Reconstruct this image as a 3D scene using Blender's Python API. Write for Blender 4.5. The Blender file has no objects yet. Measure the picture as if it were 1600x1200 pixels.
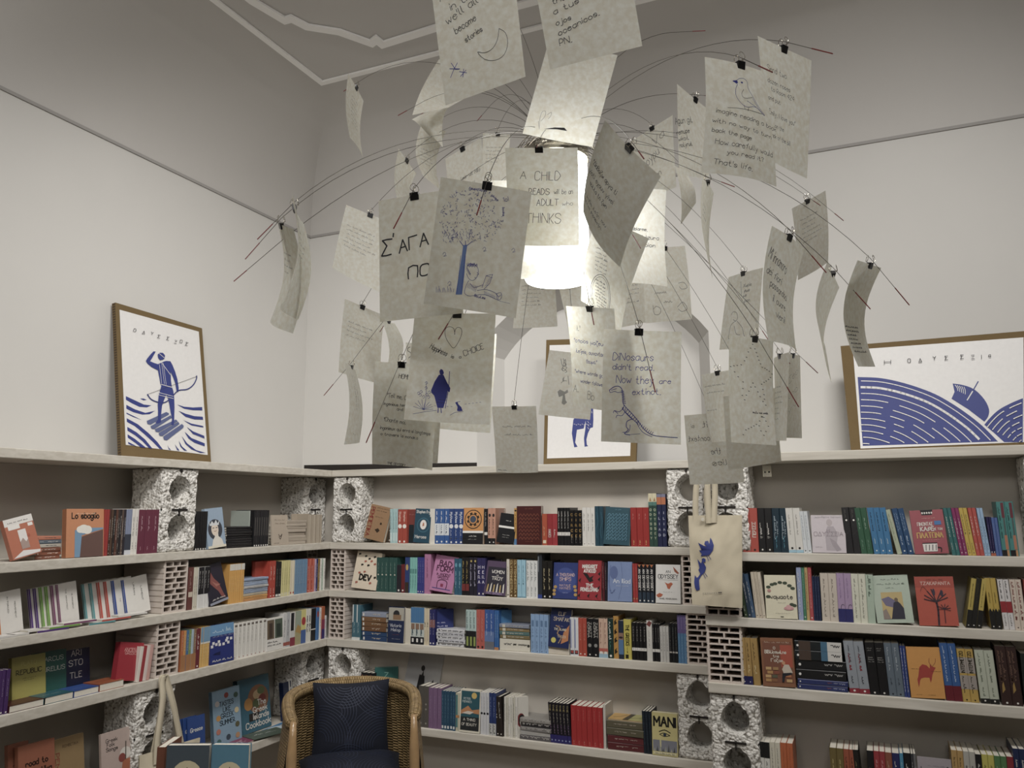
import bpy, bmesh, math, random
from mathutils import Vector, Matrix, noise
random.seed(7)
C = bpy.context.scene.collection
sc = bpy.context.scene
R = math.radians

# ------------------------------------------------------------------ camera
EYE = Vector((0, 0, 1.62))
YAW, PITCH, ROLL, FPX = .4148, .1552, -.0046, 1259.3
_f = Vector((-math.sin(YAW)*math.cos(PITCH), math.cos(YAW)*math.cos(PITCH), math.sin(PITCH)))
_r0 = Vector((math.cos(YAW), math.sin(YAW), 0)); _u0 = _r0.cross(_f)
_r = math.cos(ROLL)*_r0 + math.sin(ROLL)*_u0
_u = -math.sin(ROLL)*_r0 + math.cos(ROLL)*_u0
cam = bpy.data.objects.new('camera', bpy.data.cameras.new('camera')); C.objects.link(cam)
M = Matrix.Identity(4)
for i in range(3):
    M[i][0], M[i][1], M[i][2], M[i][3] = _r[i], _u[i], -_f[i], EYE[i]
cam.matrix_world = M
cam.data.sensor_width = 36; cam.data.lens = FPX*36/1600; cam.data.clip_start = .05
sc.camera = cam

# ------------------------------------------------------------------ light
w = bpy.data.worlds.new('room_air'); sc.world = w; w.use_nodes = True
w.node_tree.nodes['Background'].inputs[0].default_value = (.9, .93, 1, 1)
w.node_tree.nodes['Background'].inputs[1].default_value = .0
def area(name, loc, target, size, power, col, spread=116):
    l = bpy.data.lights.new(name, 'AREA'); l.shape = 'RECTANGLE'; l.size, l.size_y = size
    l.energy = power; l.color = col; l.spread = R(spread)
    o = bpy.data.objects.new(name, l); C.objects.link(o); o.location = loc
    o.rotation_euler = (Vector(target)-Vector(loc)).to_track_quat('-Z', 'Y').to_euler()
    return o
area('track_or_fill_light', (-1.35, 2.1, 3.85), (-2.6, 3.9, 1.5), (.9, .35), 46, (1, .975, .94))
area('track_or_fill_light', (.45, 2.0, 3.85), (-.1, 4.1, 1.5), (.9, .35), 41, (1, .975, .94))
area('track_or_fill_light', (-1.3, .5, 3.85), (-3.3, 1.9, 1.5), (.9, .35), 34, (1, .975, .94))
area('track_or_fill_light', (.4, -1.0, 3.7), (-1.2, 3.8, 1.7), (1.2, .6), 24, (1, .975, .94))  # unseen fill light added behind the camera for ambient brightness
sc.view_settings.view_transform = 'Standard'; sc.view_settings.look = 'None'
sc.view_settings.gamma = 1; sc.view_settings.use_curve_mapping = False
sc.view_settings.exposure = -0.86

# ------------------------------------------------------------------ pixel -> place
def ray(px, py): return _f*FPX + _r*(px-800) + _u*(600-py)
def hit(px, py, p0, n):
    d = ray(px, py); n = Vector(n); return EYE + d*((Vector(p0)-EYE).dot(n)/d.dot(n))
def proj(P):
    d = Vector(P)-EYE; z = d.dot(_f); return 800+FPX*d.dot(_r)/z, 600-FPX*d.dot(_u)/z

# ------------------------------------------------------------------ materials
def lin(h, g=1.0):
    o = []
    for i in (0, 2, 4):
        c = int(h[i:i+2], 16)/255
        c = c/12.92 if c <= .04045 else ((c+.055)/1.055)**2.4
        o.append(min(c*g, .86))
    return (*o, 1)
_mats = {}
def newmat(name):
    m = bpy.data.materials.new(name); m.use_nodes = True
    nt = m.node_tree; return m, nt, nt.nodes['Principled BSDF'], nt.nodes.new, nt.links.new
def mat(h, rough=.45, g=1.0, var=.05, scale=60):
    k = (h, rough, g)
    if k in _mats: return _mats[k]
    m, nt, b, N, L = newmat('print_'+h)
    b.inputs['Roughness'].default_value = rough
    c = lin(h, g); l_ = .25*c[0]+.65*c[1]+.1*c[2]; c = [v*.77+l_*.23 for v in c[:3]]+[1]
    n = N('ShaderNodeTexNoise'); n.inputs['Scale'].default_value = scale
    tc = N('ShaderNodeTexCoord'); L(tc.outputs['Object'], n.inputs['Vector'])
    x = N('ShaderNodeMix'); x.data_type = 'RGBA'
    x.inputs[6].default_value = [v*(1-var) for v in c[:3]]+[1]; x.inputs[7].default_value = [min(v*(1+var), .9) for v in c[:3]]+[1]
    L(n.outputs['Fac'], x.inputs[0]); L(x.outputs[2], b.inputs['Base Color'])
    _mats[k] = m; return m
def plaster(name, h, bump=.05, rough=.85, var=.04):
    m, nt, b, N, L = newmat(name); c = lin(h)
    b.inputs['Roughness'].default_value = rough
    tc = N('ShaderNodeTexCoord'); n = N('ShaderNodeTexNoise'); n.inputs['Scale'].default_value = 1.7; n.inputs['Detail'].default_value = 6
    L(tc.outputs['Object'], n.inputs['Vector'])
    x = N('ShaderNodeMix'); x.data_type = 'RGBA'
    x.inputs[6].default_value = [v*(1-var) for v in c[:3]]+[1]; x.inputs[7].default_value = [v*(1+var) for v in c[:3]]+[1]
    L(n.outputs['Fac'], x.inputs[0]); L(x.outputs[2], b.inputs['Base Color'])
    n2 = N('ShaderNodeTexNoise'); n2.inputs['Scale'].default_value = 9; n2.inputs['Detail'].default_value = 8
    L(tc.outputs['Object'], n2.inputs['Vector'])
    bp = N('ShaderNodeBump'); bp.inputs['Strength'].default_value = bump; bp.inputs['Distance'].default_value = .02
    L(n2.outputs['Fac'], bp.inputs['Height']); L(bp.outputs[0], b.inputs['Normal'])
    return m
def wood_mat():
    m, nt, b, N, L = newmat('whitewashed_wood'); b.inputs['Roughness'].default_value = .7
    tc = N('ShaderNodeTexCoord'); mp = N('ShaderNodeMapping'); mp.inputs['Scale'].default_value = (2.2, 14, 30)
    L(tc.outputs['Object'], mp.inputs[0])
    n = N('ShaderNodeTexNoise'); n.inputs['Scale'].default_value = 1.5; n.inputs['Detail'].default_value = 5; n.inputs['Distortion'].default_value = .6
    L(mp.outputs[0], n.inputs['Vector'])
    r = N('ShaderNodeValToRGB'); r.color_ramp.elements[0].position = .3; r.color_ramp.elements[1].position = .75
    r.color_ramp.elements[0].color = lin('bab4a8'); r.color_ramp.elements[1].color = lin('d2cdc3')
    L(n.outputs['Fac'], r.inputs[0])
    v = N('ShaderNodeTexVoronoi'); v.inputs['Scale'].default_value = 3.1; mp2 = N('ShaderNodeMapping'); mp2.inputs['Scale'].default_value = (1, 1.5, 2.5)
    L(tc.outputs['Object'], mp2.inputs[0]); L(mp2.outputs[0], v.inputs['Vector'])
    r2 = N('ShaderNodeValToRGB'); r2.color_ramp.elements[0].position = .015; r2.color_ramp.elements[1].position = .05
    r2.color_ramp.elements[0].color = lin('a59c8e'); r2.color_ramp.elements[1].color = (1, 1, 1, 1)
    L(v.outputs['Distance'], r2.inputs[0])
    x = N('ShaderNodeMix'); x.data_type = 'RGBA'; x.blend_type = 'MULTIPLY'; x.inputs[0].default_value = .7
    L(r.outputs[0], x.inputs[6]); L(r2.outputs[0], x.inputs[7]); L(x.outputs[2], b.inputs['Base Color'])
    bp = N('ShaderNodeBump'); bp.inputs['Strength'].default_value = .12; L(n.outputs['Fac'], bp.inputs['Height']); L(bp.outputs[0], b.inputs['Normal'])
    return m
def pumice_mat():
    m, nt, b, N, L = newmat('pumice_concrete'); b.inputs['Roughness'].default_value = .95
    tc = N('ShaderNodeTexCoord'); v = N('ShaderNodeTexVoronoi'); v.inputs['Scale'].default_value = 82
    L(tc.outputs['Object'], v.inputs['Vector'])
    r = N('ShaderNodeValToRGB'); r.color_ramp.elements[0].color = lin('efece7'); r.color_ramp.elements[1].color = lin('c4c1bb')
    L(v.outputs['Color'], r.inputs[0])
    r2 = N('ShaderNodeValToRGB'); r2.color_ramp.elements[0].position = .58; r2.color_ramp.elements[1].position = .85; r2.color_ramp.elements[0].color = (1, 1, 1, 1); r2.color_ramp.elements[1].color = lin('9a968f')  # dark cell edges: pore shade painted into the colour
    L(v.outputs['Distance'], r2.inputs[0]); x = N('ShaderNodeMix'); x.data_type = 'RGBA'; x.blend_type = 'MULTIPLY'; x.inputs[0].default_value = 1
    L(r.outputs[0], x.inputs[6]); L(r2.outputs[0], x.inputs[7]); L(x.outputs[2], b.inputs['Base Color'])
    n = N('ShaderNodeTexNoise'); n.inputs['Scale'].default_value = 60; n.inputs['Detail'].default_value = 4; L(tc.outputs['Object'], n.inputs['Vector'])
    a = N('ShaderNodeMath'); a.operation = 'MULTIPLY_ADD'; L(v.outputs['Distance'], a.inputs[0]); a.inputs[1].default_value = -1.1; L(n.outputs['Fac'], a.inputs[2])
    bp = N('ShaderNodeBump'); bp.inputs['Strength'].default_value = .6; bp.inputs['Distance'].default_value = .008
    L(a.outputs[0], bp.inputs['Height']); L(bp.outputs[0], b.inputs['Normal'])
    return m
def paper_mat():
    m, nt, b, N, L = newmat('mottled_paper')
    tc = N('ShaderNodeTexCoord'); n = N('ShaderNodeTexNoise'); n.inputs['Scale'].default_value = 105; n.inputs['Detail'].default_value = 3
    L(tc.outputs['Object'], n.inputs['Vector'])
    def ramp(a, c):
        r = N('ShaderNodeValToRGB'); r.color_ramp.elements[0].position = .35; r.color_ramp.elements[1].position = .68
        r.color_ramp.elements[0].color = lin(a); r.color_ramp.elements[1].color = lin(c); L(n.outputs['Fac'], r.inputs[0]); return r
    d = N('ShaderNodeBsdfDiffuse'); t = N('ShaderNodeBsdfTranslucent')
    L(ramp('ebe8de', 'f1eee5').outputs[0], d.inputs[0]); L(ramp('dbd6c4', 'fbf7e8').outputs[0], t.inputs[0])
    x = N('ShaderNodeMixShader'); x.inputs[0].default_value = .5
    L(d.outputs[0], x.inputs[1]); L(t.outputs[0], x.inputs[2]); L(x.outputs[0], nt.nodes['Material Output'].inputs[0])
    nt.nodes.remove(b); return m
def emit_mat(name, h, s):
    m, nt, b, N, L = newmat(name); b.inputs['Base Color'].default_value = lin('f4f0e2'); b.inputs['Roughness'].default_value = .4
    b.inputs['Emission Color'].default_value = lin(h, 1.2); b.inputs['Emission Strength'].default_value = s
    return m
def metal_mat(name, h, rough=.3):
    m, nt, b, N, L = newmat(name); b.inputs['Base Color'].default_value = lin(h); b.inputs['Metallic'].default_value = 1
    b.inputs['Roughness'].default_value = rough; return m
def weave_mat():
    m, nt, b, N, L = newmat('woven_wicker'); b.inputs['Roughness'].default_value = .5
    uv = N('ShaderNodeUVMap'); sp = N('ShaderNodeSeparateXYZ'); L(uv.outputs[0], sp.inputs[0])
    def mth(op, a, bb=None):
        q = N('ShaderNodeMath'); q.operation = op
        for i, s in enumerate((a, bb)):
            if s is None: continue
            if isinstance(s, (int, float)): q.inputs[i].default_value = s
            else: L(s, q.inputs[i])
        return q.outputs[0]
    col = mth('FLOOR', mth('DIVIDE', sp.outputs[0], .026))
    ph = mth('MULTIPLY', mth('MODULO', mth('ABSOLUTE', col), 2), math.pi)
    sv = mth('ABSOLUTE', mth('SINE', mth('ADD', mth('MULTIPLY', sp.outputs[1], math.pi/.012), mth('MULTIPLY', ph, .5))))
    su = mth('ABSOLUTE', mth('SINE', mth('MULTIPLY', sp.outputs[0], math.pi/.026)))
    hgt = mth('MULTIPLY', mth('POWER', sv, .6), mth('POWER', su, .35))
    tc = N('ShaderNodeTexCoord'); n = N('ShaderNodeTexNoise'); n.inputs['Scale'].default_value = 45; L(tc.outputs['Object'], n.inputs['Vector'])
    r = N('ShaderNodeValToRGB'); r.color_ramp.elements[0].position = .3; r.color_ramp.elements[1].position = .7
    r.color_ramp.elements[0].color = lin('7a6544'); r.color_ramp.elements[1].color = lin('a0875f'); L(n.outputs['Fac'], r.inputs[0])
    L(r.outputs[0], b.inputs['Base Color'])
    bp = N('ShaderNodeBump'); bp.inputs['Strength'].default_value = 1; bp.inputs['Distance'].default_value = .006
    L(hgt, bp.inputs['Height']); L(bp.outputs[0], b.inputs['Normal'])
    return m
def fabric_mat(name, h, scale=400, bump=.3):
    m, nt, b, N, L = newmat(name); b.inputs['Roughness'].default_value = .9
    tc = N('ShaderNodeTexCoord'); n = N('ShaderNodeTexNoise'); n.inputs['Scale'].default_value = 14; n.inputs['Detail'].default_value = 6
    L(tc.outputs['Object'], n.inputs['Vector']); c = lin(h)
    x = N('ShaderNodeMix'); x.data_type = 'RGBA'; x.inputs[6].default_value = [v*.9 for v in c[:3]]+[1]; x.inputs[7].default_value = [v*1.08 for v in c[:3]]+[1]
    L(n.outputs['Fac'], x.inputs[0]); L(x.outputs[2], b.inputs['Base Color'])
    n2 = N('ShaderNodeTexNoise'); n2.inputs['Scale'].default_value = scale; L(tc.outputs['Object'], n2.inputs['Vector'])
    bp = N('ShaderNodeBump'); bp.inputs['Strength'].default_value = bump; bp.inputs['Distance'].default_value = .002
    L(n2.outputs['Fac'], bp.inputs['Height']); L(bp.outputs[0], b.inputs['Normal']); return m
WALL = plaster('white_plaster', 'cbc9c5'); CEIL = plaster('ceiling_paint', 'bfbcb8'); TAUPE = plaster('taupe_paint', 'b9b3aa', .03)
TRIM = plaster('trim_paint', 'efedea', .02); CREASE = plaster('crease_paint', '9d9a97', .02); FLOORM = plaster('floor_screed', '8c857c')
WOOD = wood_mat(); PUMICE = pumice_mat(); BRICK = plaster('painted_clay', 'cabfb6', .15); GAPSHADE = plaster('painted_gap_shade', '1f1a17', .1)  # near-black hole colour has the shade inside openings painted in
PAPER = paper_mat(); LAMP = emit_mat('lit_frosted_glass', 'fff6e0', 14); BULB = emit_mat('lit_bulb', 'fff3dc', 420)
WIRE = metal_mat('dark_steel_wire', '6a665f', .4); STEEL = metal_mat('polished_steel', 'c9c4b8', .25)
REDTIP = mat('8e1a16', .4); CLIP = mat('17171a', .35); CREAM = mat('e4dfd2', .8); PGEDGE = mat('d9d2c2', .85, scale=300, var=.1)
INKB = mat('30389a', .7); INKK = mat('2a2a30', .7); INKG = mat('85837c', .8); BLUE = mat('2c3a86', .6)
CARD = fabric_mat('brown_cardboard', '6c5a3c', 120); CARDK = mat('4a3826', .9); PRINT = mat('dcdad8', .6)
WICKER = weave_mat(); BAMBOO = mat('a5814f', .22, var=.25, scale=25); CANVAS = fabric_mat('canvas_cloth', 'c6bca6', 500, .4)
NAVY = fabric_mat('navy_cloth', '050b1c', 300); NAVYL = mat('222c47', .6)

# ------------------------------------------------------------------ mesh builder
class MB:
    def __init__(s): s.v = []; s.f = []; s.mi = []; s.m = []; s.uv = None
    def slot(s, m):
        if m not in s.m: s.m.append(m)
        return s.m.index(m)
    def add(s, vs, fs, m):
        n = len(s.v); k = s.slot(m); s.v += [Vector(p) for p in vs]
        for f in fs: s.f.append([i+n for i in f]); s.mi.append(k)
    def box(s, a, b, m):
        x0, y0, z0 = a; x1, y1, z1 = b
        s.add([(x0,y0,z0),(x1,y0,z0),(x1,y1,z0),(x0,y1,z0),(x0,y0,z1),(x1,y0,z1),(x1,y1,z1),(x0,y1,z1)],
              [(3,2,1,0),(4,5,6,7),(0,1,5,4),(1,2,6,5),(2,3,7,6),(3,0,4,7)], m)
    def quadbox(s, q, back, m, mback=None):
        p = [Vector(x) for x in q]; r = [x+Vector(back) for x in p]
        s.add(p, [(3,2,1,0)], m); s.add(r, [(0,1,2,3)], m)
        for i in range(4):
            j = (i+1) % 4; s.add([p[i], p[j], r[j], r[i]], [(0,1,2,3)], mback or m)
    def grid(s, fn, nu, nv, m, closeu=False):
        n = len(s.v); k = s.slot(m)
        for j in range(nv+1):
            for i in range(nu+1): s.v.append(Vector(fn(i/nu, j/nv)))
        for j in range(nv):
            for i in range(nu):
                a = n+j*(nu+1)+i; s.f.append([a, a+1, a+nu+2, a+nu+1]); s.mi.append(k)
    def tube(s, pts, r, n, m, caps=True):
        pts = [Vector(p) for p in pts]; rings = []; up = Vector((.13, .21, 1))
        for i, p in enumerate(pts):
            t = (pts[min(i+1, len(pts)-1)]-pts[max(i-1, 0)]).normalized()
            a = t.cross(up)
            if a.length < 1e-3: a = t.cross(Vector((1, 0, 0)))
            a.normalize(); b = t.cross(a); rr = r[i] if isinstance(r, (list, tuple)) else r
            rings.append([p+(a*math.cos(6.28319*k/n)+b*math.sin(6.28319*k/n))*rr for k in range(n)])
        vs = [q for g in rings for q in g]; fs = []
        for i in range(len(pts)-1):
            for k in range(n):
                l = (k+1) % n; fs.append((i*n+k, i*n+l, (i+1)*n+l, (i+1)*n+k))
        if caps: fs += [tuple(range(n))[::-1], tuple(range((len(pts)-1)*n, len(pts)*n))]
        s.add(vs, fs, m)
    def lathe(s, prof, n, m, c=(0, 0)):
        vs = [(c[0]+r*math.cos(6.28319*k/n), c[1]+r*math.sin(6.28319*k/n), z) for r, z in prof for k in range(n)]
        fs = [(i*n+k, i*n+(k+1) % n, (i+1)*n+(k+1) % n, (i+1)*n+k) for i in range(len(prof)-1) for k in range(n)]
        s.add(vs, fs, m)
    def mesh(s, name, smooth=False, bevel=0):
        me = bpy.data.meshes.new(name); me.from_pydata([tuple(p) for p in s.v], [], s.f)
        for m in s.m: me.materials.append(m)
        me.polygons.foreach_set('material_index', s.mi)
        if smooth: me.polygons.foreach_set('use_smooth', [True]*len(s.f))
        me.validate(); me.update(); return me
    def build(s, name, parent=None, loc=(0, 0, 0), smooth=False, rot=None):
        o = bpy.data.objects.new(name, s.mesh(name, smooth)); C.objects.link(o); o.location = loc
        if rot: o.rotation_euler = rot
        if parent: o.parent = parent
        return o
def tag(o, label, cat, group=None, kind=None):
    if label: o['label'] = label
    if cat: o['category'] = cat
    if group: o['group'] = group
    if kind: o['kind'] = kind
    return o
def thing(name, label, cat, loc=(0, 0, 0), rot=(0, 0, 0), group=None):
    o = bpy.data.objects.new(name, None); C.objects.link(o); o.location = loc; o.rotation_euler = rot
    o.empty_display_size = .05; return tag(o, label, cat, group)
def obj(name, mesh, parent=None, loc=(0, 0, 0)):
    o = bpy.data.objects.new(name, mesh); C.objects.link(o); o.location = loc
    if parent: o.parent = parent
    return o
def struct(name, mb, smooth=False):
    o = mb.build(name, smooth=smooth); o['kind'] = 'structure'; return o
def bevel(o, w, seg=2):
    b = o.modifiers.new('bevel', 'BEVEL'); b.width = w; b.segments = seg; b.limit_method = 'ANGLE'; return o

# ------------------------------------------------------------------ pen lettering
GL = {}
for ln in '''a 351504031222 33/3532
b 0702/0415253433221203
c 342515040312223 3
d 3732/3425150403122233
e 04342515040312223 3
f 372612/0525
g 3425150403122233/3531201001
h 0702/0415253432
i 0502/0706
j 25211000/2726
k 0702/3503/1432
l 070312
m 0502/0415242 2/24354442
n 0502/0415253432
o 15040312223334251 5
p 0500/0415253433221203
q 3530/342515040312223 3
r 0502/04152534
s 3425150414233322 1203
t 17132232/0525
u 0503122233/3532
v 052235
w 0512243245
x 0532/3502
y 0522/3510 00
z 05350232
A 022742/1434
B 02072736250 5/253433220 2
C 463717060312 3243
D 02072745442202
E 37070232/0525
F 370702/0525
G 463717060312324344 24
H 0702/4742/0545
I 0702
J 3733221203
K 0702/3704/1432
L 070232
M 0207244742
N 02074247
O 1706031232434637 17
P 020727363524 04
Q 17060312324346371 7/2442
R 020727363524 04/1442
S 46371706154443321203
T 0747/2722
U 070312324347
V 072247
W 0712243247
X 0742/4702
Y 072547/2522
Z 07470242
0 17060312324346371 7
1 162722
2 061737463502 42
3 0747254443321203
4 3237 0444
6 371603122232343504
Σ 470725 0242
Γ 020747
Π 02074742
Δ 02274202
Λ 022742
Ω 0212030617374643 3242
Ξ 0747/1535/0242
Φ 1605041323 34353616/2702
Θ 17060312324346371 7/1434
γ 0522 20/2245
π 0535/1512/3532
μ 0500/0413223 3/3532
λ 1722 42/1502
δ 3716253433221203041525
θ 17060312223336271 7/0535
ω 0504031223244 3/24232243 4445
φ 1504031223343525/2600
ξ 3717153413322 0
χ 0530/3500
ζ 073715032231 20
. 0212
, 1201
' 0705
" 0705/1715
: 0212/0414
- 0434
? 061727362524 23/2222
! 0703/0202
« 2503 21/4523 41'''.split('\n'):
    ch, d = ln[0], ln[2:].replace(' ', '')
    GL[ch] = [[(int(s[i]), int(s[i+1])) for i in range(0, len(s)-1, 2)] for s in d.split('/')]
for a, b in zip('ΑΒΕΖΗΙΚΜΝΟΡΤΥΧ'+'αβειηκνορσςτυάέήίόύώ'+'АдиглчетырпшкомнуЬь', 'ABEZHIKMNOPTYX'+'aBeinkvopostuaeniouω'+'Agurλremupnwkomnybb'):
    GL[a] = GL[b]
def smooth_pl(p, n=2):
    if len(p) < 3: return p
    o = []
    for i in range(len(p)-1):
        p0, p1, p2, p3 = p[max(i-1, 0)], p[i], p[i+1], p[min(i+2, len(p)-1)]
        for k in range(n):
            t = k/n
            o.append(tuple(.5*(2*b+(c-a)*t+(2*a-5*b+4*c-d)*t*t+(3*b-a-3*c+d)*t**3) for a, b, c, d in zip(p0, p1, p2, p3)))
    return o+[p[-1]]
def strokes(text, cap, hand=False, slant=0., track=1.1):
    """polylines of a line of lettering, baseline at 0, and its width"""
    k = cap/5; x = 0; out = []
    for ch in text:
        if ch == ' ': x += 3.2*k; continue
        g = GL.get(ch) or GL.get(ch.lower()) or GL['o']
        wd = max(p[0] for s in g for p in s); jy = random.uniform(-.25, .25)*k if hand else 0
        for s in g:
            pl = [(x+px*k+(py-2)*k*slant, (py-2)*k+jy) for px, py in s]
            out.append(smooth_pl(pl) if hand and len(pl) > 3 else pl)
        x += (wd+track+(random.uniform(-.2, .2) if hand else 0))*k
    return out, max(x-track*k, 1e-4)
def scrib(width, cap):
    out = []; x = 0
    while x < width:
        n = random.randint(3, 7); wl = min(cap*.55*n, width-x)
        if wl < cap*.5: break
        out.append([(x+wl*i/(n*2), cap*random.choice((0, .1, .45, .6, .5, .9 if random.random() < .25 else .55))*(i % 2 or .15)) for i in range(n*2+1)])
        x += wl+cap*.7
    return out, width
def ribbon(mb, mp, pl, w, m):
    """thin inked strip along a 2D polyline, laid on a surface by mp"""
    for a, b in zip(pl, pl[1:]):
        dx, dy = b[0]-a[0], b[1]-a[1]; l = math.hypot(dx, dy)
        if l < 1e-6: dx, dy, l = 1e-6, 0, 1e-6; b = (a[0]+w*.5, a[1]); a = (a[0]-w*.5, a[1])
        ex, ey = dx/l*w*.3, dy/l*w*.3; nx, ny = -dy/l*w/2, dx/l*w/2
        mb.add([mp(a[0]-ex-nx, a[1]-ey-ny), mp(b[0]+ex-nx, b[1]+ey-ny), mp(b[0]+ex+nx, b[1]+ey+ny), mp(a[0]-ex+nx, a[1]-ey+ny)], [(0,1,2,3)], m)
def put(mb, mp, pls, x, y, ang, w, m):
    c, s = math.cos(ang), math.sin(ang)
    for pl in pls: ribbon(mb, mp, [(x+p[0]*c-p[1]*s, y+p[0]*s+p[1]*c) for p in pl], w, m)
def poly(mb, mp, pts, m):
    # triangulate so that hollow outlines stay hollow
    from mathutils.geometry import tessellate_polygon
    t = tessellate_polygon([[Vector((p[0], p[1], 0)) for p in pts]])
    fs = []
    for a, b, c in t:
        A, B, D = pts[a], pts[b], pts[c]
        fs.append((a, b, c) if (B[0]-A[0])*(D[1]-A[1])-(B[1]-A[1])*(D[0]-A[0]) > 0 else (a, c, b))
    mb.add([mp(*p) for p in pts], fs, m)
# ------------------------------------------------------------------ the room
WX, WY, H, CRZ = -3.38, 4.275, 4.1, 3.463
XE, YE = 3.2, -2.4
XL, YB, YC = -3.0218, 4.1037, 3.7247
ZT = {1: 1.866, 2: 1.432, 3: 1.1516, 4: .8701, 5: .4287}     # shelf tops
ZB = {1: 1.8268, 2: 1.3927, 3: 1.112, 4: .8269, 5: .387}
b = MB(); b.box((WX-.1, YE-.1, -.1), (XE+.1, WY+.5, 0), FLOORM); struct('floor', b)
b = MB(); b.box((WX-.1, YE, 0), (WX, WY+.4, CRZ), WALL); struct('wall_left', b)
b = MB(); b.box((XE, YE, 0), (XE+.1, WY+.4, CRZ), WALL); struct('wall_right', b)
b = MB(); b.box((WX, YE-.1, 0), (XE, YE, CRZ), WALL); struct('wall_front', b)
# back wall with a splayed, arched niche above the shelving
NX0, NX1, NS, ND, NZ, NZS, NR = -2.11, -.735, .09, .2, 1.866, 2.56, .36
def arch(x0, x1, zs, rise, n=24):
    c = (x0+x1)/2; h = (x1-x0)/2; rad = (h*h+rise*rise)/(2*rise); zc = zs+rise-rad
    a0 = math.asin(h/rad); return [(c+rad*math.sin(-a0+2*a0*i/n), zc+rad*math.cos(-a0+2*a0*i/n)) for i in range(n+1)]
b = MB()
b.box((WX, WY, 0), (NX0, WY+.1, CRZ), WALL); b.box((NX1, WY, 0), (XE, WY+.1, CRZ), WALL)
b.box((NX0, WY, 0), (NX1, WY+.1, NZ), WALL)
A0 = arch(NX0, NX1, NZS, NR); A1 = arch(NX0+NS, NX1-NS, NZS-.02, NR-.05)
for (p, q) in zip(A0, A0[1:]): b.add([(p[0], WY, p[1]), (q[0], WY, q[1]), (q[0], WY, CRZ), (p[0], WY, CRZ)], [(0,1,2,3)], WALL)
for i in range(len(A0)-1):
    p, q, r_, s_ = A0[i], A0[i+1], A1[i+1], A1[i]
    b.add([(p[0], WY, p[1]), (q[0], WY, q[1]), (r_[0], WY+ND, r_[1]), (s_[0], WY+ND, s_[1])], [(3,2,1,0)], WALL)
b.add([(NX0, WY, NZ), (NX0, WY, NZS), (NX0+NS, WY+ND, NZS-.02), (NX0+NS, WY+ND, NZ)], [(0,1,2,3)], WALL)
b.add([(NX1, WY, NZ), (NX1, WY, NZS), (NX1-NS, WY+ND, NZS-.02), (NX1-NS, WY+ND, NZ)], [(3,2,1,0)], WALL)
b.add([(p[0], WY+ND, p[1]) for p in A1]+[(NX1-NS, WY+ND, NZ), (NX0+NS, WY+ND, NZ)], [tuple(range(len(A1)+2))], WALL)
struct('wall_back', b)
# coved ceiling
b = MB(); n = 14; prof = []
for i in range(n+1):
    t = i/n*math.pi/2; prof.append((.5*(1-math.cos(t)), CRZ+(H-CRZ)*math.sin(t)))
loops = [[(WX+o, WY-o, z), (XE-o, WY-o, z), (XE-o, YE+o, z), (WX+o, YE+o, z)] for o, z in prof]
for e in range(4):
    for i in range(n):
        p, q = loops[i], loops[i+1]; j = (e+1) % 4
        b.add([p[e], p[j], q[j], q[e]], [(0,1,2,3)], CEIL)
b.add(loops[-1], [(0,1,2,3)], CEIL)
o = struct('ceiling', b)
bm = bmesh.new(); bm.from_mesh(o.data); bmesh.ops.remove_doubles(bm, verts=bm.verts, dist=1e-5)
bmesh.ops.recalc_face_normals(bm, faces=bm.faces)
for f in bm.faces: f.smooth = True
bm.to_mesh(o.data); bm.free(); o.data.set_sharp_from_angle(angle=R(35))
def strip(name, pts, w, m, mp, lift):
    """a raised stucco line of width w along a 2D path"""
    b = MB(); top = []; n = len(pts)
    off = []
    for i in range(n):
        a, c = pts[max(i-1, 0)], pts[min(i+1, n-1)]; p = pts[i]
        def nrm(u, v): l = math.hypot(v[0]-u[0], v[1]-u[1]); return (-(v[1]-u[1])/l, (v[0]-u[0])/l)
        n1 = nrm(a, p) if i else nrm(p, c); n2 = nrm(p, c) if i < n-1 else n1
        k = 1+n1[0]*n2[0]+n1[1]*n2[1]; off.append(((n1[0]+n2[0])/k*w/2, (n1[1]+n2[1])/k*w/2))
    for i in range(n-1):
        q = [(pts[i][0]-off[i][0], pts[i][1]-off[i][1]), (pts[i+1][0]-off[i+1][0], pts[i+1][1]-off[i+1][1]),
             (pts[i+1][0]+off[i+1][0], pts[i+1][1]+off[i+1][1]), (pts[i][0]+off[i][0], pts[i][1]+off[i][1])]
        q = [mp(*x) for x in q]; b.quadbox(q, lift, m)
    return struct(name, b)
mpc = lambda x, y: (x, y, H-.012)
strip('trim_1', [(-2.79, -2), (-2.777, 3.568), (2.6, 3.60)], .034, TRIM, mpc, (0, 0, .011))
inner = [(-2.62, -1.5), (-2.614, 2.801), (-2.574, 2.99), (-2.534, 2.991), (-2.505, 3.082), (-2.381, 3.187), (-2.288, 3.344), (-2.243, 3.325), (-2.238, 3.379), (-1.907, 3.363), (2.4, 3.40)]
strip('trim_2', inner, .05, TRIM, mpc, (0, 0, .011))
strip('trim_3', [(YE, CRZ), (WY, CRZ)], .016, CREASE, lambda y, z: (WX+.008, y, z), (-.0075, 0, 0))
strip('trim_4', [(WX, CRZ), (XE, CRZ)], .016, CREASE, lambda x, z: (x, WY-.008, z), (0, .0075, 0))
# dark strip: painted shade where the plaster stops short of the top plank
b = MB(); b.quadbox([(WX+.02, WY-.006, 1.867), (NX0, WY-.006, 1.867), (NX0, WY-.006, 1.897), (WX+.02, WY-.006, 1.915)], (0, .005, 0), GAPSHADE); struct('gap_shade_strip', b)
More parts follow.
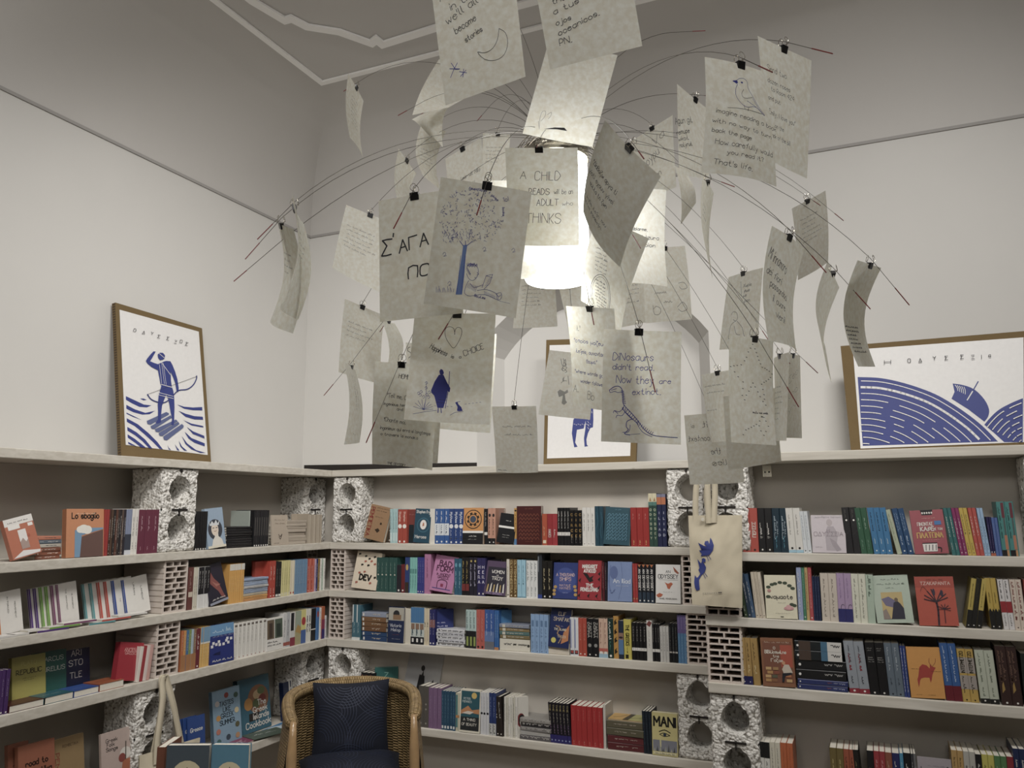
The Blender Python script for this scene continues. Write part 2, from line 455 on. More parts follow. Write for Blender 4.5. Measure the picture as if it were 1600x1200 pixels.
# the taupe-painted lower walls behind the books
b = MB(); b.box((WX+.001, .2, 0), (WX+.06, WY-.02, 1.826), TAUPE); struct('wall_left_lower', b)
b = MB(); b.box((WX+.06, WY-.025, 0), (-.66, WY-.001, 1.826), TAUPE); struct('wall_back_lower', b)
b = MB(); b.box((-.66, 3.945, 0), (1.6, WY-.001, 1.826), TAUPE); struct('wall_back_pier', b)

# ------------------------------------------------------------------ planks
def plank(a, c, label):
    b = MB(); ctr = Vector([(p+q)/2 for p, q in zip(a, c)])
    b.box(Vector(a)-ctr, Vector(c)-ctr, WOOD)
    o = bevel(b.build('shelf_plank', loc=ctr), .003); tag(o, label, 'shelf', 'whitewashed shelf planks'); return o
nth = ['', 'top', 'second', 'third', 'fourth', 'lowest']
for k in range(1, 6):
    plank((WX+.062 if k > 1 else WX+.002, .3, ZB[k]), (XL, WY-.03, ZT[k]), f'whitewashed wooden plank along the left wall, {nth[k]} of its shelves')
    plank((XL+.003, YB, ZB[k]), (-.712 if k == 1 else -.665, WY-.002 if k == 1 else WY-.028, ZT[k]), f'whitewashed wooden plank of the middle bay, {nth[k]} shelf')
    plank((-.708, YC, ZB[k]), (1.55, 3.943 if k > 1 else WY-.002, ZT[k]), f'whitewashed wooden plank of the right bay, {nth[k]} shelf')

# ------------------------------------------------------------------ blocks and bricks
def block_mesh(seed, wd=.207, ht=.393, dp=.2, point=.1):
    rnd = random.Random(seed); b = MB(); N, Mr = 56, 9
    def disp(p):
        q = p+Vector((seed*3.1, 0, 0))
        d = noise.noise_vector(q*38)*.0042+noise.noise_vector(q*95)*.0038
        ctr = Vector((0, dp/2, ht/2)); e = (p-ctr)
        k = sorted([abs(e.x)/(wd/2), abs(e.z)/(ht/2), abs(e.y)/(dp/2)])[1]
        if k > .93: d -= e.normalized()*.007*(k-.93)/.07      # worn arrises
        return p+d
    for half in (0, 1):
        cz = ht*(.25+.5*half)-(.006 if half else -.006)
        hw, z0, z1 = wd/2, (0 if not half else ht/2)-cz, (ht/2 if not half else ht)-cz
        rad = .064
        def hole(a):
            r = rad*(1+point*max(0, math.sin(a))**9); return r*math.cos(a)*.96, r*math.sin(a)
        def rim(a):
            c, s = math.cos(a), math.sin(a); t = 9
            if abs(c) > 1e-6: t = min(t, hw/abs(c))
            if s > 1e-6: t = min(t, z1/s)
            if s < -1e-6: t = min(t, z0/s)
            return c*t, s*t
        def face(u, v):
            a = u*6.283185; h, r = hole(a), rim(a); return disp(Vector((h[0]+(r[0]-h[0])*v, 0, cz+h[1]+(r[1]-h[1])*v)))
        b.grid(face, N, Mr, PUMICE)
        def bore(u, v):
            a = u*6.283185; h = hole(a); k = 1-.12*v
            p = Vector((h[0]*k, v*.17, cz+h[1]*k)); return disp(p) if v < .99 else p
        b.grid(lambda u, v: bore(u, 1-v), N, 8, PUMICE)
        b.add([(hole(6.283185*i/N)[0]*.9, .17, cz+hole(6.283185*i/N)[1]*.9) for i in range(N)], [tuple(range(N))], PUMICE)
    x0, x1 = -wd/2, wd/2
    for fn, nu, nv in ((lambda u, v: (x1, u*dp, v*ht), 18, 34), (lambda u, v: (x0, (1-u)*dp, v*ht), 18, 34),
                       (lambda u, v: (x0+u*wd, v*dp, ht), 18, 18), (lambda u, v: (x0+u*wd, (1-v)*dp, 0), 18, 18), (lambda u, v: (x1-u*wd, dp, v*ht), 4, 8)):
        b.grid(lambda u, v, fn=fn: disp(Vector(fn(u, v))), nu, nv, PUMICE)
    # dark bars: painted shade of the slot between cells and the top-edge nick
    b.box((-.045, -.0045, ht/2-.0045), (.045, .004, ht/2+.0045), GAPSHADE)
    b.box((-.004, -.0045, ht*.955), (.004, .004, ht*.99), GAPSHADE)
    b.box((-.003, -.0045, ht/2-.03), (.003, .004, ht/2), GAPSHADE)
    return b.mesh('hollow_block', smooth=False)
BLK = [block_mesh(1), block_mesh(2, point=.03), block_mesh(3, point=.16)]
def block(k, loc, rz, label, sx=1, sz=1):
    o = obj('hollow_concrete_block', BLK[k], None, loc); o.rotation_euler = (0, 0, rz); o.scale = (sx, 1, sz)
    return tag(o, label, 'concrete block', 'pumice blocks carrying the shelves')
def brick_mesh(wd, ht, dp=.2, rows=9):
    b = MB(); e = .008; x0, x1 = -wd/2, wd/2
    b.box((x0, 0, 0), (x0+e, dp, ht), BRICK); b.box((x1-e, 0, 0), (x1, dp, ht), BRICK)
    b.box((x0+e, 0, 0), (x1-e, dp, e), BRICK); b.box((x0+e, 0, ht-e), (x1-e, dp, ht), BRICK)
    b.box((x0+e, dp-.012, e), (x1-e, dp-.006, ht-e), GAPSHADE)  # near-black plate, the depth shade of the holes painted on
    ph = (ht-e)/rows
    for r in range(rows):
        z = e+r*ph
        if r: b.box((x0+e, .001, z-.0055), (x1-e, dp-.014, z+.0005), BRICK)
        n = 3 if r % 2 == 0 else 2
        for i in range(1, n):
            x = x0+e+(x1-x0-2*e)*i/n; b.box((x-.0035, .0005, z-.003), (x+.0035, dp-.014, z+ph-.003), BRICK)
        for sx in (x0-.003, x1):                                   # combed side faces
            b.box((sx, .003, z-e*.5), (sx+.003, dp-.003, z+ph-e*.5-.006), BRICK)
    return b.mesh('hollow_brick')
_bk = {}
def brick(wd, ht, loc, rz, label, dp=.2):
    k = (wd, ht, dp)
    if k not in _bk: _bk[k] = brick_mesh(*k)
    o = obj('hollow_clay_brick', _bk[k], None, loc); o.rotation_euler = (0, 0, rz)
    return tag(o, label, 'brick', 'perforated bricks carrying the shelves')
LZ = math.pi/2; IN = .012
h12, h23, h34, h45 = ZB[1]-ZT[2], ZB[2]-ZT[3], ZB[3]-ZT[4], ZB[4]-ZT[5]
block(0, (XL-IN, 2.93, ZT[2]), LZ, 'rough grey block with two holes under the left top shelf, beside black books', 1.08, h12/.394)
block(1, (XL-.12, 4.112, ZT[2]), LZ, 'rough grey block in the corner under the left top shelf', 1.02, h12/.394)
block(1, (XL+.11, YB+IN, ZT[2]), 0, 'rough grey block in the corner under the middle bay top shelf', 1, h12/.394)
block(2, (-.85, YB+IN, ZT[2]), 0, 'rough grey block beside the navy epic spines, middle bay top row', 1, h12/.394)
block(0, (-.601, YC+IN, ZT[2]), 0, 'rough grey block behind the tote bag with blue birds', 1, h12/.394)
block(1, (.665, YC+IN, ZT[2]), 0, 'rough grey block at the right edge, top row', 1, h12/.394)
block(0, (XL-IN, 2.86, ZT[5]), LZ, 'rough grey block behind the hanging plain tote bag', 1.08, h45/.394)
block(1, (XL-.09, 4.105, ZT[5]), LZ, 'rough grey block in the left lower corner behind the wicker chair', 1.08, h45/.394)
block(0, (XL+.11, YB+IN, ZT[5]), 0, 'rough grey block of the middle bay behind the wicker chair', 1, h45/.394)
block(2, (-.832, YB+IN, ZT[5]), 0, 'rough grey block beside the yellow eye-cover book, lowest middle row', 1, h45/.394)
block(2, (-.602, YC+IN, ZT[5]), 0, 'rough grey block low at the left end of the right bay', 1, h45/.394)
brick(.142, h23, (XL-IN, 2.935, ZT[3]), LZ, 'white painted perforated brick beside white books, left second row', .26)
brick(.135, h34, (XL-IN, 2.91, ZT[4]), LZ, 'white painted perforated brick beside red books, left third row', .26)
brick(.1, h23, (XL-.15, 4.14, ZT[3]), LZ, 'perforated brick in the corner at the end of the left second row', .14)
brick(.1, h34, (XL-.15, 4.14, ZT[4]), LZ, 'perforated brick in the corner at the end of the left third row', .14)
brick(.104, h23, (XL+.058, YB+IN, ZT[3]), 0, 'perforated brick at the left end of the middle second row', .13)
brick(.108, h34, (XL+.06, YB+IN, ZT[4]), 0, 'perforated brick at the left end of the middle third row', .13)
brick(.104, h23, (-.838, YB+IN, ZT[3]), 0, 'perforated brick at the right end of the middle second row', .13)
brick(.15, h34, (-.802, YB+IN, ZT[4]), 0, 'perforated brick beside purple and blue spines, middle third row', .13)
brick(.15, h23, (-.63, YC+IN, ZT[3]), 0, 'perforated brick under the bottom of the bird tote bag', .19)
brick(.148, h34, (-.632, YC+IN, ZT[4]), 0, 'perforated brick beside gold spines, right third row', .19)
# ------------------------------------------------------------------ the note chandelier
LX, LY = -.62, 1.665
hub = Vector((LX, LY, 2.462))
PG = {}
for ln in '''stories -636 1104 2517 -489 1120 2529 -475 1140 2326 -620 1132 2303
ojos -438 1058 2513 -296 1094 2535 -279 1143 2333 -420 1109 2309
bigbright -558 1471 2603 -425 1522 2562 -480 1509 2363 -616 1460 2398
child -625 1390 2338 -486 1433 2330 -532 1566 2175 -676 1521 2183
lampfront -695 1462 2309 -560 1522 2312 -567 1544 2104 -702 1484 2099
lampback -895 2143 2481 -768 2218 2476 -746 2168 2270 -874 2091 2281
diavazo -372 1243 2276 -278 1236 2155 -394 1390 2060 -467 1401 2184
oval -496 1578 2238 -374 1535 2158 -469 1643 1991 -570 1684 2087
dulzura -477 1645 2327 -347 1590 2277 -373 1685 2097 -500 1744 2137
behind1 -549 2148 2344 -442 2242 2369 -439 2288 2162 -552 2191 2141
behind2 -667 2226 2354 -575 2340 2385 -608 2420 2198 -697 2310 2161
ouoc -558 1550 2042 -432 1476 2006 -453 1538 1810 -570 1616 1840
corner -820 2211 2296 -736 2283 2317 -730 2317 2175 -800 2250 2149
cjk -866 2250 2101 -730 2292 2081 -736 2236 1880 -880 2191 1898
dino -435 1415 1953 -305 1483 1949 -315 1488 1738 -447 1420 1744
mirror1 -974 2245 2380 -848 2242 2367 -842 2260 2174 -990 2258 2182
small -1045 2217 1934 -900 2222 1928 -914 2268 1732 -1052 2266 1737
happiness -736 1235 1976 -598 1287 1971 -588 1239 1764 -726 1186 1775
homer -911 1373 1922 -760 1379 1902 -795 1409 1699 -937 1410 1715
behindhappy -845 1472 1996 -701 1513 1988 -740 1563 1784 -881 1522 1800
behindhomer -944 1488 1942 -798 1456 1920 -824 1483 1717 -963 1520 1731
diagleft -1281 1771 2461 -1209 1893 2439 -1215 1849 2222 -1285 1722 2267
belowleft -1320 1831 2211 -1281 1972 2190 -1277 1952 1982 -1319 1810 1998
thinleft -1254 1745 2010 -1312 1881 2011 -1305 1898 1810 -1257 1758 1792
sliver -1205 1844 2141 -1220 1937 2151 -1247 2005 2052 -1238 1912 1992
sideS -1263 2068 2125 -1127 2086 2107 -1159 2148 1923 -1293 2130 1944
farB -1117 1300 2230 -1008 1222 2170 -1060 1296 1979 -1175 1368 2042
farA -977 1177 2223 -1051 1307 2215 -1052 1301 2008 -980 1172 2010
topthin -1284 1767 2853 -1320 1897 2840 -1316 1895 2661 -1278 1775 2661
foldP -1027 1835 2872 -973 1952 2816 -992 1826 2714 -1071 1768 2681
foldQ -1153 1900 2747 -1034 1907 2766 -1029 1865 2622 -1077 1877 2668
belowfold -1151 1952 2754 -1049 1919 2698 -1114 2007 2566 -1194 2044 2635
whiteL -1175 1868 2648 -1189 1990 2623 -1182 1959 2492 -1167 1865 2467
lear -1028 1878 2593 -899 1843 2615 -889 1843 2423 -1016 1875 2409
faintback -998 2058 2744 -958 2171 2783 -992 2233 2622 -1028 2121 2586
aga -729 1099 2138 -580 1118 2144 -580 1124 1933 -726 1106 1929
tree -599 1080 2150 -472 1155 2131 -499 1149 1922 -625 1075 1942
adin -367 1844 2649 -310 1994 2634 -322 1976 2447 -372 1851 2420
bird -206 1275 2369 -126 1382 2381 -113 1386 2166 -219 1268 2164
send -121 1292 2395 -45 1426 2405 -66 1446 2196 -117 1314 2187
tri -443 2147 2576 -427 2234 2581 -425 2349 2534 -457 2272 2445
buri -592 2236 2713 -448 2170 2738 -445 2170 2521 -568 2234 2510
thinR -316 1856 2415 -276 1750 2317 -308 1880 2156 -337 1989 2250
paleR -146 2237 2432 -60 2335 2506 -69 2458 2333 -149 2359 2262
ail -134 1497 2136 -88 1641 2129 -115 1643 1925 -152 1503 1923
twist -51 1790 2142 -30 1677 2052 -60 1808 1880 -72 1917 1984
printR 7 1682 2105 52 1824 2123 27 1858 1918 -6 1717 1898
sketch -321 2227 2257 -218 2126 2243 -243 2134 2030 -356 2231 2055
star -228 1555 1952 -161 1686 1959 -167 1695 1746 -235 1563 1745
arv -164 2040 1995 -144 2184 2013 -153 2205 1800 -182 2059 1791
brightR -203 2116 1999 -153 1976 1986 -173 1990 1778 -209 2131 1790
leftstar -457 2500 2033 -340 2394 2025 -358 2411 1818 -438 2522 1824
mirror2 -464 2250 1880 -320 2264 1887 -323 2350 1694 -472 2334 1690
bottomR -347 2203 1920 -216 2264 1944 -220 2345 1750 -355 2283 1726'''.split('\n'):
    k, *v = ln.split(); v = [int(q)/1000 for q in v]
    PG[k] = [Vector(v[i:i+3]) for i in (0, 3, 6, 9)]
for k, s_ in dict(bird=.94, send=1.05, aga=1.03, dulzura=1.06, leftstar=.87, bottomR=.93, lampfront=1.025, child=.975).items():
    PG[k] = [EYE+(p-EYE)*s_ for p in PG[k]]        # hang them clear of their neighbours

# what is written on each sheet; coordinates in px of an enlarged view of that sheet,
# the first six numbers being its top-left, top-right and bottom-left corners there
K, Bl, G = 'k', 'b', 'g'
rt = random.Random(3)
leaves = []
for i in range(250):
    a = rt.uniform(0, 6.28); q = math.sqrt(rt.random()); x = 810+235*q*math.cos(a); y = 370+205*q*math.sin(a)
    if y > 560 or (y > 470 and abs(x-760) < 40): continue
    s_ = rt.uniform(7, 12); leaves.append(('c', [(x+rt.uniform(-s_, s_), y+rt.uniform(-s_, s_)) for _ in range(3)], 2.2, Bl))
leaves += [('l', [(x, y), (x+rt.uniform(-14, 14), y-rt.uniform(8, 22))], 2.2, Bl) for x, y in [(rt.uniform(610, 830), rt.uniform(480, 560)) for _ in range(70)]]
CONT = {
'stories': ((212, -100, 725, -248, 305, 660), [
  ('t', 275, 40, 44, "'", K, 4), ('t', 345, 70, 46, 'in the', K, 4, 17), ('t', 320, 160, 50, "we'll all", K, 4, 20, 230), ('t', 375, 220, 44, 'become', K, 4, 18, 150), ('t', 440, 275, 36, 'stories', K, 4, 18, 122),
  ('c', [(650,195),(690,225),(705,290),(685,360),(630,395),(560,385),(515,338),(560,345),(610,320),(640,265),(650,195)], 3.2, K),
  ('l', [(345,400),(372,440),(395,440)], 4, Bl), ('l', [(385,400),(362,440),(340,490)], 4, Bl), ('l', [(335,435),(400,438)], 4, Bl), ('l', [(425,440),(420,490)], 4, Bl), ('l', [(398,455),(445,465)], 4, Bl), ('l', [(440,448),(405,485)], 4, Bl)]),
'ojos': ((808, -400, 1392, -552, 958, 435), [
  ('t', 975, 25, 34, 'triste', K, 4, 4), ('t', 985, 92, 34, 'a tus', K, 4, 12, 175), ('t', 1000, 160, 30, 'ojos', K, 4, 10, 100), ('t', 1015, 222, 34, 'oceanicos.', K, 4, 13, 285), ('t', 1022, 285, 40, 'PN.', K, 4, 5)]),
'bigbright': ((858*4-2480, 62*4, 964.5*4-2480, 86*4, 817*4-2480, 209*4), [
  ('c', [(890,800),(895,740),(910,700),(930,700),(925,730),(900,760)], 2, G), ('p', [(918,808),(985,800),(1045,803),(1062,824),(1000,812)], K), ('l', [(885,760),(890,810)], 2, G), ('c', [(940,720),(965,705),(960,730),(945,745)], 2, G)]),
'child': ((33, 115, 460, 115, 56, 687), [
  ('t', 122, 290, 42, 'A', K, 3), ('t', 210, 300, 50, 'CHILD', K, 3, 0, 150), ('t', 92, 375, 22, 'who', K, 2.5), ('t', 175, 380, 34, 'READS', K, 3.4, 0, 122), ('t', 325, 378, 28, 'will be an', K, 2.2, 0, 110),
  ('t', 222, 445, 36, 'ADULT', K, 3.2, 0, 130), ('t', 375, 445, 24, 'who', K, 2), ('t', 160, 550, 58, 'THINKS', K, 3.2, 0, 205)]),
'diavazo': ((620, -45, 948, 285, 490, 488), [
  ('t', 590, 180, 24, '"Διαβάζω αργά τί', K, 3, -2, 250), ('t', 565, 225, 24, 'γιατί έχουν γίνει', K, 3, 0, 270), ('t', 580, 300, 24, 'πολλά τη ζωή', K, 3, 0, 200), ('t', 515, 345, 22, 'και κάθε λέξη που', K, 2.4, 0, 300), ('t', 520, 395, 22, 'πολλές φορές', K, 2.4, 0, 190), ('t', 640, 520, 18, 'λέξη.', K, 2.4)]),
'oval': ((932*3.75-2925, 338*3.75-750, 1014*3.75-2925, 373*3.75-750, 908*3.75-2925, 470*3.75-750), [
  ('c', [(625+70*math.cos(a/12*6.283), 962+125*math.sin(a/12*6.283)) for a in range(13)], 3, K), ('c', [(625+60*math.cos(a/12*6.283), 962+112*math.sin(a/12*6.283)) for a in range(13)], 2, K)] +
  [('s', 585+abs(i-5)*2, 870+i*19, 85-abs(i-5)*4, 1, 1, 12, K, 2.4) for i in range(11)] + [('s', 590, 690+i*24, 80, 1, 1, 13, G, 2.4) for i in range(6)]),
'dulzura': ((958*3.75-2925, 292*3.75-750, 1041*3.75-2925, 297*3.75-750, 966*3.75-2925, 441*3.75-750), [
  ('t', 780, 590, 18, 'hablarme,', K, 3, 0, 105), ('t', 770, 636, 22, 'con dulzura', K, 3, 0, 188), ('t', 800, 682, 22, 'también', K, 3, 0, 135)]),
'ouoc': ((884*3.333-2600, 478*3.333-1333, 960*3.333-2600, 482*3.333-1333, 895*3.333-2600, 634*3.333-1333), [
  ('t', 400, 385, 26, 'λ"', G, 2.4), ('t', 385, 445, 20, '"Όποιος μαζεύει', Bl, 2.6, -2, 175), ('t', 395, 500, 20, 'λέξεις, συναντάει', Bl, 2.6, -2, 160), ('t', 455, 552, 18, 'θαύμα."', Bl, 2.6), ('t', 390, 605, 18, '"where words go', Bl, 2.4, -2, 160), ('t', 425, 655, 18, 'wonder follows"', Bl, 2.4, -2, 130), ('t', 385, 705, 36, 'A.', G, 3), ('t', 470, 740, 40, 'Bb', G, 3)]),
'cjk': ((262, 490, 507, 517, 205, 825), [('c', [(320+rt.uniform(0, 32), y+rt.uniform(0, 40)) for _ in range(9)], 3.2, G) for y in (535, 580, 630)] +
  [('p', [(300,712),(312,700),(335,712),(350,700),(352,715),(335,725),(338,755),(345,765),(330,778),(318,770),(326,730),(306,738)], G), ('l', [(355,630),(358,675)], 3, G)]),
'dino': ((548, 380, 950, 398, 530, 965), [
  ('t', 593, 542, 38, 'DiNosaurs', Bl, 3, 1, 210), ('t', 592, 592, 30, "didn't read.", Bl, 3, 1, 216), ('t', 610, 662, 40, 'Now they', Bl, 3, 1, 190), ('t', 832, 666, 26, 'are', Bl, 3, 1), ('t', 693, 722, 30, 'extinct.', Bl, 3, 2, 145),
  ('c', [(575,700),(600,682),(625,680),(642,700),(645,740),(648,775),(690,822),(722,862),(752,905),(790,932),(850,942),(916,947)], 4, Bl),
  ('c', [(575,700),(580,712),(602,706),(618,712),(640,708)], 3, Bl), ('l', [(585,700),(612,692)], 3, Bl), ('c', [(650,790),(625,812),(600,806),(594,818)], 3, Bl), ('c', [(660,800),(640,832),(615,830),(608,842)], 3, Bl), ('l', [(600,806),(618,822)], 3, Bl),
  ('c', [(640,790),(655,815),(690,850),(700,855)], 3, Bl), ('c', [(690,850),(664,862),(660,890),(670,905),(650,925),(678,932)], 4, Bl), ('c', [(680,880),(672,915),(640,918)], 3, Bl), ('l', [(680,930),(730,926)], 2, Bl), ('c', [(710,862),(740,915),(790,942)], 3, Bl)] +
  [('l', [(652+i*9, 778+i*10), (640+i*9, 798+i*9), (650+i*9, 806+i*9)], 3, Bl) for i in range(9)] + [('l', [(635+i*1.2, 702+i*9), (650+i*1.2, 706+i*9)], 3.4, Bl) for i in range(8)] + [('l', [(724+i*9, 862+i*9-i*i*.25), (716+i*9, 876+i*9-i*i*.3)], 3, Bl) for i in range(9)]),
'happiness': ((352, 112, 860, 120, 285, 780), [
  ('c', [(600,250),(594,215),(572,203),(548,210),(538,235),(545,275),(565,310),(588,336),(610,315),(632,275),(644,240),(640,215),(620,206),(603,222),(598,252)], 3, K),
  ('t', 440, 340, 32, 'Happiness', K, 3.4, -24, 118), ('t', 572, 396, 20, 'is', K, 3.4, -8), ('t', 622, 398, 18, 'a', K, 3.4, 5), ('t', 655, 385, 34, 'CHOICE', K, 3.4, 24, 128),
  *[('l', [(470+abs(4-i)*2, 540+i*18), (545-abs(4-i)*2, 546+i*18)], 2, K) for i in range(8)], ('p', [(497,502),(525,502),(545,545),(565,580),(560,605),(548,598),(540,640),(520,700),(485,700),(470,640),(466,628),(450,612),(448,598),(470,545)], Bl),
  ('p', [(500,478),(510,466),(522,472),(528,490),(518,504),(503,500)], Bl), ('l', [(562,480),(555,580),(532,700)], 4, Bl), ('l', [(490,702),(488,728)], 5, Bl), ('l', [(506,702),(508,728)], 5, Bl),
  ('l', [(420,550),(418,640),(405,720)], 2.4, Bl)] + [('l', [(400,715),(400+math.cos(a)*60, 715-math.sin(a)*60)], 2.2, Bl) for a in (.1, .35, .6, .9, 1.3, 1.7, 2.1, 2.5, 2.9)] +
  [('c', [(x,y),(x+9,y-9),(x+16,y+2),(x+4,y+8)], 2.4, Bl) for x, y in ((412,555),(410,585),(380,610),(375,630),(365,620),(415,625),(430,610),(395,640),(425,640))] +
  [('l', [(340,745),(420,725),(480,715)], 2.4, Bl), ('p', [(592,664),(606,660),(612,675),(628,690),(636,712),(615,715),(602,712),(606,690)], Bl), ('l', [(560,740),(590,722),(640,715)], 2.4, Bl), ('l', [(600,662),(622,658)], 3, Bl)] + [('l', [(650+i*22, 672-i*3), (660+i*22, 671-i*3)], 2, Bl) for i in range(5)] + [('l', [(468+i*24, 688), (478+i*24, 690)], 2, Bl) for i in range(5)]),
'homer': ((100, 420, 512, 448, 83, 1062), [('t', 248, 524, 28, 'HOMER', K, 3, -3, 86), ('t', 180, 640, 26, '"Tell me, O muse', K, 2.6, -4, 190), ('t', 160, 690, 18, 'ingenious hero', K, 2.6, -1, 150), ('t', 242, 724, 18, 'and', K, 2.6),
  ('t', 160, 790, 24, '"Chante moi,', K, 2.6, -4, 140), ('t', 138, 840, 20, 'ingénieux qui erra si longtemps', K, 2.6, -2, 335), ('t', 140, 878, 18, 'à travers le monde.»', K, 2.6, -2, 245), ('t', 176, 1062, 14, 'THE ODYSSEY', K, 2.6, -3, 120)]),
'aga': ((145, 250, 748, 152, 155, 1120), [('t', 168, 645, 108, 'Σ', K, 11, 2, 72), ('t', 250, 545, 60, "'", K, 11), ('t', 300, 628, 88, 'ΑΓΑ', K, 10, 9, 218), ('t', 368, 808, 78, 'ΠΟ', K, 10, 6, 150)]),
'tree': ((595, 80, 1252, 185, 470, 990), leaves + [
  ('t', 795, 168, 18, 'Αρωματιστές', Bl, 3, 0, 130), ('t', 935, 195, 16, 'τ σκιές', Bl, 3, -35, 90), ('t', 1040, 262, 30, '15!', Bl, 3, 25), ('t', 1036, 300, 16, 'books', Bl, 3, -80),
  ('p', [(752,575),(782,572),(770,650),(760,780),(742,930),(696,930),(722,780),(742,650)], 'b2'), ('l', [(752,580),(728,545)], 5, Bl), ('l', [(770,578),(768,545)], 5, Bl), ('l', [(780,578),(818,548)], 5, Bl), ('l', [(735,650),(705,920)], 3, Bl), ('l', [(765,650),(735,920)], 3, Bl),
  ('c', [(776,740),(790,712),(830,715),(858,745),(852,800),(820,830),(790,815),(775,780)], 3, Bl), ('c', [(790,830),(770,870),(760,920),(800,940),(900,930),(990,965)], 3, Bl), ('c', [(800,850),(830,880),(890,860)], 3, Bl),
  *[('c', [(778+i*9, 735-8*(i % 2)), (786+i*9, 716-6*(i % 3)), (795+i*8, 728)], 3, Bl) for i in range(8)], *[('c', [(772+i*5, 750+i*9), (782+i*5, 742+i*9), (786+i*4, 756+i*9)], 3, Bl) for i in range(5)], ('l', [(850,770),(862,785),(850,790)], 3, Bl), ('c', [(832,805),(840,812),(850,806)], 2.4, Bl),
  *[('l', [(790+i*10, 850+i*3), (780+i*9, 880+i*5)], 2.2, Bl) for i in range(7)], *[('l', [(900+i*9, 905+i*4), (905+i*9, 930+i*3)], 2.2, Bl) for i in range(9)], *[('l', [(905+i*6, 870-i*12), (928+i*5, 860-i*12)], 2, Bl) for i in range(5)],
  ('l', [(885,880),(915,795),(962,785),(940,850),(900,890)], 3, Bl), ('l', [(915,795),(960,810)], 3, Bl), ('c', [(850,900),(920,895),(990,925),(1000,965)], 3, Bl), ('c', [(985,925),(1020,915),(1025,950),(1000,970),(985,940)], 3, Bl), ('c', [(985,925),(1000,945),(1022,930)], 3, Bl), ('t', 828, 945, 18, 'Βουλες', Bl, 3, -4, 80), ('l', [(1010,975),(1085,992)], 2, Bl)] +
  [('l', [(560+i*11, 912), (556+i*11+rt.uniform(-8, 8), 880+rt.uniform(-14, 10))], 2.4, Bl) for i in range(12)] + [('c', [(x,y),(x+14,y-16),(x+24,y),(x+8,y+14),(x+28,y+10)], 2.4, Bl) for x, y in ((605,640),(890,605),(1100,610),(640,850))] +
  [('l', [(780+i*6, 725), (776+i*7, 712-rt.uniform(0, 12))], 2.4, Bl) for i in range(8)]),
'adin': ((252, 392, 480, 578, 265, 995), [('t', 240, 660, 40, 'Адин дл', K, 4, 22, 170), ('t', 250, 735, 30, 'четыре', K, 4, 22, 130), ('t', 262, 780, 28, 'школ', K, 4, 20, 108), ('t', 272, 825, 28, 'получил', K, 4, 18, 128)]),
'bird': ((432, 208, 815, 305, 408, 985), [('c', [(580,388),(605,385),(625,372),(655,372),(675,395),(672,440),(695,500),(725,570),(758,622),(740,610),(700,570),(640,572),(605,540),(585,490),(592,440),(605,412),(580,392)], 3, Bl),
  ('p', [(578,388),(606,384),(612,402),(598,408)], Bl), ('p', [(628,396),(640,394),(645,404),(634,408)], Bl), ('c', [(640,450),(622,480),(635,510),(690,505)], 2.6, K), ('l', [(690,510),(720,580),(755,625)], 3, Bl), ('l', [(650,530),(705,570)], 3, Bl), ('l', [(625,560),(628,585)], 3, K), ('l', [(655,572),(645,600)], 3, K), ('c', [(530,575),(580,580),(640,590),(740,615)], 3, K),
  ('t', 470, 600, 30, 'imagine reading a book', K, 3, -4, 370), ('t', 450, 662, 26, 'with no way to turn', K, 3, -4, 345), ('t', 447, 725, 26, 'back the page', K, 3, -4, 205), ('t', 462, 808, 34, 'How carefully would', K, 3, -1, 325), ('t', 515, 878, 26, 'you read it?', K, 3, -1, 200), ('t', 455, 935, 34, "That's life.", K, 3, -3, 190)]),
'send': ((788, 70, 1150, 235, 860, 895), [('t', 850, 300, 40, 'Send two', K, 3, 0, 150), ('t', 855, 380, 32, 'dozen roses', K, 3, 0, 180), ('t', 880, 440, 30, 'to Room 424', K, 3, 0, 190), ('t', 860, 495, 28, 'and put', K, 3, 0, 100), ('t', 860, 590, 32, '"Emily, I love you"', K, 3, 0, 235), ('t', 915, 690, 28, 'on the', K, 3, 0, 80), ('t', 880, 745, 30, 'back of the bill', K, 3, 0, 185)]),
'ail': ((548, 275, 740, 410, 525, 945), [('t', 552, 455, 62, 'Mi innamoro', K, 4, -12, 118), ('t', 550, 545, 44, 'dei fiori', K, 4, -12, 90), ('t', 565, 630, 44, 'passandoci', K, 4, -12, 112), ('t', 575, 725, 44, 'il cuore', K, 4, -12, 80), ('t', 578, 820, 44, "vieni!", K, 4, -12, 56)]),
'printR': ((1060, 475, 1187, 520, 1045, 1100), [('s', 1052+i*2, 862+i*26, 82+rt.uniform(-25, 12), 1, 1, 14, K, 5, 0) for i in range(7)]),
'sketch': ((295, 575, 497, 517, 240, 1000), [('c', [(320,790),(330,772),(350,775),(355,800),(345,820),(330,815)], 3, G), ('c', [(345,820),(315,850),(300,920),(305,925)], 3, G), ('c', [(352,820),(378,850),(385,890),(405,900)], 3, G), ('c', [(335,850),(345,890),(365,890)], 3, G), ('l', [(375,600),(378,680)], 3, G)] +
  [('t', 388+(i % 2)*6, 630+i*27, 18, q, G, 3, 0) for i, q in enumerate(('Χωρις', 'φως', 'με', 'ροη'))]),
'star': ((412, 175, 695, 215, 425, 875), [('l', [(p[0]-3, p[1]), (p[0]+4, p[1]+3)], 5, K) for p in
  [(558,240),(545,265),(532,290),(522,325),(510,348),(490,374),(465,378),(445,380),(425,385),(450,420),(472,452),(503,487),(502,530),(498,574),(513,604),(524,574),(540,548),(553,522),(566,496),(580,522),(598,555),(612,587),(630,620),(648,645),(640,605),(637,575),(630,540),(622,505),(638,493),(652,485),(668,475),(680,462),(690,440),(672,420),(656,410),(643,400),(625,393),(613,370),(602,345),(593,320),(584,295),(574,270),
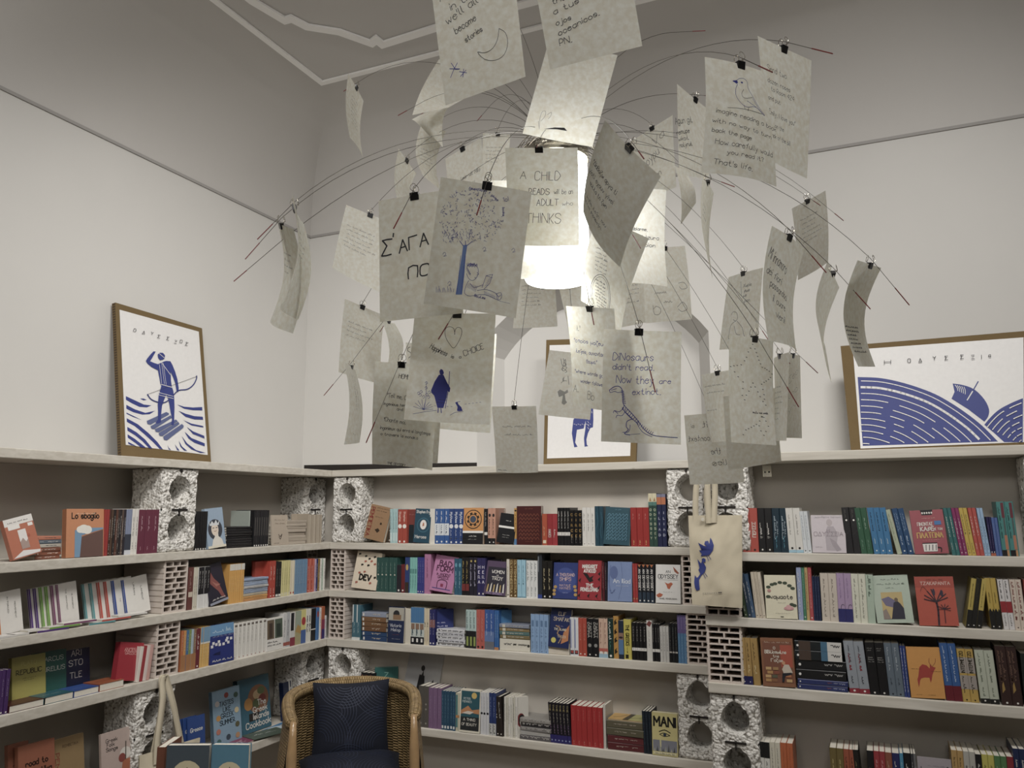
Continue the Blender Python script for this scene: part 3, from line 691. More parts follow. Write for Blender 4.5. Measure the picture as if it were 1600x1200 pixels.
   (498,830),(515,800),(532,793),(550,785),(566,777),(583,768),(600,778),(605,747),(645,750),(660,785),(642,818),(628,842),(610,812)]] + [('s', 562, 695, 105, 1, 1, 16, K, 5, 0), ('s', 615, 725, 22, 1, 1, 14, K, 5, 0)]),
'arv': ((797, 290, 870, 300, 772, 843), [('t', 806, 490, 44, 'Σερί', K, 1.6, 18, 50), ('t', 800, 600, 40, 'μηρ', K, 1.6, 18, 44), ('t', 796, 690, 34, 'γιν', K, 1.6, 18, 40)]),
'leftstar': ((232, 440, 447, 402, 297, 875), [('s', 262, 520, 150, 1, 1, 12, G, 2.4, 0), ('s', 282, 560, 130, 1, 1, 12, G, 2.4, 0), ('s', 288, 672, 90, 1, 1, 12, G, 2.4, 0)]),
'mirror2': ((120, 698, 463, 670, 158, 1147), [('t', 170, 775, 24, 'si', G, 3, 0), ('t', 240, 770, 36, 'it', K, 3, 0), ('t', 148, 862, 34, 'context', K, 3, 0, 140), ('t', 298, 938, 38, 'the', K, 3, 0, 60), ('t', 306, 1012, 38, 'lies', K, 3, 0, 88)]),
'behind1': ((1000*3.75-2925, 390*3.75-750, 1070*3.75-2925, 384*3.75-750, 1008*3.75-2925, 505*3.75-750), [('s', 905, 975, 80, 1, 1, 20, G, 3, 0), ('s', 955, 1025, 60, 1, 1, 18, G, 3, 0), ('c', [(895,1040),(905,1090),(935,1090),(940,1060),(915,1045),(900,1060)], 3, G), ('c', [(1040,910),(1070,905),(1090,935),(1060,945),(1045,930)], 3, G), ('c', [(1035,1050),(1065,1020),(1090,1060),(1060,1075),(1040,1060)], 3, G)]),
'buri': ((985*4.284-4284, 222*4.284-171, 1051*4.284-4284, 180*4.284-171, 1000*4.284-4284, 320*4.284-171), [('t', 110, 800, 50, 'Va', G, 4, 20), ('t', 70, 930, 56, 'бури', G, 4, 20, 110), ('t', 145, 1000, 44, 'm', G, 4, 20)]),
'lear': ((696*4.444-2222, 248*4.444-356, 752*4.444-2222, 215*4.444-356, 700*4.444-2222, 345*4.444-356), [('t', 975, 890, 22, 'Lear uit Milo', G, 3, 0, 150), ('t', 1050, 912, 18, 'jij', G, 3, 0)]),
'small': ((833, 700, 1110, 698, 862, 1108), [('s', 905, 828, 180, 1, 1, 18, G, 2.4, 0), ('s', 920, 878, 175, 1, 1, 16, G, 2.4, 0), ('s', 876, 1096, 70, 1, 1, 9, G, 2.4, 0)]),
'sideS': ((475, 475, 708, 493, 482, 818), [('c', [(500,500),(488,505),(485,520),(500,530),(505,545),(490,560)], 4, G)]),
'thinleft': ((130, 586, 194, 635, 132, 1042), [('s', 150+i*9, 660+i*3, 200, 1, 1, 10, G, 3, -86) for i in range(2)] + [('l', [(150,1000),(185,975)], 3, K), ('l', [(155,1010),(188,990)], 3, K)]),
}
FILL = {  # remaining sheets: rows of faint writing (start u, start v, width, rows, gap) in millimetres
'lampfront': (30, 165, 70, 2), 'lampback': (25, 60, 80, 2), 'behind2': (20, 150, 95, 7), 'mirror1': (22, 140, 100, 6), 'diagleft': (15, 150, 105, 6), 'belowleft': (15, 150, 100, 4),
'farB': (50, 150, 60, 4), 'farA': (45, 165, 70, 5), 'topthin': (40, 165, 70, 8), 'belowfold': (30, 130, 90, 5), 'faintback': (15, 160, 100, 5), 'paleR': (25, 165, 95, 6), 'brightR': (30, 130, 90, 7), 'thinR': (40, 150, 60, 3)}
CUR = {  # bow across the sheet, bow down the sheet
'farB': (.022, -.02), 'farA': (-.02, .02), 'printR': (.0, -.028), 'ail': (.012, -.014), 'twist': (.0, .022), 'thinR': (.0, .01), 'homer': (-.012, .004), 'small': (.014, -.004), 'thinleft': (.01, .014),
'diavazo': (.012, .012), 'oval': (-.01, .012), 'dulzura': (-.008, .008), 'brightR': (.015, 0), 'foldQ': (.02, .02), 'foldP': (.0, -.02), 'belowfold': (0, .025), 'whiteL': (0, -.015), 'tri': (0, .01), 'bird': (.012, .006), 'sliver': (0, .02), 'topthin': (.004, -.01), 'leftstar': (.01, .004)}
LAB = {'stories': 'note at the top left about becoming stories, with moon and stars', 'ojos': 'note at the top with cursive Spanish words ending PN', 'bigbright': 'bright blank note lit from below above the glass cylinder', 'child': 'note about a child who reads, in thin capitals before the lamp',
'lampfront': 'glowing cream note half covering the lit glass cylinder', 'lampback': 'pale note edge showing just under the lit glass cylinder', 'diavazo': 'tilted diamond-like note with Greek lines right of the lamp', 'oval': 'tilted note with text written inside an oval stamp',
'dulzura': 'cream note with printed word dulzura, right of the lamp', 'behind1': 'pale note with see-through drawings behind the printed dulzura note', 'behind2': 'bright note sliver above the dinosaur note', 'ouoc': 'long note with blue Greek quotation left of the dinosaur note', 'corner': 'bright note corner just below the glass cylinder',
'cjk': 'note with four brush-drawn characters before the middle poster', 'dino': 'note with a blue dinosaur skeleton drawing', 'mirror1': 'small pale note with faint lines below the tree drawing', 'small': 'small note hanging lowest in the middle, over the top shelf', 'happiness': 'note with a heart and a robed blue walking figure',
'homer': 'note with an opening verse in two languages, lower left', 'behindhappy': 'note whose lower edge shows behind the heart note', 'behindhomer': 'cream note edge behind the two-language verse note', 'diagleft': 'slanted note with faint lines left of the black Greek lettering', 'belowleft': 'slanted grey note under the faint slanted one, far left',
'thinleft': 'narrow curled note seen edge-on at lower left', 'sliver': 'thin white sliver of a note under the Greek capitals note', 'sideS': 'white note with a single curl peeking left of the heart note', 'farB': 'lower of the two curled notes at the far left', 'farA': 'upper of the two curled notes at the far left',
'topthin': 'narrow note under the ceiling line corner, upper left', 'foldP': 'folded bright note behind the moon and stars note', 'foldQ': 'pointed bright flap under the folded note, upper left', 'belowfold': 'curling bright note hanging below the pointed flap', 'whiteL': 'white note seen edge-on above the Greek capitals note', 'lear': 'note with one slanting line just above the tree drawing',
'faintback': 'faint pale note at the back left of the child note', 'aga': 'note with thick black Greek capitals', 'tree': 'note with a blue tree of letters and a reading child', 'adin': 'cream note with black Cyrillic handwriting', 'bird': 'note with a small bird drawing above handwriting',
'send': 'note about two dozen roses at the upper right', 'tri': 'white pointed note below the Cyrillic one', 'buri': 'translucent tilted note with large grey letters right of the lamp', 'thinR': 'long thin twisted note below the bird note', 'paleR': 'pale translucent note behind the dark Italian one, right',
'ail': 'narrow grey note with black Italian handwriting, right', 'twist': 'twisted narrow note with a long tail, far right', 'printR': 'rightmost curled note with small printed lines', 'sketch': 'note with a pencil figure sketch right of the niche', 'star': 'note with a star traced in tiny words',
'arv': 'grey narrow note with slanted writing right of the star', 'brightR': 'bright curled strip of a note right behind the star note', 'leftstar': 'cream note with faint lines left behind the star note', 'mirror2': 'lowest right note with reversed words above the bird tote', 'bottomR': 'blank cream note below the star note'}
LINK = {'k': INKK, 'b': INKB, 'g': INKG, 'b2': mat('5a78b4', .7)}
clips = {}
def clip_mesh():
    b = MB(); w_ = .0078
    for x in (-w_, w_): pass
    pr = [(-.0012, -.0095), (.0012, -.0095), (.0045, .003), (-.0045, .003)]     # wedge section (n, up)
    vs = [(x, n_, u) for x in (-w_, w_) for n_, u in pr]
    b.add(vs, [(0,1,2,3), (7,6,5,4), (0,4,5,1), (1,5,6,2), (2,6,7,3), (3,7,4,0)], CLIP)
    return b.mesh('clip_body')
def handle_mesh(s):
    b = MB(); pts = []
    for i in range(13):
        a = -1.2+i/12*(math.pi*2-.0+(-math.pi*2+5.54)); pts.append((math.sin(a-1.57+.05)*.0052, s*(.0045+.003*(1+math.cos(a-1.57))), .0115+math.cos(a-1.57)*.0068))
    pts = [(-.003, s*.004, .003)]+[(.0052*math.sin(t), s*(.0045+.0035*math.cos(t)*.5+.002), .012-.0065*math.cos(t)) for t in [.5+i*(5.28/12) for i in range(13)]]+[(.003, s*.004, .003)]
    b.tube(pts, .0006, 4, STEEL); return b.mesh('clip_handle')
CLM, HLM = clip_mesh(), [handle_mesh(1), handle_mesh(-1)]
rp = random.Random(11)
ends = []
for key, (TL, TR, BR, BL) in PG.items():
    cu, cv = CUR.get(key, (rp.uniform(-.006, .006), rp.uniform(-.005, .005)))
    nrm = (TR-TL).cross(TL-BL).normalized(); org = (TL+TR)/2
    def surf(u, v, TL=TL, TR=TR, BR=BR, BL=BL):
        p = TL*(1-u)*(1-v)+TR*u*(1-v)+BR*u*v+BL*(1-u)*v
        return p+nrm*(cu*math.sin(math.pi*u)*(.35+.65*v)+cv*math.sin(math.pi*v))-org
    b = MB(); b.grid(lambda u, v: surf(u, 1-v), 12, 16, PAPER)
    W_, H_ = .148, .21
    def mp(x, y):
        u, v = x/W_, 1-y/H_; e = .01
        n = (surf(u+e, v)-surf(u-e, v)).cross(surf(u, v-e)-surf(u, v+e)).normalized()
        return surf(u, v)+n*.0006
    if key in CONT:
        (ax, ay, bx, by, cx, cy), items = CONT[key]
        ux, uy, vx, vy = bx-ax, by-ay, cx-ax, cy-ay; det = ux*vy-uy*vx
        def T(X, Y): X -= ax; Y -= ay; return (X*vy-Y*vx)/det*W_, (1-(ux*Y-uy*X)/det)*H_
        k = W_/math.hypot(ux, uy); ky = H_/math.hypot(vx, vy); kp = min(k, ky)
        for it in items:
            q = it[0]
            if q == 't':
                _, X, Y, cap, tx, col, wp, *r = it; ang = R(r[0]) if r else 0; fit = r[1] if len(r) > 1 else None
                pls, wd = strokes(tx, cap*ky, hand=True, slant=.12); f = fit*k/wd if fit else 1
                x, y = T(X, Y); cs, sn = math.cos(ang), math.sin(ang)
                sg = -1 if key in ('mirror2',) else 1
                if sg < 0: x += fit*k if fit else wd
                for pl in pls: ribbon(b, mp, [(x+sg*(p[0]*f*cs-p[1]*sn), y+p[0]*f*sn+p[1]*cs) for p in pl], wp*kp*.95, LINK[col])
            elif q in 'lc':
                pts = [T(*p) for p in it[1]]; ribbon(b, mp, smooth_pl(pts, 3) if q == 'c' else pts, it[2]*kp*.95, LINK[it[3]])
            elif q == 'p': poly(b, mp, [T(*p) for p in it[1]], LINK[it[2]])
            elif q == 's':
                _, X, Y, wd, n_, gap, cap, col, wp, *r = it; ang = R(r[0]) if r else 0
                pls, _w = scrib(wd*(ky if abs(ang) > .8 else k), cap*ky); put(b, mp, pls, *T(X, Y), ang, wp*kp*.8, LINK[col])
    elif key in FILL:
        x, y, wd, n_ = FILL[key]
        for i in range(n_): put(b, mp, scrib(wd*rp.uniform(.6, 1)/1000, .006)[0], (x+rp.uniform(0, 6))/1000, (y-i*13)/1000, 0, .0007, INKG)
    o = b.build('paper_note', loc=org, smooth=True)
    tag(o, LAB[key], 'note', 'paper notes clipped to the chandelier')
    # bulldog clip on the top edge
    tu = dict(aga=.44, dino=.45, homer=.4, star=.56, bird=.58).get(key) or rp.uniform(.44, .54); ct = surf(tu, 0.0); rr = (TR-TL).normalized(); up = (TL-BL+TR-BR).normalized(); up = (up-rr*up.dot(rr)).normalized(); nn = rr.cross(up)
    cl = obj('binder_clip', CLM, o); cl.matrix_local = Matrix(((rr.x, -nn.x, up.x, ct.x), (rr.y, -nn.y, up.y, ct.y), (rr.z, -nn.z, up.z, ct.z), (0, 0, 0, 1)))
    for hm in HLM: obj('clip_handle', hm, cl)
    ends.append((key, ct+org+up*.012))
# lamp body
ch = thing('note_chandelier', 'wire chandelier with a glowing glass cylinder and radiating steel wires', 'chandelier', (LX, LY, 2.45))
O = Vector((LX, LY, 2.45))
b = MB(); b.lathe([(.0, -.17), (.069, -.17), (.069, -.312), (.071, -.315), (.0735, -.31), (.0735, -.02), (.070, -.012), (.02, -.008)], 40, LAMP); b.build('glass_shade', ch, smooth=True)
b = MB(); b.lathe([(.032*math.sin(i/10*3.1416), -.25-.032*math.cos(i/10*3.1416)) for i in range(11)], 24, BULB); b.build('bulb', ch, smooth=True)
b = MB(); b.lathe([(.076, -.03), (.0775, -.03), (.0775, -.004), (.03, .006), (.012, .03), (.008, .06), (0, .06)], 32, STEEL); b.build('steel_collar', ch, smooth=True)
b = MB()
for i in range(70):                                                  # springy steel mesh hood
    a0 = rp.uniform(0, 6.283); a1 = a0+rp.choice((-1, 1))*rp.uniform(.5, 1.4)
    pts = []
    for j in range(7):
        t = j/6; a = a0+(a1-a0)*t; rad = .03+.075*t; pts.append((rad*math.cos(a), rad*math.sin(a), .045-.075*t*t))
    b.tube(pts, .0006, 3, STEEL, caps=False)
b.build('mesh_hood', ch)
b = MB(); b.tube([(0, 0, .05), (0, 0, H-.03-2.45)], .0022, 6, WIRE); b.build('suspension_cable', ch)
b = MB(); b.lathe([(0, H-.045-2.45), (.05, H-.045-2.45), (.06, H-.03-2.45), (.06, H-.001-2.45)], 24, STEEL); b.build('ceiling_rose', ch, smooth=True)
def wire(P1, ext=.11, lift=.26, tip=None):
    P0 = Vector((0, 0, .03)); P1 = P1-O; hd = Vector((P1.x, P1.y, 0)); d = (P1-P0).length
    hd.normalize(); P0 = P0+hd*.02+Vector((0, 0, rp.uniform(-.015, .01)))
    Pc = P0*.45+P1*.55+Vector((0, 0, lift*d))-hd*.04
    if tip:
        dep = (P1+O-EYE).dot(_f)+.1*(P1-P0).normalized().dot(_f); tp = EYE+ray(*tip)*dep/FPX-O; ext = (tp-P1).length
        Pc = Pc*.35+(P1-(tp-P1).normalized()*d*.45)*.65
    pts = [P0*(1-t)**2+Pc*2*t*(1-t)+P1*t*t for t in [i/14 for i in range(15)]]
    t_ = (tp-P1).normalized() if tip else (pts[-1]-pts[-2]).normalized(); tip0 = P1+t_*max(ext*.5, ext-.045); tip1 = P1+t_*ext
    b = MB(); b.tube(pts+[tip0], .0006, 4, WIRE); o = b.build('wire', ch)
    b = MB(); b.tube([tip0, tip1], .0011, 5, REDTIP); b.build('wire_tip', o)
TIP = dict(aga=(615, 357), tree=(745, 336), happiness=(685, 530), homer=(572, 692), dino=(1024, 613), star=(1248, 636), arv=(1278, 583), printR=(1421, 477), twist=(1360, 483), ail=(1291, 426),
  bird=(1207, 113), send=(1301, 84), farA=(402, 374), farB=(383, 405), thinleft=(506, 618), thinR=(1148, 292), diavazo=(1006, 248), oval=(1001, 388))
for key, e in ends: wire(e, rp.uniform(.04, .07), rp.uniform(.16, .28), TIP.get(key))
for px, py, dd in ((1290, 322, 2.2), (1062, 50, 2.0), (406, 405, 1.65), (650, 165, 2.2), (760, 172, 2.3), (1180, 500, 2.1), (735, 60, 1.7)): wire(EYE+ray(px, py)*dd/FPX, .07)
# ------------------------------------------------------------------ books
INS = .014
ROW = {}
for wl in 'LBC':
    for k in (2, 3, 4, 5): ROW[wl+str(k-1)] = (wl, k)
LOC = {'L': 'left wall', 'B': 'middle bay', 'C': 'right bay'}
TIER = {2: 'top row', 3: 'second row', 4: 'third row', 5: 'lowest row'}
def along(row, px, ins=INS):
    wl, k = ROW[row]; n = _r*FPX-_f*(px-800); z = ZT[k]-EYE.z
    if wl == 'L': X = XL-ins; return -(n.x*X+n.z*z)/n.y
    Y = (YB if wl == 'B' else YC)+ins; return -(n.y*Y+n.z*z)/n.x
def height(row, px, py, ins=INS):
    wl, k = ROW[row]
    p = hit(px, py, (XL-ins, 0, 0), (1, 0, 0)) if wl == 'L' else hit(px, py, (0, (YB if wl == 'B' else YC)+ins, 0), (0, 1, 0))
    return p.z-ZT[k]
def spot(row, s, d=0., z=0., ins=INS):
    wl, k = ROW[row]
    return (XL-ins-d, s, ZT[k]+z) if wl == 'L' else (s, (YB if wl == 'B' else YC)+ins+d, ZT[k]+z)
def rz(row): return LZ if ROW[row][0] == 'L' else 0
used = {}
NUM = {1: 'one', 2: 'two', 3: 'three', 4: 'four', 5: 'five', 6: 'six', 7: 'seven', 8: 'eight', 9: 'nine', 10: 'ten', 12: 'twelve'}
ORD = ['first', 'second', 'third', 'fourth', 'fifth', 'sixth', 'seventh', 'eighth', 'ninth', 'tenth', 'eleventh', 'twelfth']
def label(desc, row, i=0, n=1, stack=False):
    loc = f'{LOC[ROW[row][0]]} {TIER[ROW[row][1]]}'
    if n == 1: t = f'{desc}, {loc}'
    elif stack: t = f'{desc}, {"topmost" if i == n-1 else "bottom" if i == 0 else ORD[n-1-i]+" down"} of {NUM[n]}, {loc}'
    else: t = f'{desc}, {"leftmost" if i == 0 else "rightmost" if i == n-1 else ORD[i]} of {NUM[n]}, {loc}'
    assert len(t.replace(',', ' ').split()) <= 16, t
    assert t not in used, t
    used[t] = 1; return t, f'{desc}, {loc}'
def lum(h): c = lin(h); return .3*c[0]+.6*c[1]+.1*c[2]
GN = 1.0
def draw(b, mp, W_, H_, items, seed=0):
    """printed design: coordinates in fractions of the face; layers stack outward"""
    for li, it in enumerate(items):
        q = it[0]; e = .00035+.00012*li
        m_ = lambda x, y: mp(x*W_, y*H_, e); mm = lambda x, y: mp(x, y, e)
        if q == 'r': _, x0, y0, x1, y1, c = it; b.add([m_(x0, y0), m_(x1, y0), m_(x1, y1), m_(x0, y1)], [(0,1,2,3)], mat(c, .45, GN))
        elif q == 'e':
            _, cx, cy, rx, ry, c = it; n = 18
            b.add([mm(cx*W_+rx*W_*math.cos(6.2832*i/n), cy*H_+ry*W_*math.sin(6.2832*i/n)) for i in range(n)], [tuple(range(n))], mat(c, .45, GN))
        elif q == 'p': poly(b, mm, [(x*W_, y*H_) for x, y in it[1]], mat(it[2], .45, GN))
        elif q == 'l': ribbon(b, mm, smooth_pl([(x*W_, y*H_) for x, y in it[1]], 3), it[2]*W_, mat(it[3], .45, GN))
        elif q == 't':                                               # centred line: x, baseline, cap height (of width), text, colour, pen
            _, cx, y, cap, tx, c, *r = it; pls, wd = strokes(tx, cap*W_); f = min(1, (r[1] if len(r) > 1 else .9)*W_/wd)
            put(b, mm, [[(p[0]*f, p[1]) for p in pl] for pl in pls], cx*W_-wd*f/2, y*H_, 0, (r[0] if r else .17)*cap*W_, mat(c, .45, GN))
        elif q == 'v':                                               # spine title reading downward: x, top, cap (of thickness), text, colour, length, pen
            _, cx, y, cap, tx, c, ln, *r = it; pls, wd = strokes(tx, cap*W_); f = min(1.6, ln*H_/wd)
            put(b, mm, [[(p[0]*f, p[1]) for p in pl] for pl in pls], cx*W_-cap*W_/2, y*H_, -math.pi/2, (r[0] if r else .2)*cap*W_, mat(c, .45, GN))
        elif q == 'V':                                               # the same reading upward: x, foot, ...
            _, cx, y, cap, tx, c, ln, *r = it; pls, wd = strokes(tx, cap*W_); f = min(1.6, ln*H_/wd)
            put(b, mm, [[(p[0]*f, p[1]) for p in pl] for pl in pls], cx*W_+cap*W_/2, y*H_, math.pi/2, (r[0] if r else .2)*cap*W_, mat(c, .45, GN))
        elif q == 's':                                               # unreadable title on a spine
            _, cx, y0, y1, cap, c = it; pls, wd = scrib((y1-y0)*H_, cap*W_); put(b, mm, pls, cx*W_-cap*W_/2, y1*H_, -math.pi/2, .2*cap*W_, mat(c, .45, GN))
        elif q == 'h':                                               # unreadable line on a cover: x0, y, width, cap
            _, x0, y, wd, cap, c = it; pls, _w = scrib(wd*W_, cap*W_); put(b, mm, pls, x0*W_, y*H_, 0, .16*cap*W_, mat(c, .45, GN))
def spine_mesh(t, h, d, col, items):
    b = MB(); m = mat(col, .4, GN); k = min(.0012, t*.12); r = min(.0018, t*.2)
    U = [(-t/2, d), (-t/2, r), (-t/2+r*1.3, 0), (t/2-r*1.3, 0), (t/2, r), (t/2, d), (t/2-k, d), (t/2-k, k+.001), (-t/2+k, k+.001), (-t/2+k, d)]
    n = len(U); b.add([(x, y, 0) for x, y in U]+[(x, y, h) for x, y in U],
        [(i, (i+1) % n, n+(i+1) % n, n+i) for i in range(n)]+[(n, n+1, n+8, n+9), (n+1, n+2, n+8), (n+2, n+3, n+7, n+8), (n+3, n+4, n+7), (n+4, n+5, n+6, n+7),
         (9, 8, 1, 0), (8, 2, 1), (8, 7, 3, 2), (7, 4, 3), (7, 6, 5, 4)], m)
    draw(b, lambda x, y, e: (x-t/2, -e, y), t, h, items); cover = b.mesh('cover')
    b = MB(); b.box((-t/2+k, k+.0012, .0015), (t/2-k, d-.003, h-.0025), PGEDGE); return cover, b.mesh('page_block')
QUEUE = []
def place(name, lab, cat, grp, meshes, loc, rot, area=None):
    """spine-out books wait in a queue so that only the largest in view become things of their own"""
    if area is not None and name == 'book': QUEUE.append((area, len(QUEUE), lab, cat, grp, meshes, loc, rot)); return
    o = thing(name, lab, cat, loc, rot, grp)
    obj('cover', meshes[0], o); obj('page_block', meshes[1], o); return o
def dflt(col, t, i):
    c = 'e8e4da' if lum(col) < .22 else '4a4844'
    it = [('s', .5, .34+.05*(i % 3), .78+.04*(i % 3), .34, c)]
    if i % 2: it.append(('s', .5, .12, .26, .26, c))
    if i % 3 != 1: it.append(('e', .5, .055, .14, .14, c))
    return it
_cnt = [0]
def S(row, x0, x1, n, ytop, cols, desc, items=None, lean=0, d=.13, push=0., name='book', cat='book', gap=.0006):
    """a run of n books standing spine-out between two pixels of the shelf edge"""
    if isinstance(cols, str): cols = cols.split()
    pi = INS+push; a0, a1 = along(row, x0, pi), along(row, x1, pi); t = (a1-a0)/n
    h = height(row, (x0+x1)/2+lean/2, ytop, pi); wl = ROW[row][0]
    ang = math.atan2(along(row, x0+lean, pi)-a0, h) if lean else 0
    if lean: h = h/math.cos(ang)
    cache = {}
    for i in range(n):
        c = cols[i % len(cols)]; _cnt[0] += 1
        if c not in cache:
            tt = (t*math.cos(ang)-gap)
            cache[c] = spine_mesh(tt, h*(1 if n < 3 else random.uniform(.992, 1)), d, c, items if items is not None else dflt(c, t, _cnt[0]))
        lab, grp = label(desc, row, i, n)
        s = a0+t*(i+.5); zz = 0
        if ang: zz = abs(math.sin(ang))*(t*math.cos(ang)-gap)/2
        dz = (random.uniform(-.0, .004)+push)
        rot = Matrix.Rotation(rz(row), 3, 'Z') @ Matrix.Rotation(ang, 3, 'Y')
        place(name, lab, cat, grp if n > 1 else None, cache[c], spot(row, s, dz, zz+.0004), rot.to_euler(), t*h*(FPX/(Vector(spot(row, a0))-EYE).length)**2)
def H(row, x0, x1, n, ytop, cols, desc, items=None, d=.13, jit=.006, push=0., name='book', cat='book', z0=0.):
    """a flat stack, spines to the front"""
    if isinstance(cols, str): cols = cols.split()
    a0, a1 = along(row, x0), along(row, x1)
    if z0 > 1: z0 = height(row, (x0+x1)/2, z0)
    t = (height(row, (x0+x1)/2, ytop)-z0)/n; ln = a1-a0; cache = {}
    for i in range(n):
        c = cols[i % len(cols)]; _cnt[0] += 1
        if c not in cache: cache[c] = spine_mesh(t-.0005, ln-jit, d, c, items if items is not None else dflt(c, t, _cnt[0]))
        lab, grp = label(desc, row, i, n, True)
        rot = Matrix.Rotation(rz(row)+random.uniform(-.025, .025), 3, 'Z') @ Matrix.Rotation(math.pi/2, 3, 'Y')
        place(name, lab, cat, grp if n > 1 else None, cache[c], spot(row, a0+random.uniform(0, jit), random.uniform(0, .006)+push, z0+t*(i+.5)+.0003), rot.to_euler(), t*ln*(FPX/(Vector(spot(row, a0))-EYE).length)**2)
def cover_mesh(w_, h, t, col, items, spine=None):
    b = MB(); m = mat(col, .35, GN); k = .0013
    b.box((-w_/2, 0, 0), (w_/2, k, h), m); b.box((-w_/2, t-k, 0), (w_/2, t, h), m)
    b.box((-w_/2, k, 0), (-w_/2+k, t-k, h), mat(spine, .4, GN) if spine else m)
    draw(b, lambda x, y, e: (x-w_/2, -e, y), w_, h, items); cover = b.mesh('cover')
    b = MB(); b.box((-w_/2+k, k+.0002, .0015), (w_/2-.003, t-k-.0002, h-.002), PGEDGE); return cover, b.mesh('page_block')
def F(row, x0, x1, ytop, col, desc, items, t=.02, tilt=9, yaw=0, lean=0, push=0., spine=None, name='book', cat='book', z0=0., ybase=None, px_h=None):
    """a book shown face-out, leaning back"""
    pi = INS+max(push, 0); a0, a1 = along(row, x0, pi), along(row, x1, pi); w_ = abs(a1-a0)/math.cos(R(yaw))
    h = (height(row, (x0+x1)/2+lean/2, ytop, pi)-z0)/math.cos(R(tilt))
    ang = math.atan2(along(row, x0+lean, pi)-a0, h) if lean else 0
    rot = Matrix.Rotation(rz(row)+R(yaw), 3, 'Z') @ Matrix.Rotation(R(-tilt), 3, 'X') @ Matrix.Rotation(ang, 3, 'Y')
    lab, grp = label(desc, row)
    zz = z0+abs(math.sin(ang))*w_/2+abs(math.sin(R(tilt)))*t
    return place(name, lab, cat, None, cover_mesh(w_, h, t, col, items, spine), spot(row, (a0+a1)/2, push-.006+w_/2*abs(math.sin(R(yaw))), zz+.0005, ), rot.to_euler())
def flat(row, x0, x1, col, desc, items, t=.015, d=.14, push=-.006, yaw=0, z0=0., name='book', cat='book', spine=None):
    """a book lying face-up with its tail edge towards the room"""
    a0, a1 = along(row, x0), along(row, x1); w_ = a1-a0
    if z0 > 1: z0 = height(row, (x0+x1)/2, z0)
    rot = Matrix.Rotation(rz(row)+R(yaw), 3, 'Z') @ Matrix.Rotation(R(-90), 3, 'X')
    lab, grp = label(desc, row)
    return place(name, lab, cat, None, cover_mesh(w_, d, t, col, items, spine), spot(row, (a0+a1)/2, push, z0+t+.0005), rot.to_euler())

# ---- left wall, top row
F('L1', 18, 64, 814, 'bb6a4a', 'orange-and-white book standing askew', [('r', .0, .82, 1, 1, 'dcd8d2'), ('h', .12, .88, .7, .06, '55504c'), ('r', .1, .72, .5, .84, 'e2ded8'), ('r', .78, .72, .95, .8, 'e2ded8'), ('r', .38, .2, .66, .68, 'ddd8d4'), ('p', [(.38, .2), (.66, .2), (.66, .42), (.58, .36), (.5, .47), (.38, .38)], 'a88f85'), ('p', [(.02, .03), (.4, .17), (.98, .08), (.95, .02)], 'ddd9d6'), ('e', .72, .5, .05, .05, 'b4593c')], t=.022, tilt=12, lean=-15)
H('L1', 60, 101, 6, 838, '8a5038 8e5238 7f4a33 b9b2a4 5d6b78 bf7456', 'small paperback lying in a mixed stack', push=.02)
F('L1', 101, 160, 796, 'cb8453', 'orange book with white cloud and brown slab', [('t', .5, .8, .13, 'Lo sbaglio', '2a2320', .2, .72), ('h', .25, .89, .5, .04, 'e6c3a0'), ('r', .22, 0, .4, .56, '6f97b8'), ('p', [(.36, 0), (.98, 0), (.98, .56), (.4, .42)], '6a4c44'), ('p', [(.36, .44), (.98, .57), (.98, .6), (.36, .6)], '6f97b8'), ('e', .45, .58, .14, .1, 'e4e0d6'), ('e', .55, .56, .12, .1, 'e4e0d6'), ('e', .36, .57, .1, .08, 'e4e0d6')], tilt=5, t=.025, spine='a96a40')
S('L1', 160, 168, 2, 796, 'a02c28', 'thin red paperback right of the cloud book', [])
S('L1', 168, 194, 8, 796, '4b2a22 57402f 2b2424 603a2c 3a2f2c 262226 5b4a40 2e2830', 'thin dark brown spine in the tight run')
S('L1', 194, 204, 2, 796, '7f8aa6', 'pale lavender spine with dark photo', [('r', 0, .1, 1, .45, '3c4250'), ('r', 0, 0, 1, .1, 'c9ccd4')])
S('L1', 204, 214, 2, 795, 'd9d5cd', 'white spine with small grey lettering')
S('L1', 214, 246, 3, 796, '6d2a41', 'plum purple hardback', [('s', .5, .5, .85, .26, 'c9a3ae'), ('s', .5, .08, .16, .2, 'c9a3ae')])
S('L1', 304, 323, 5, 799, '17171a', 'black notebook spine with dotted foot', [('e', .5, .03, .25, .25, 'd8d5cf')], name='notebook', cat='notebook')
F('L1', 324, 352, 796, '8fa6bd', 'pale blue book with a crowned woman drawing', [('e', .48, .46, .4, .42, '3b3f4a'), ('p', [(.2, .02), (.3, .2), (.42, .28), (.44, .4), (.62, .4), (.62, .28), (.8, .2), (.9, .02)], 'd9d4c8'), ('e', .46, .46, .2, .26, 'dccbb8'), ('p', [(.14, .72), (.22, .6), (.34, .68), (.44, .6), (.56, .7), (.64, .6), (.76, .68), (.7, .56), (.2, .56)], 'cfd2d4'), ('l', [(.4, .42), (.48, .41), (.54, .43)], .02, '8c3b3b'), ('l', [(.34, .5), (.42, .5)], .03, '2a2d36'), ('l', [(.52, .5), (.6, .5)], .03, '2a2d36'), ('r', 0, 0, 1, .06, 'd9d2bb')], tilt=7, lean=-4)
H('L1', 352, 394, 9, 823, '16161a 1c1b1e', 'black notebook lying in the leaning stack', [('s', .5, .2, .8, .3, '55524f')], name='notebook', cat='notebook', jit=.012)
S('L1', 388, 397, 2, 798, '9fa89e', 'grey-green notebook spine', [], push=.03, name='notebook', cat='notebook')
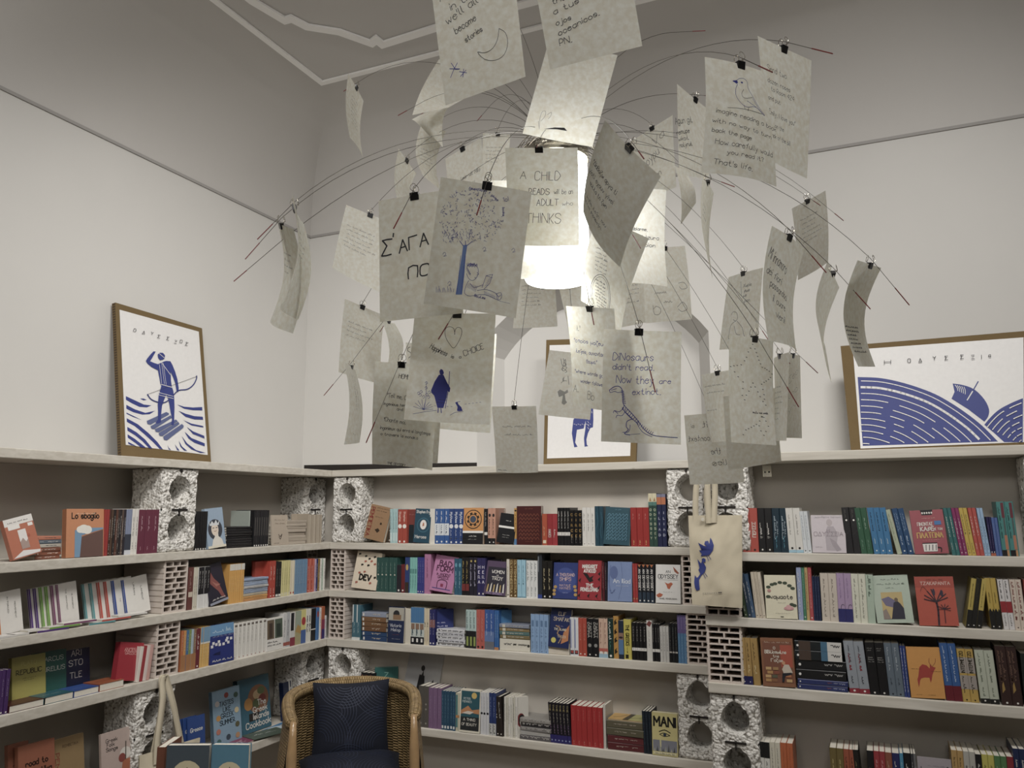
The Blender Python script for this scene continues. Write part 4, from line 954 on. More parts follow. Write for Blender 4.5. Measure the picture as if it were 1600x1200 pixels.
S('L1', 396, 420, 7, 797, '1d1d20 232226', 'thin black notebook in the upright run', [('e', .5, .03, .25, .25, 'd8d5cf'), ('r', .3, .3, .7, .8, '4d4a47')], name='notebook', cat='notebook')
F('L1', 424, 450, 805, 'b3a491', 'small kraft notebook shown face-out', [('h', .2, .82, .6, .07, '7a6a58'), ('h', .2, .7, .6, .06, '7a6a58'), ('l', [(.4, .35), (.5, .28), (.6, .36), (.5, .2), (.42, .28)], .03, '4d4138'), ('h', .1, .06, .3, .05, '4d4138')], t=.008, tilt=6, name='notebook', cat='notebook')
H('L1', 447, 479, 8, 813, 'b5a795 aa9c8a', 'kraft notebook lying in the stack', [], jit=.012, name='notebook', cat='notebook')
F('L1', 455, 482, 803, 'ab9c88', 'kraft notebook standing behind the kraft stack', [], t=.006, tilt=2, push=.09, name='notebook', cat='notebook')
S('L1', 481, 503, 10, 804, 'a89a86 b3a591 a0927e', 'thin kraft notebook in the corner run', [], name='notebook', cat='notebook')
# ---- left wall, second row
def fan(row, xs, ytop, cols, cov, desc, last):
    for i, (x, c) in enumerate(zip(xs, cols)):
        e = last if i == len(xs)-1 else x+30
        F(row, x, e, ytop-i*1.4, cov, f'{c[0]} {desc}', [('r', 0, 0, .055 if i == len(xs)-1 else .09, 1, c[1])]+([('v', .42, .86, .055, c[2], '6b6864', .5), ('v', .72, .72, .055, c[3], '6b6864', .5)] if len(c) > 2 else [('v', .3, .5, .05, 'THE', '8d8a85', .1)]), t=.011, tilt=6, push=.055+.012*(len(xs)-1-i), lean=-7, spine=c[1])
fan('L2', (-2,), 926, [('white', 'c8792c', 'IN FORCED', 'MOVEMENT')], 'dad6cf', 'booklet with orange spine', 35)
fan('L2', (48, 57, 66, 75, 84, 93), 920, [('outer purple-spined', '5b3a86'), ('inner purple-spined', '5b3a86'), ('outer green-spined', '6fa52f'), ('inner green-spined', '6fa52f'), ('outer mauve-spined', '83476f'), ('front mauve-spined', '83476f', 'THE ARCHITECT', 'IS PRESENT')], 'd8d4cd', 'white fanned booklet', 123)
fan('L2', (133, 145, 157, 168, 180, 196), 912, [('outer teal-spined', '4f9aa0'), ('inner teal-spined', '4f9aa0'), ('outer red-spined', 'c24a3a'), ('inner red-spined', 'c24a3a'), ('outer blue-spined', '2d4f9e'), ('front blue-spined', '2d4f9e', 'URBAN', 'LAMENT')], 'dcd9d2', 'white fanned booklet', 234)
def lying(row, x0, x1, col, desc, t, d, push, z0, sp):
    a0, a1 = along(row, x0), along(row, x1); ms = spine_mesh(t, a1-a0, d, col, [('r', 0, 0, 1, 1, sp)])
    rot = Matrix.Rotation(rz(row)+R(random.uniform(-3, 3)), 3, 'Z') @ Matrix.Rotation(math.pi/2, 3, 'Y')
    place('booklet', label(desc, row)[0], 'booklet', None, ms, spot(row, a0, push, z0+t/2+.0004), rot.to_euler())
for x0, x1, c, ds, z0 in ((-8, 22, 'd8d4cd', 'blank white', 0), (18, 42, 'd2cec6', 'cream white', 0), (40, 63, 'dcd8d0', 'rightmost white', .0075), (55, 104, '5b3a86', 'purple', 0), (74, 120, '6fa52f', 'green', .0075), (96, 146, '83476f', 'mauve', .015), (136, 176, '4f9aa0', 'teal', 0), (156, 200, 'c24a3a', 'red', .0075), (182, 226, 'd6d3cc', 'plain', .015)):
    lying('L2', x0, x1, 'd8d4cd', f'{ds} edged booklet lying flat before the fans', .007, .05, -.012, z0, c)
S('L2', 293, 301, 1, 887, '6b3a33', 'maroon patterned spine beside the brick', [('r', .1, .3, .9, .42, 'c9bba6'), ('s', .5, .5, .9, .4, 'a98a80')])
S('L2', 301, 308, 2, 887, 'c9c2ae', 'cream spine')
S('L2', 308, 327, 4, 886, 'd3d2cf', 'black-topped white spine', [('r', 0, .34, 1, 1, '1b1a1e'), ('s', .5, .45, .9, .34, 'd8d4cc')])
F('L2', 327, 356, 886, '2a2735', 'dark slanting book with red-brown figure', [('p', [(.15, .85), (.3, .9), (.45, .65), (.65, .5), (.8, .2), (.9, .08), (.7, .1), (.55, .3), (.4, .4), (.2, .55)], '8a4a44'), ('p', [(.3, .6), (.5, .5), (.75, .45), (.5, .42)], 'a86a5c'), ('r', 0, 0, 1, .06, '8d93a3'), ('h', .15, .1, .7, .08, 'd6d2cc')], tilt=9, lean=-9)
F('L2', 334, 358, 882, 'c98f2a', 'ochre cover standing behind the dark slanting book', [('r', 0, .8, 1, 1, '8f8a80')], push=.06, tilt=2)
S('L2', 357, 381, 8, 881, 'd29a33', 'thin ochre guidebook with pale top', [('r', 0, .84, 1, 1, 'cfccc0'), ('s', .5, .3, .7, .3, 'e6c98a')])
H('L2', 380, 419, 9, 903, 'c5873a c9913f b9a98a 8a99b0 93a2b9 b8b6b4 8fa0ba 9fb0c8 8fa2c0', 'thin book in the blue and ochre stack')
F('L2', 396, 427, 877, 'a33b28', 'red cover seen behind the blue and ochre stack', [], push=.05, tilt=1)
S('L2', 420, 430, 2, 877, 'b23a26', 'tall red spine')
S('L2', 430, 439, 2, 878, '1b191b', 'black spine with white foot', [('r', .1, .02, .9, .08, 'd8d4cc'), ('s', .5, .3, .8, .3, '8f8b85')])
S('L2', 439, 453, 4, 876, 'c8bf78', 'pale yellow spine', [('s', .5, .3, .8, .3, '8d8650'), ('r', .2, .02, .9, .1, 'cfc9a8')])
S('L2', 453, 460, 2, 876, 'd4c9ad', 'cream spine with a small red mark', [('e', .5, .06, .3, .3, 'b03a30')])
S('L2', 460, 480, 6, 874, '5f86a8', 'dusty blue spine', [('s', .5, .3, .85, .3, 'a9c2d6')])
S('L2', 480, 491, 4, 873, 'b0432f c4624c', 'brick red spine near the corner')
S('L2', 491, 508, 6, 873, 'b39ab8 23306e 8a6b2a d9d8d0 a9bfae dcdad2', 'thin corner spine of mixed colour')
# ---- left wall, third row
S('L3', -8, 12, 3, 1048, '4a2a66', 'violet spine at the left edge', [('e', .5, .04, .2, .2, 'd8d4cc'), ('s', .5, .4, .8, .3, 'a58fb8')], d=.12)
F('L3', 94, 139, 1017, '1f2a4c', 'navy hardback with stacked serif capitals', [('t', .52, .84, .17, 'ARI', 'd5d3cc', .12), ('t', .5, .6, .17, 'STO', 'd5d3cc', .12), ('t', .5, .3, .17, 'TLE', 'd5d3cc', .12)], push=.12, tilt=7)
F('L3', 52, 102, 1020, '1d5a50', 'dark green hardback behind the yellow one', [('t', .55, .78, .12, 'MARCUS', 'c9d0c6', .12, .8), ('t', .55, .56, .12, 'AURELIUS', 'c9d0c6', .12, .8)], push=.1, tilt=7)
F('L3', 17, 70, 1027, 'a39a3a', 'olive yellow book with hand-lettered title', [('t', .5, .8, .1, 'PLATO', 'b5ac52', .12, .6), ('t', .5, .62, .12, 'REPUBLIC', '2b2a1c', .16, .8), ('h', .3, .52, .4, .035, '5c5826'), ('h', .34, .48, .3, .03, '5c5826'), ('h', .35, .1, .3, .03, '5c5826')], push=.085, tilt=8, spine='857d2a')
flat('L3', 12, 70, '4a1a20', 'maroon book lying flat in front', [('h', .2, .4, .6, .08, '8a5a5e')], t=.026, d=.085)
flat('L3', 66, 113, '1f5a66', 'teal book lying flat in front', [('h', .2, .4, .6, .08, 'b9cbd0')], t=.027, d=.1)
flat('L3', 113.5, 153, '27509a', 'blue book lying flat in front', [('h', .2, .4, .6, .08, '7fa0d0')], t=.026, d=.1)
flat('L3', 153.5, 192, 'a0542c', 'rust orange book lying flat in front', [('h', .2, .5, .6, .08, '7a3c1c')], t=.03, d=.1)
F('L3', 178, 216, 1010, 'a02030', 'crimson hardback with small title', [('h', .25, .84, .5, .05, 'd88a8a'), ('t', .5, .76, .1, 'ANCIENT', 'e0a8a2', .12, .6), ('t', .5, .68, .1, 'GREEKS', 'e0a8a2', .12, .5)], push=.02, tilt=6, lean=9, t=.03)
S('L3', 213, 234, 4, 1010, 'd9cfc4 a02c34 d6c4bc c8988e', 'thin white-and-red leaning book', [], lean=5)
S('L3', 282, 305, 6, 985, 'b9652f c98b3a 3f6f9a 7a8f4a 9fb6c6 8a6a4a', 'thin colourful spine beside the brick', [('r', 0, 0, 1, .4, 'a9713c'), ('s', .5, .5, .9, .3, 'd9d4c4')])
S('L3', 305, 312, 1, 983, '6f2430', 'deep maroon spine')
S('L3', 312, 327, 4, 980, 'd3a545', 'yellow spine with sky-blue top', [('r', 0, .62, 1, 1, '6d98b8'), ('r', 0, .58, 1, .62, 'd8d4c8'), ('s', .5, .2, .55, .3, 'e8d9a8')])
F('L3', 327, 364, 976, '22317a', 'blue book with white harbour houses', [('r', 0, .72, 1, 1, '5d93c0'), ('h', .1, .8, .8, .14, 'a9c6dc'), ('h', .1, .68, .85, .07, '8f93a8'), *[('r', x, y, x+.1, y+.07, 'd8d8d8') for x, y in ((.08, .5), (.2, .46), (.02, .42), (.34, .44), (.5, .44), (.62, .52), (.7, .46), (.66, .57), (.82, .55), (.3, .52))], ('p', [(.1, .25), (.4, .22), (.42, .3), (.2, .28)], '141c4c'), ('h', .08, .06, .84, .09, 'd8d8d8')], tilt=4, t=.02)
S('L3', 364, 415, 8, 971, 'd6d3cb', 'white spine with small square emblem on top', [('r', .2, .9, .8, .96, '6a6058'), ('s', .5, .4, .86, .2, '8a867f'), ('e', .5, .04, .1, .1, 'a0584a')])
F('L3', 415, 441, 966, 'd8d5ce', 'white book with two doorway photos', [('r', .04, .36, .46, .95, '6a5a44'), ('r', .5, .36, .96, .95, '4f5d4c'), ('r', .15, .4, .36, .85, '46372a'), ('r', .6, .4, .86, .8, '2d3a30'), ('h', .06, .24, .6, .08, '3a3834'), ('h', .06, .15, .8, .08, '3a3834')], tilt=3, t=.02)
S('L3', 441, 453, 2, 958, 'c9c8c6 b0b2b4', 'pale grey spine right of the doorway book', [('r', 0, .05, 1, .15, 'a05040'), ('s', .5, .3, .8, .3, '77757a')])
S('L3', 453, 461, 1, 957, 'c8c6c2', 'black, white and red spine', [('r', .1, .45, .7, .98, '222024'), ('r', 0, 0, 1, .25, '8a2a3c')])
S('L3', 461, 470, 1, 955, 'a39a6a', 'ochre landscape spine', [('r', 0, .4, 1, 1, '94a08c'), ('p', [(0, .4), (1, .3), (1, .5), (.4, .6)], 'b08a3c')])
S('L3', 470, 478, 1, 953, 'cfc56a', 'yellow spine with red flower and blue foot', [('r', 0, 0, 1, .4, '3c5fa0'), ('e', .5, .66, .4, .5, 'b03030')])
S('L3', 478, 486, 2, 952, 'cfccc2', 'white spine with black scribble', [('s', .5, .3, .8, .7, '2a282a')])
S('L3', 486, 494, 1, 951, '151417', 'thick black spine with white belt', [('r', 0, .34, 1, .37, 'd8d4cc')], push=.004)
S('L3', 494, 499, 1, 950, '3a6fa8', 'bright blue spine', [('e', .5, .8, .3, .6, 'a04038')])
S('L3', 499, 502, 1, 950, 'd4d2cc', 'white spine with red letters', [('s', .5, .4, .9, .4, 'a83a34')])
S('L3', 502, 507, 1, 948, 'b05a2c', 'orange to violet sunset spine', [('r', 0, .3, 1, .6, '8a2c50'), ('r', 0, 0, 1, .3, '3a2a70')])
S('L3', 507, 510, 1, 962, 'cfcdd0', 'last pale spine in the corner')
# ---- left wall, lowest row
F('L4', 12, 45, 1167, '8a4f36', 'rust book half hidden at the far left', [('t', .5, .72, .1, 'road to', '2f1a14', .2), ('t', .5, .6, .1, 'rem', '2f1a14', .2)], push=.05, tilt=9)
F('L4', 28, 86, 1166, '93553a', 'rust book titled in dark blackletter', [('t', .5, .72, .13, 'road to', '301c16', .22, .6), ('t', .5, .6, .13, 'rembetika', '301c16', .22, .8), ('l', [(.2, .45), (.8, .42)], .02, '5a3020')], push=.02, tilt=9)
F('L4', 84, 132, 1156, '8f7448', 'kraft-brown book with vertical red title, lower left', [('t', .55, .86, .07, 'REMBETIKA', '5a4228', .16, .8), ('v', .12, .8, .12, 'ΡΕΜΠΕΤΙΚΟ', '8a3a28', .7), ('l', [(.5, .4), (.62, .5), (.7, .42)], .02, '3a2c1c')], push=.05, tilt=9)
F('L4', 158, 213, 1144, 'b5a096', 'pink-grey songbook with plant drawing', [('t', .3, .84, .08, 'Greek', '3f3834', .16, .5), ('t', .27, .77, .08, 'Folk', '3f3834', .16, .5), ('t', .3, .7, .08, 'Songs', '3f3834', .16, .5), ('p', [(.5, .1), (.75, .1), (.82, .5), (.6, .5)], 'a8603c'), ('e', .68, .6, .16, .14, 'cfc9c0'), ('e', .58, .54, .1, .1, '8a4038'), ('l', [(.68, .5), (.7, .78)], .03, '5a5048')], tilt=8, t=.012)
fx = ((279, 300), (286, 307), (293, 320))
for i, (x0, x1) in enumerate(fx): F('L4', x0, x1, 1124-i*1.5, '24478a', f'{("outer", "middle", "front")[i]} blue harbour brochure in the fan', [('r', 0, 0, 1, .35, '6a7898'), ('t', .5, .68, .16, 'Greece', 'dcdcd8', .2, .7), *[('r', .1+.2*j, .1, .22+.2*j, .26+.1*(j % 2), 'b9b4ac') for j in range(4)]], push=.03-.012*i, t=.006, tilt=6, name='brochure', cat='brochure')
F('L4', 374, 423, 1061, '2f6378', 'teal cookbook with a heap of food', [('e', .62, .58, .34, .3, '8a5a38'), ('e', .3, .52, .13, .13, 'b8812e'), ('e', .6, .66, .14, .1, 'b99a6c'), ('e', .75, .56, .12, .1, '7a2f28'), ('e', .55, .5, .12, .1, '4f5a34'), ('e', .72, .72, .12, .08, '5d6b3a'), ('r', .3, .2, .62, .34, '2b2622'), ('t', .72, .46, .11, 'The', 'd8d4cc', .18), ('t', .66, .34, .11, 'Greek', 'd8d4cc', .18), ('t', .68, .22, .11, 'Islands', 'd8d4cc', .18), ('t', .58, .08, .12, 'Cookbook', 'd8d4cc', .18, .8)], tilt=8, t=.03, spine='22485a', push=.13)
F('L4', 334, 377, 1079, '7c9db4', 'pale blue summer cookbook with small drawings', [('t', .5, .7, .11, 'TASTES', '23323c', .17, .5), ('t', .5, .59, .11, 'LIKE', '23323c', .17, .3), ('t', .5, .48, .11, 'GREEK', '23323c', .17, .45), ('t', .5, .36, .11, 'SUMMER', '23323c', .17, .55), *[('e', x, y, .08, .07, c) for x, y, c in ((.16, .76, 'b9b4b0'), (.5, .88, '8a3a34'), (.85, .84, '3f5a4c'), (.18, .5, 'c08a34'), (.85, .56, 'd0c090'), (.16, .26, 'b8705c'), (.85, .3, '5c5a3c'), (.5, .12, '3a4a58'), (.16, .08, '3f6a68'), (.84, .1, 'b88a5c'))]], tilt=8, t=.022, spine='4a6a80', push=.1)
F('L4', 444, 492, 1062, '18264a', 'navy cookbook partly behind the wicker chair', [('t', .52, .76, .2, 'THE ART', 'd8d6d0', .2, .75), ('t', .5, .6, .16, 'GREEK', 'd8d6d0', .2, .6), ('t', .5, .46, .13, 'COOKING', 'd8d6d0', .2, .7), ('r', .05, .34, .95, .345, '8a90a0'), ('e', .2, .12, .16, .2, 'a85a34')], tilt=7, t=.03, push=.12)
flat('L4', 322, 412, '8a3a5c', 'magenta magazine lying on the shelf', [('h', .2, .5, .6, .1, 'd8c0c8'), ('h', .1, .25, .7, .06, 'd8c0c8')], t=.008, d=.1, yaw=6, name='magazine', cat='magazine')
flat('L4', 396, 440, '4a5a4c', 'grey-green leaflet hanging over the shelf edge', [('h', .2, .5, .6, .1, 'b9c0b8')], t=.003, d=.12, yaw=-14, push=-.03, z0=.0085, name='leaflet', cat='leaflet')
flat('L4', 420, 470, '3f7fb0', 'bright blue island map lying flat', [('e', .4, .5, .25, .15, 'b9cbd4'), ('e', .7, .3, .14, .1, 'c98a7a'), ('h', .3, .6, .5, .1, 'd8e0e4')], t=.006, d=.1, yaw=4, z0=.004, name='magazine', cat='magazine')
# ---- middle bay, top row
F('B1', 568, 600, 794, '9a7650', 'kraft book with red vertical title, leaning', [('v', .14, .92, .17, 'ΡΕΜΠΕΤΙΚΑ', '8a3428', .84), ('h', .32, .92, .6, .05, '4d3a26'), ('h', .32, .84, .5, .05, '4d3a26'), ('h', .32, .66, .4, .04, '5d4830'), ('p', [(.45, .3), (.6, .36), (.7, .3), (.6, .22)], '3a2a1c'), ('e', .68, .5, .05, .05, '3a2a1c')], tilt=6, lean=9, t=.022)
H('B1', 600, 612, 4, 818, '7a4f32 8a5c3a', 'small brown paperback behind the kraft book', push=.05)
S('B1', 609, 621, 3, 795, '9dbfc0', 'pale turquoise spine', [('s', .5, .4, .9, .3, '5d7a7c'), ('r', .1, .06, .9, .3, 'bcd2d0')], lean=-1)
S('B1', 621, 635, 2, 796, 'a8402e', 'brick spine with white medallion', [('e', .5, .5, .42, .42, 'e4dfd6'), ('v', .5, .93, .4, 'Stephen', 'd9b0a0', .3), ('e', .5, .05, .2, .2, 'e4dfd6')])
F('B1', 634, 650, 797, '7c3a34', 'rust cover behind the teal oval book', [('h', .2, .85, .7, .12, 'b08078'), ('r', 0, 0, .8, .55, '16282f')], push=.03, tilt=2)
F('B1', 646, 671, 796, '1f4a5e', 'teal book with white oval emblem', [('t', .5, .87, .14, 'Stephen Fry', 'd8d6d0', .18, .85), ('e', .56, .52, .4, .4, '35687c'), ('e', .56, .52, .35, .35, '1f4a5e'), ('e', .56, .53, .2, .26, 'dedad2'), ('p', [(.5, .48), (.62, .5), (.6, .58), (.54, .6)], 'b0643a'), ('t', .45, .13, .17, 'Heroes', 'd8d6d0', .16, .7)], tilt=4, t=.025, lean=2)
S('B1', 671, 679, 1, 795, 'd3cec3', 'white spine beside the teal oval book', [], push=.004)
S('B1', 679, 701, 3, 795, '2c5a9a', 'blue spine with white lower panel', [('r', 0, .24, 1, .58, 'cfd4d8'), ('s', .5, .62, .93, .4, 'd8d8d8'), ('s', .5, .28, .54, .36, '33507c'), ('e', .5, .06, .18, .18, 'd8d8d8')])
S('B1', 701, 724, 3, 795, '24427e', 'blue spine with white dot', [('e', .5, .5, .4, .4, 'd8d8d8'), ('v', .5, .9, .42, 'Mythos', 'c8ccd8', .3), ('s', .5, .14, .4, .4, 'a8b0c8'), ('e', .5, .05, .18, .18, 'd8d8d8')])
F('B1', 723, 755, 794, 'c9883a', 'orange-and-black classic with round labyrinth', [('r', 0, 0, 1, .3, '16161a'), ('r', 0, .3, 1, .36, 'dcdad4'), ('e', .5, .68, .42, .42, '2a2420'), ('e', .5, .68, .38, .38, 'c9883a'), ('e', .5, .68, .31, .31, '2a2420'), *[('e', .5+.29*math.cos(a*.785), .68+.18*math.sin(a*.785), .055, .055, 'c9883a') for a in range(8)], ('e', .5, .68, .2, .2, 'c9883a'), ('e', .5, .68, .15, .15, '3d4a5c'), ('h', .32, .2, .36, .06, 'd8d6d0'), ('h', .28, .12, .44, .04, 'b8b6b0')], tilt=4, t=.022)
S('B1', 756, 762, 1, 795, '18181b', 'thin black spine with white foot', [('r', .1, .26, .9, .34, 'd8d4cc'), ('s', .5, .5, .9, .4, 'a9a59f')])
S('B1', 762, 774, 2, 794, 'c08a70', 'peach spine with black foot', [('r', 0, 0, 1, .17, '18181b'), ('e', .5, .8, .3, .4, '2a2222'), ('s', .5, .25, .7, .4, '3a2a26'), ('e', .5, .06, .16, .16, 'd8d4cc')])
F('B1', 774, 788, 795, '8a6a5c', 'dull brown cover behind the peach spines', [], push=.05, tilt=1)
F('B1', 776, 803, 805, '14151a', 'black classic with white band, tilted', [('r', 0, .5, 1, .57, 'dcdad4'), ('h', .36, .74, .3, .06, 'c8c6c0'), ('h', .3, .26, .4, .05, 'c8c6c0'), ('h', .3, .18, .4, .05, 'a8a6a0')], tilt=8, lean=5, t=.02)
S('B1', 803, 808, 1, 794, 'c89434', 'yellow spine with blue foot', [('r', 0, 0, 1, .16, '4a7fb0'), ('s', .5, .3, .85, .4, '3a2c14'), ('e', .5, .93, .3, .3, '18181b')])
F('B1', 808, 846, 791, '4a1c1c', 'dark red clothbound book with ornate pattern', [*[('l', [(x, .14+y), (x+.06, .2+y), (x+.12, .14+y)], .022, '8a4a34') for x in [.1+.14*i for i in range(6)] for y in [.1*j for j in range(7)]], ('h', .36, .92, .3, .05, '8a4a34'), ('h', .36, .08, .3, .05, '8a4a34')], tilt=1, t=.03, yaw=2)
S('B1', 847, 855, 1, 803, 'b04a26', 'orange-red spine with pale label', [('r', .2, .06, .8, .16, 'd8c8a8'), ('s', .5, .3, .6, .35, 'd8a878')])
S('B1', 855, 863, 1, 803, '98222a', 'crimson spine with short white title', [('v', .5, .5, .45, 'HADES', 'd8c8c0', .25)])
S('B1', 863, 871, 1, 803, 'a02a32', 'cherry red spine with short white title', [('s', .5, .25, .5, .4, 'd8c8c0')])
S('B1', 871, 891, 4, 793, '161618', 'tall black spine with white label strip', [('r', 0, .26, 1, .35, 'd6d3cc'), ('s', .5, .45, .9, .42, 'c8c5bf'), ('s', .5, .27, .34, .3, '2a2a2a')])
S('B1', 891, 910, 3, 797, '131215', 'black spine with gold vertical capitals', [*[('t', .5, .84-.15*i, .55, q, 'b08a3c', .2) for i, q in enumerate('CIRCE')], ('s', .5, .08, .26, .3, '8a8680')])
S('B1', 910, 930, 3, 793, 'd8d5ce', 'clean white spine', [('s', .5, .35, .85, .28, '8a867f'), ('e', .5, .05, .1, .1, '55524e')])
S('B1', 930, 943, 2, 791, '1f4657', 'dark teal cloth spine', [('l', [(.5, .2), (.2, .4), (.8, .6), (.5, .85)], .1, '2f6a80')])
F('B1', 943, 984, 795, '27505e', 'dark teal clothbound book with wave pattern', [*[('l', [(x, .13+y), (x+.05, .19+y), (x+.1, .17+y), (x+.08, .12+y)], .02, '5b93ac') for x in [.1+.135*i for i in range(6)] for y in [.09*j for j in range(8)]], ('h', .38, .92, .25, .04, '5b93ac')], tilt=8, t=.028, lean=3)
S('B1', 986, 1015, 3, 793, 'a0231f', 'plain bright red spine', [('s', .5, .66, .84, .2, 'd89a90'), ('s', .5, .05, .16, .2, 'd8b060')])
S('B1', 1015, 1028, 2, 771, '2b4a40', 'tall green spine with cream top', [('r', 0, .84, 1, 1, 'd0c6a0'), ('p', [(.2, .85), (.8, .85), (.5, .93)], 'a07848'), ('r', 0, .77, 1, .84, '4a7a70'), *[('t', .5, .67-.088*i, .5, q, 'b9c0a0', .2) for i, q in enumerate('ODYSSEY')]])
S('B1', 1028, 1042, 2, 772, '242a4e', 'tall navy spine with orange top', [('r', 0, .8, 1, .94, 'b86a3c'), ('r', 0, .94, 1, 1, '7a7a94'), *[('t', .5, .62-.105*i, .5, q, 'b4b8cc', .2) for i, q in enumerate('ILIAD')]])
# ---- middle bay, second row
F('B2', 549, 588, 866, 'd8c9b0', 'cream book patterned with brush marks', [*[('p', [(x, y), (x+.09, y+.03), (x+.06, y+.07), (x-.02, y+.05)], c) for x, y, c in ((.08, .88, '26241f'), (.34, .84, '26241f'), (.5, .78, '26241f'), (.7, .84, '26241f'), (.85, .8, '26241f'), (.25, .6, '26241f'), (.5, .6, '26241f'), (.75, .65, 'a85a44'), (.36, .7, 'a85a44'), (.6, .72, 'a85a44'), (.4, .42, 'a85a44'), (.2, .38, 'a85a44'), (.7, .14, 'a85a44'), (.15, .12, 'a85a44'), (.85, .3, '26241f'))], ('t', .5, .24, .17, 'DEV', '26241f', .3, .6)], tilt=10, t=.03, lean=4)
S('B2', 587, 619, 5, 871, '24504a', 'dark green spine with thin title', [('s', .5, .5, .86, .22, '9ab4a8'), ('s', .5, .1, .4, .18, '7a9a8e'), ('e', .5, .5, .16, .16, 'c8c4b4')])
S('B2', 619, 626, 1, 883, '26222c', 'short black spine', [('e', .5, .08, .2, .2, 'd8d4cc')])
S('B2', 626, 632, 1, 882, '6a1e22', 'short dark red spine', [('e', .5, .08, .2, .2, 'd8d4cc')])
S('B2', 632, 639, 1, 871, '27407a', 'blue spine with yellow motif', [('e', .5, .72, .3, .6, 'b89a4a'), ('r', .1, .0, .9, .3, '3a2e22')])
S('B2', 639, 651, 3, 871, '6fb5ac', 'turquoise spine', [('r', .1, .55, .9, .68, '4a8a84'), ('s', .5, .12, .5, .34, '3a7a74')])
S('B2', 651, 662, 3, 871, '343a86', 'indigo spine with lighter title', [('s', .5, .3, .9, .34, '8a94cc'), ('e', .5, .05, .2, .2, 'd8d4cc')])
S('B2', 662, 672, 1, 866, 'b0709a', 'tall pink spine', [('s', .5, .4, .9, .22, '7a3a66')])
F('B2', 671, 690, 869, '8a3f6a', 'pink cover standing behind the pink book', [('h', .2, .7, .7, .2, '4a1a3a'), ('h', .2, .55, .7, .2, '4a1a3a')], push=.05, tilt=2)
F('B2', 671, 707, 873, 'b573a0', 'pink book with purple display lettering', [('t', .5, .7, .2, 'BAD', '59264a', .22, .55), ('t', .5, .56, .19, 'FORM', '59264a', .22, .75), ('t', .5, .44, .09, 'in ANCIENT', '59264a', .2, .6), ('t', .5, .36, .09, 'GREECE', '59264a', .2, .5), ('l', [(.3, .1), (.3, .28), (.5, .33), (.7, .28), (.7, .1)], .03, '59264a'), ('r', .1, .07, .9, .09, '3a3a80'), ('r', .44, .14, .56, .22, '8a2a50')], tilt=11, t=.03, lean=6)
S('B2', 709, 721, 2, 873, '245a74', 'sea-blue spine with ornament', [('e', .5, .82, .3, .5, '5a9ab0'), ('s', .5, .2, .65, .35, '8ab4c4')])
S('B2', 721, 733, 2, 871, '1a181b', 'black spine with gold letters and red foot', [('s', .5, .32, .9, .5, 'b8a04a'), ('r', .05, .12, .95, .3, '7a2a28')])
S('B2', 733, 745, 2, 871, '242230', 'black spine with white stacked capitals', [('s', .5, .25, .82, .55, 'b4b0cc'), ('e', .5, .9, .25, .25, 'b8a04a')])
S('B2', 745, 758, 2, 872, '2e2a5c', 'violet-blue spine with white capitals', [*[('t', .5, .72-.13*i, .6, q, 'cac6d8', .2) for i, q in enumerate('HERA')], ('e', .5, .06, .2, .2, 'd8d4cc')])
F('B2', 762, 784, 874, '262430', 'dark cover behind the purple pillared book', [], push=.06, tilt=1)
F('B2', 756, 790, 880, '55425e', 'purple-black book with yellow and white stripes', [('r', .08, .1, .95, .82, '2a2634'), ('t', .55, .64, .12, 'WOMEN', 'd8d4cc', .17, .7), ('t', .55, .55, .06, 'OF', 'd8d4cc', .17), ('t', .55, .44, .13, 'TROY', 'd8d4cc', .17, .6), *[('p', [(.1+.15*i, .08), (.17+.15*i, .08), (.2+.14*i, .3+.06*(i % 2)), (.15+.14*i, .3)], 'd2ccc4' if i % 2 else 'b89a54') for i in range(6)], ('t', .5, .02, .08, 'PAT BARKER', 'a08ab0', .2, .8)], tilt=10, t=.03, lean=3)
S('B2', 791, 796, 1, 874, 'cfc8b8', 'thin cream spine', [('s', .5, .3, .8, .3, '8a7a5a'), ('e', .5, .06, .2, .2, '3a2a1c')])
S('B2', 796, 808, 2, 874, '6a4f22', 'gold-brown spine with long vertical title', [('v', .5, .96, .5, 'CLYTEMNESTRA', 'd2b878', .84), ('e', .5, .05, .18, .18, 'd8c8a0')])
S('B2', 808, 821, 2, 875, '8fc0d4', 'sky-blue spine', [('s', .5, .35, .85, .3, '4a7a90'), ('r', 0, 0, 1, .03, '5a8aa0')])
S('B2', 822, 840, 3, 876, 'd4d6d4', 'white spine speckled with grey print', [('s', .5, .4, .95, .5, '8a9494'), ('s', .5, .05, .3, .3, '6a7474')])
S('B2', 840, 847, 1, 866, '2c3138', 'tall black spine with blue foot', [('r', 0, 0, 1, .09, '2a3f8a'), ('r', .1, .6, .3, .95, '7a8288')])
S('B2', 847, 863, 2, 877, '1b1916', 'black spine with cream title', [('s', .5, .25, .8, .4, 'c8b88a'), ('e', .5, .06, .16, .16, 'd8d4cc')])
F('B2', 862, 880, 877, '151416', 'black cover leaning behind the blue ships book', [], push=.07, tilt=1)
F('B2', 864, 902, 881, '2a3a78', 'blue book with gold flowers at the corners', [('e', .5, .5, .44, .5, '35488c'), ('t', .5, .62, .11, 'A THOUSAND', 'c8a8a4', .15, .75), ('t', .5, .5, .12, 'SHIPS', 'c8a8a4', .17, .5), ('r', .25, .46, .75, .465, 'a88a94'), ('t', .5, .34, .08, 'NATALIE', 'b89a9c', .17, .5), ('t', .5, .26, .08, 'HAYNES', 'b89a9c', .17, .45), *[('e', x, y, .07, .06, 'b08a3a') for x, y in ((.06, .22), (.1, .32), (.93, .24), (.9, .34), (.06, .12), (.94, .12))], ('h', .42, .16, .2, .04, 'a8b0d0')], tilt=9, t=.03)
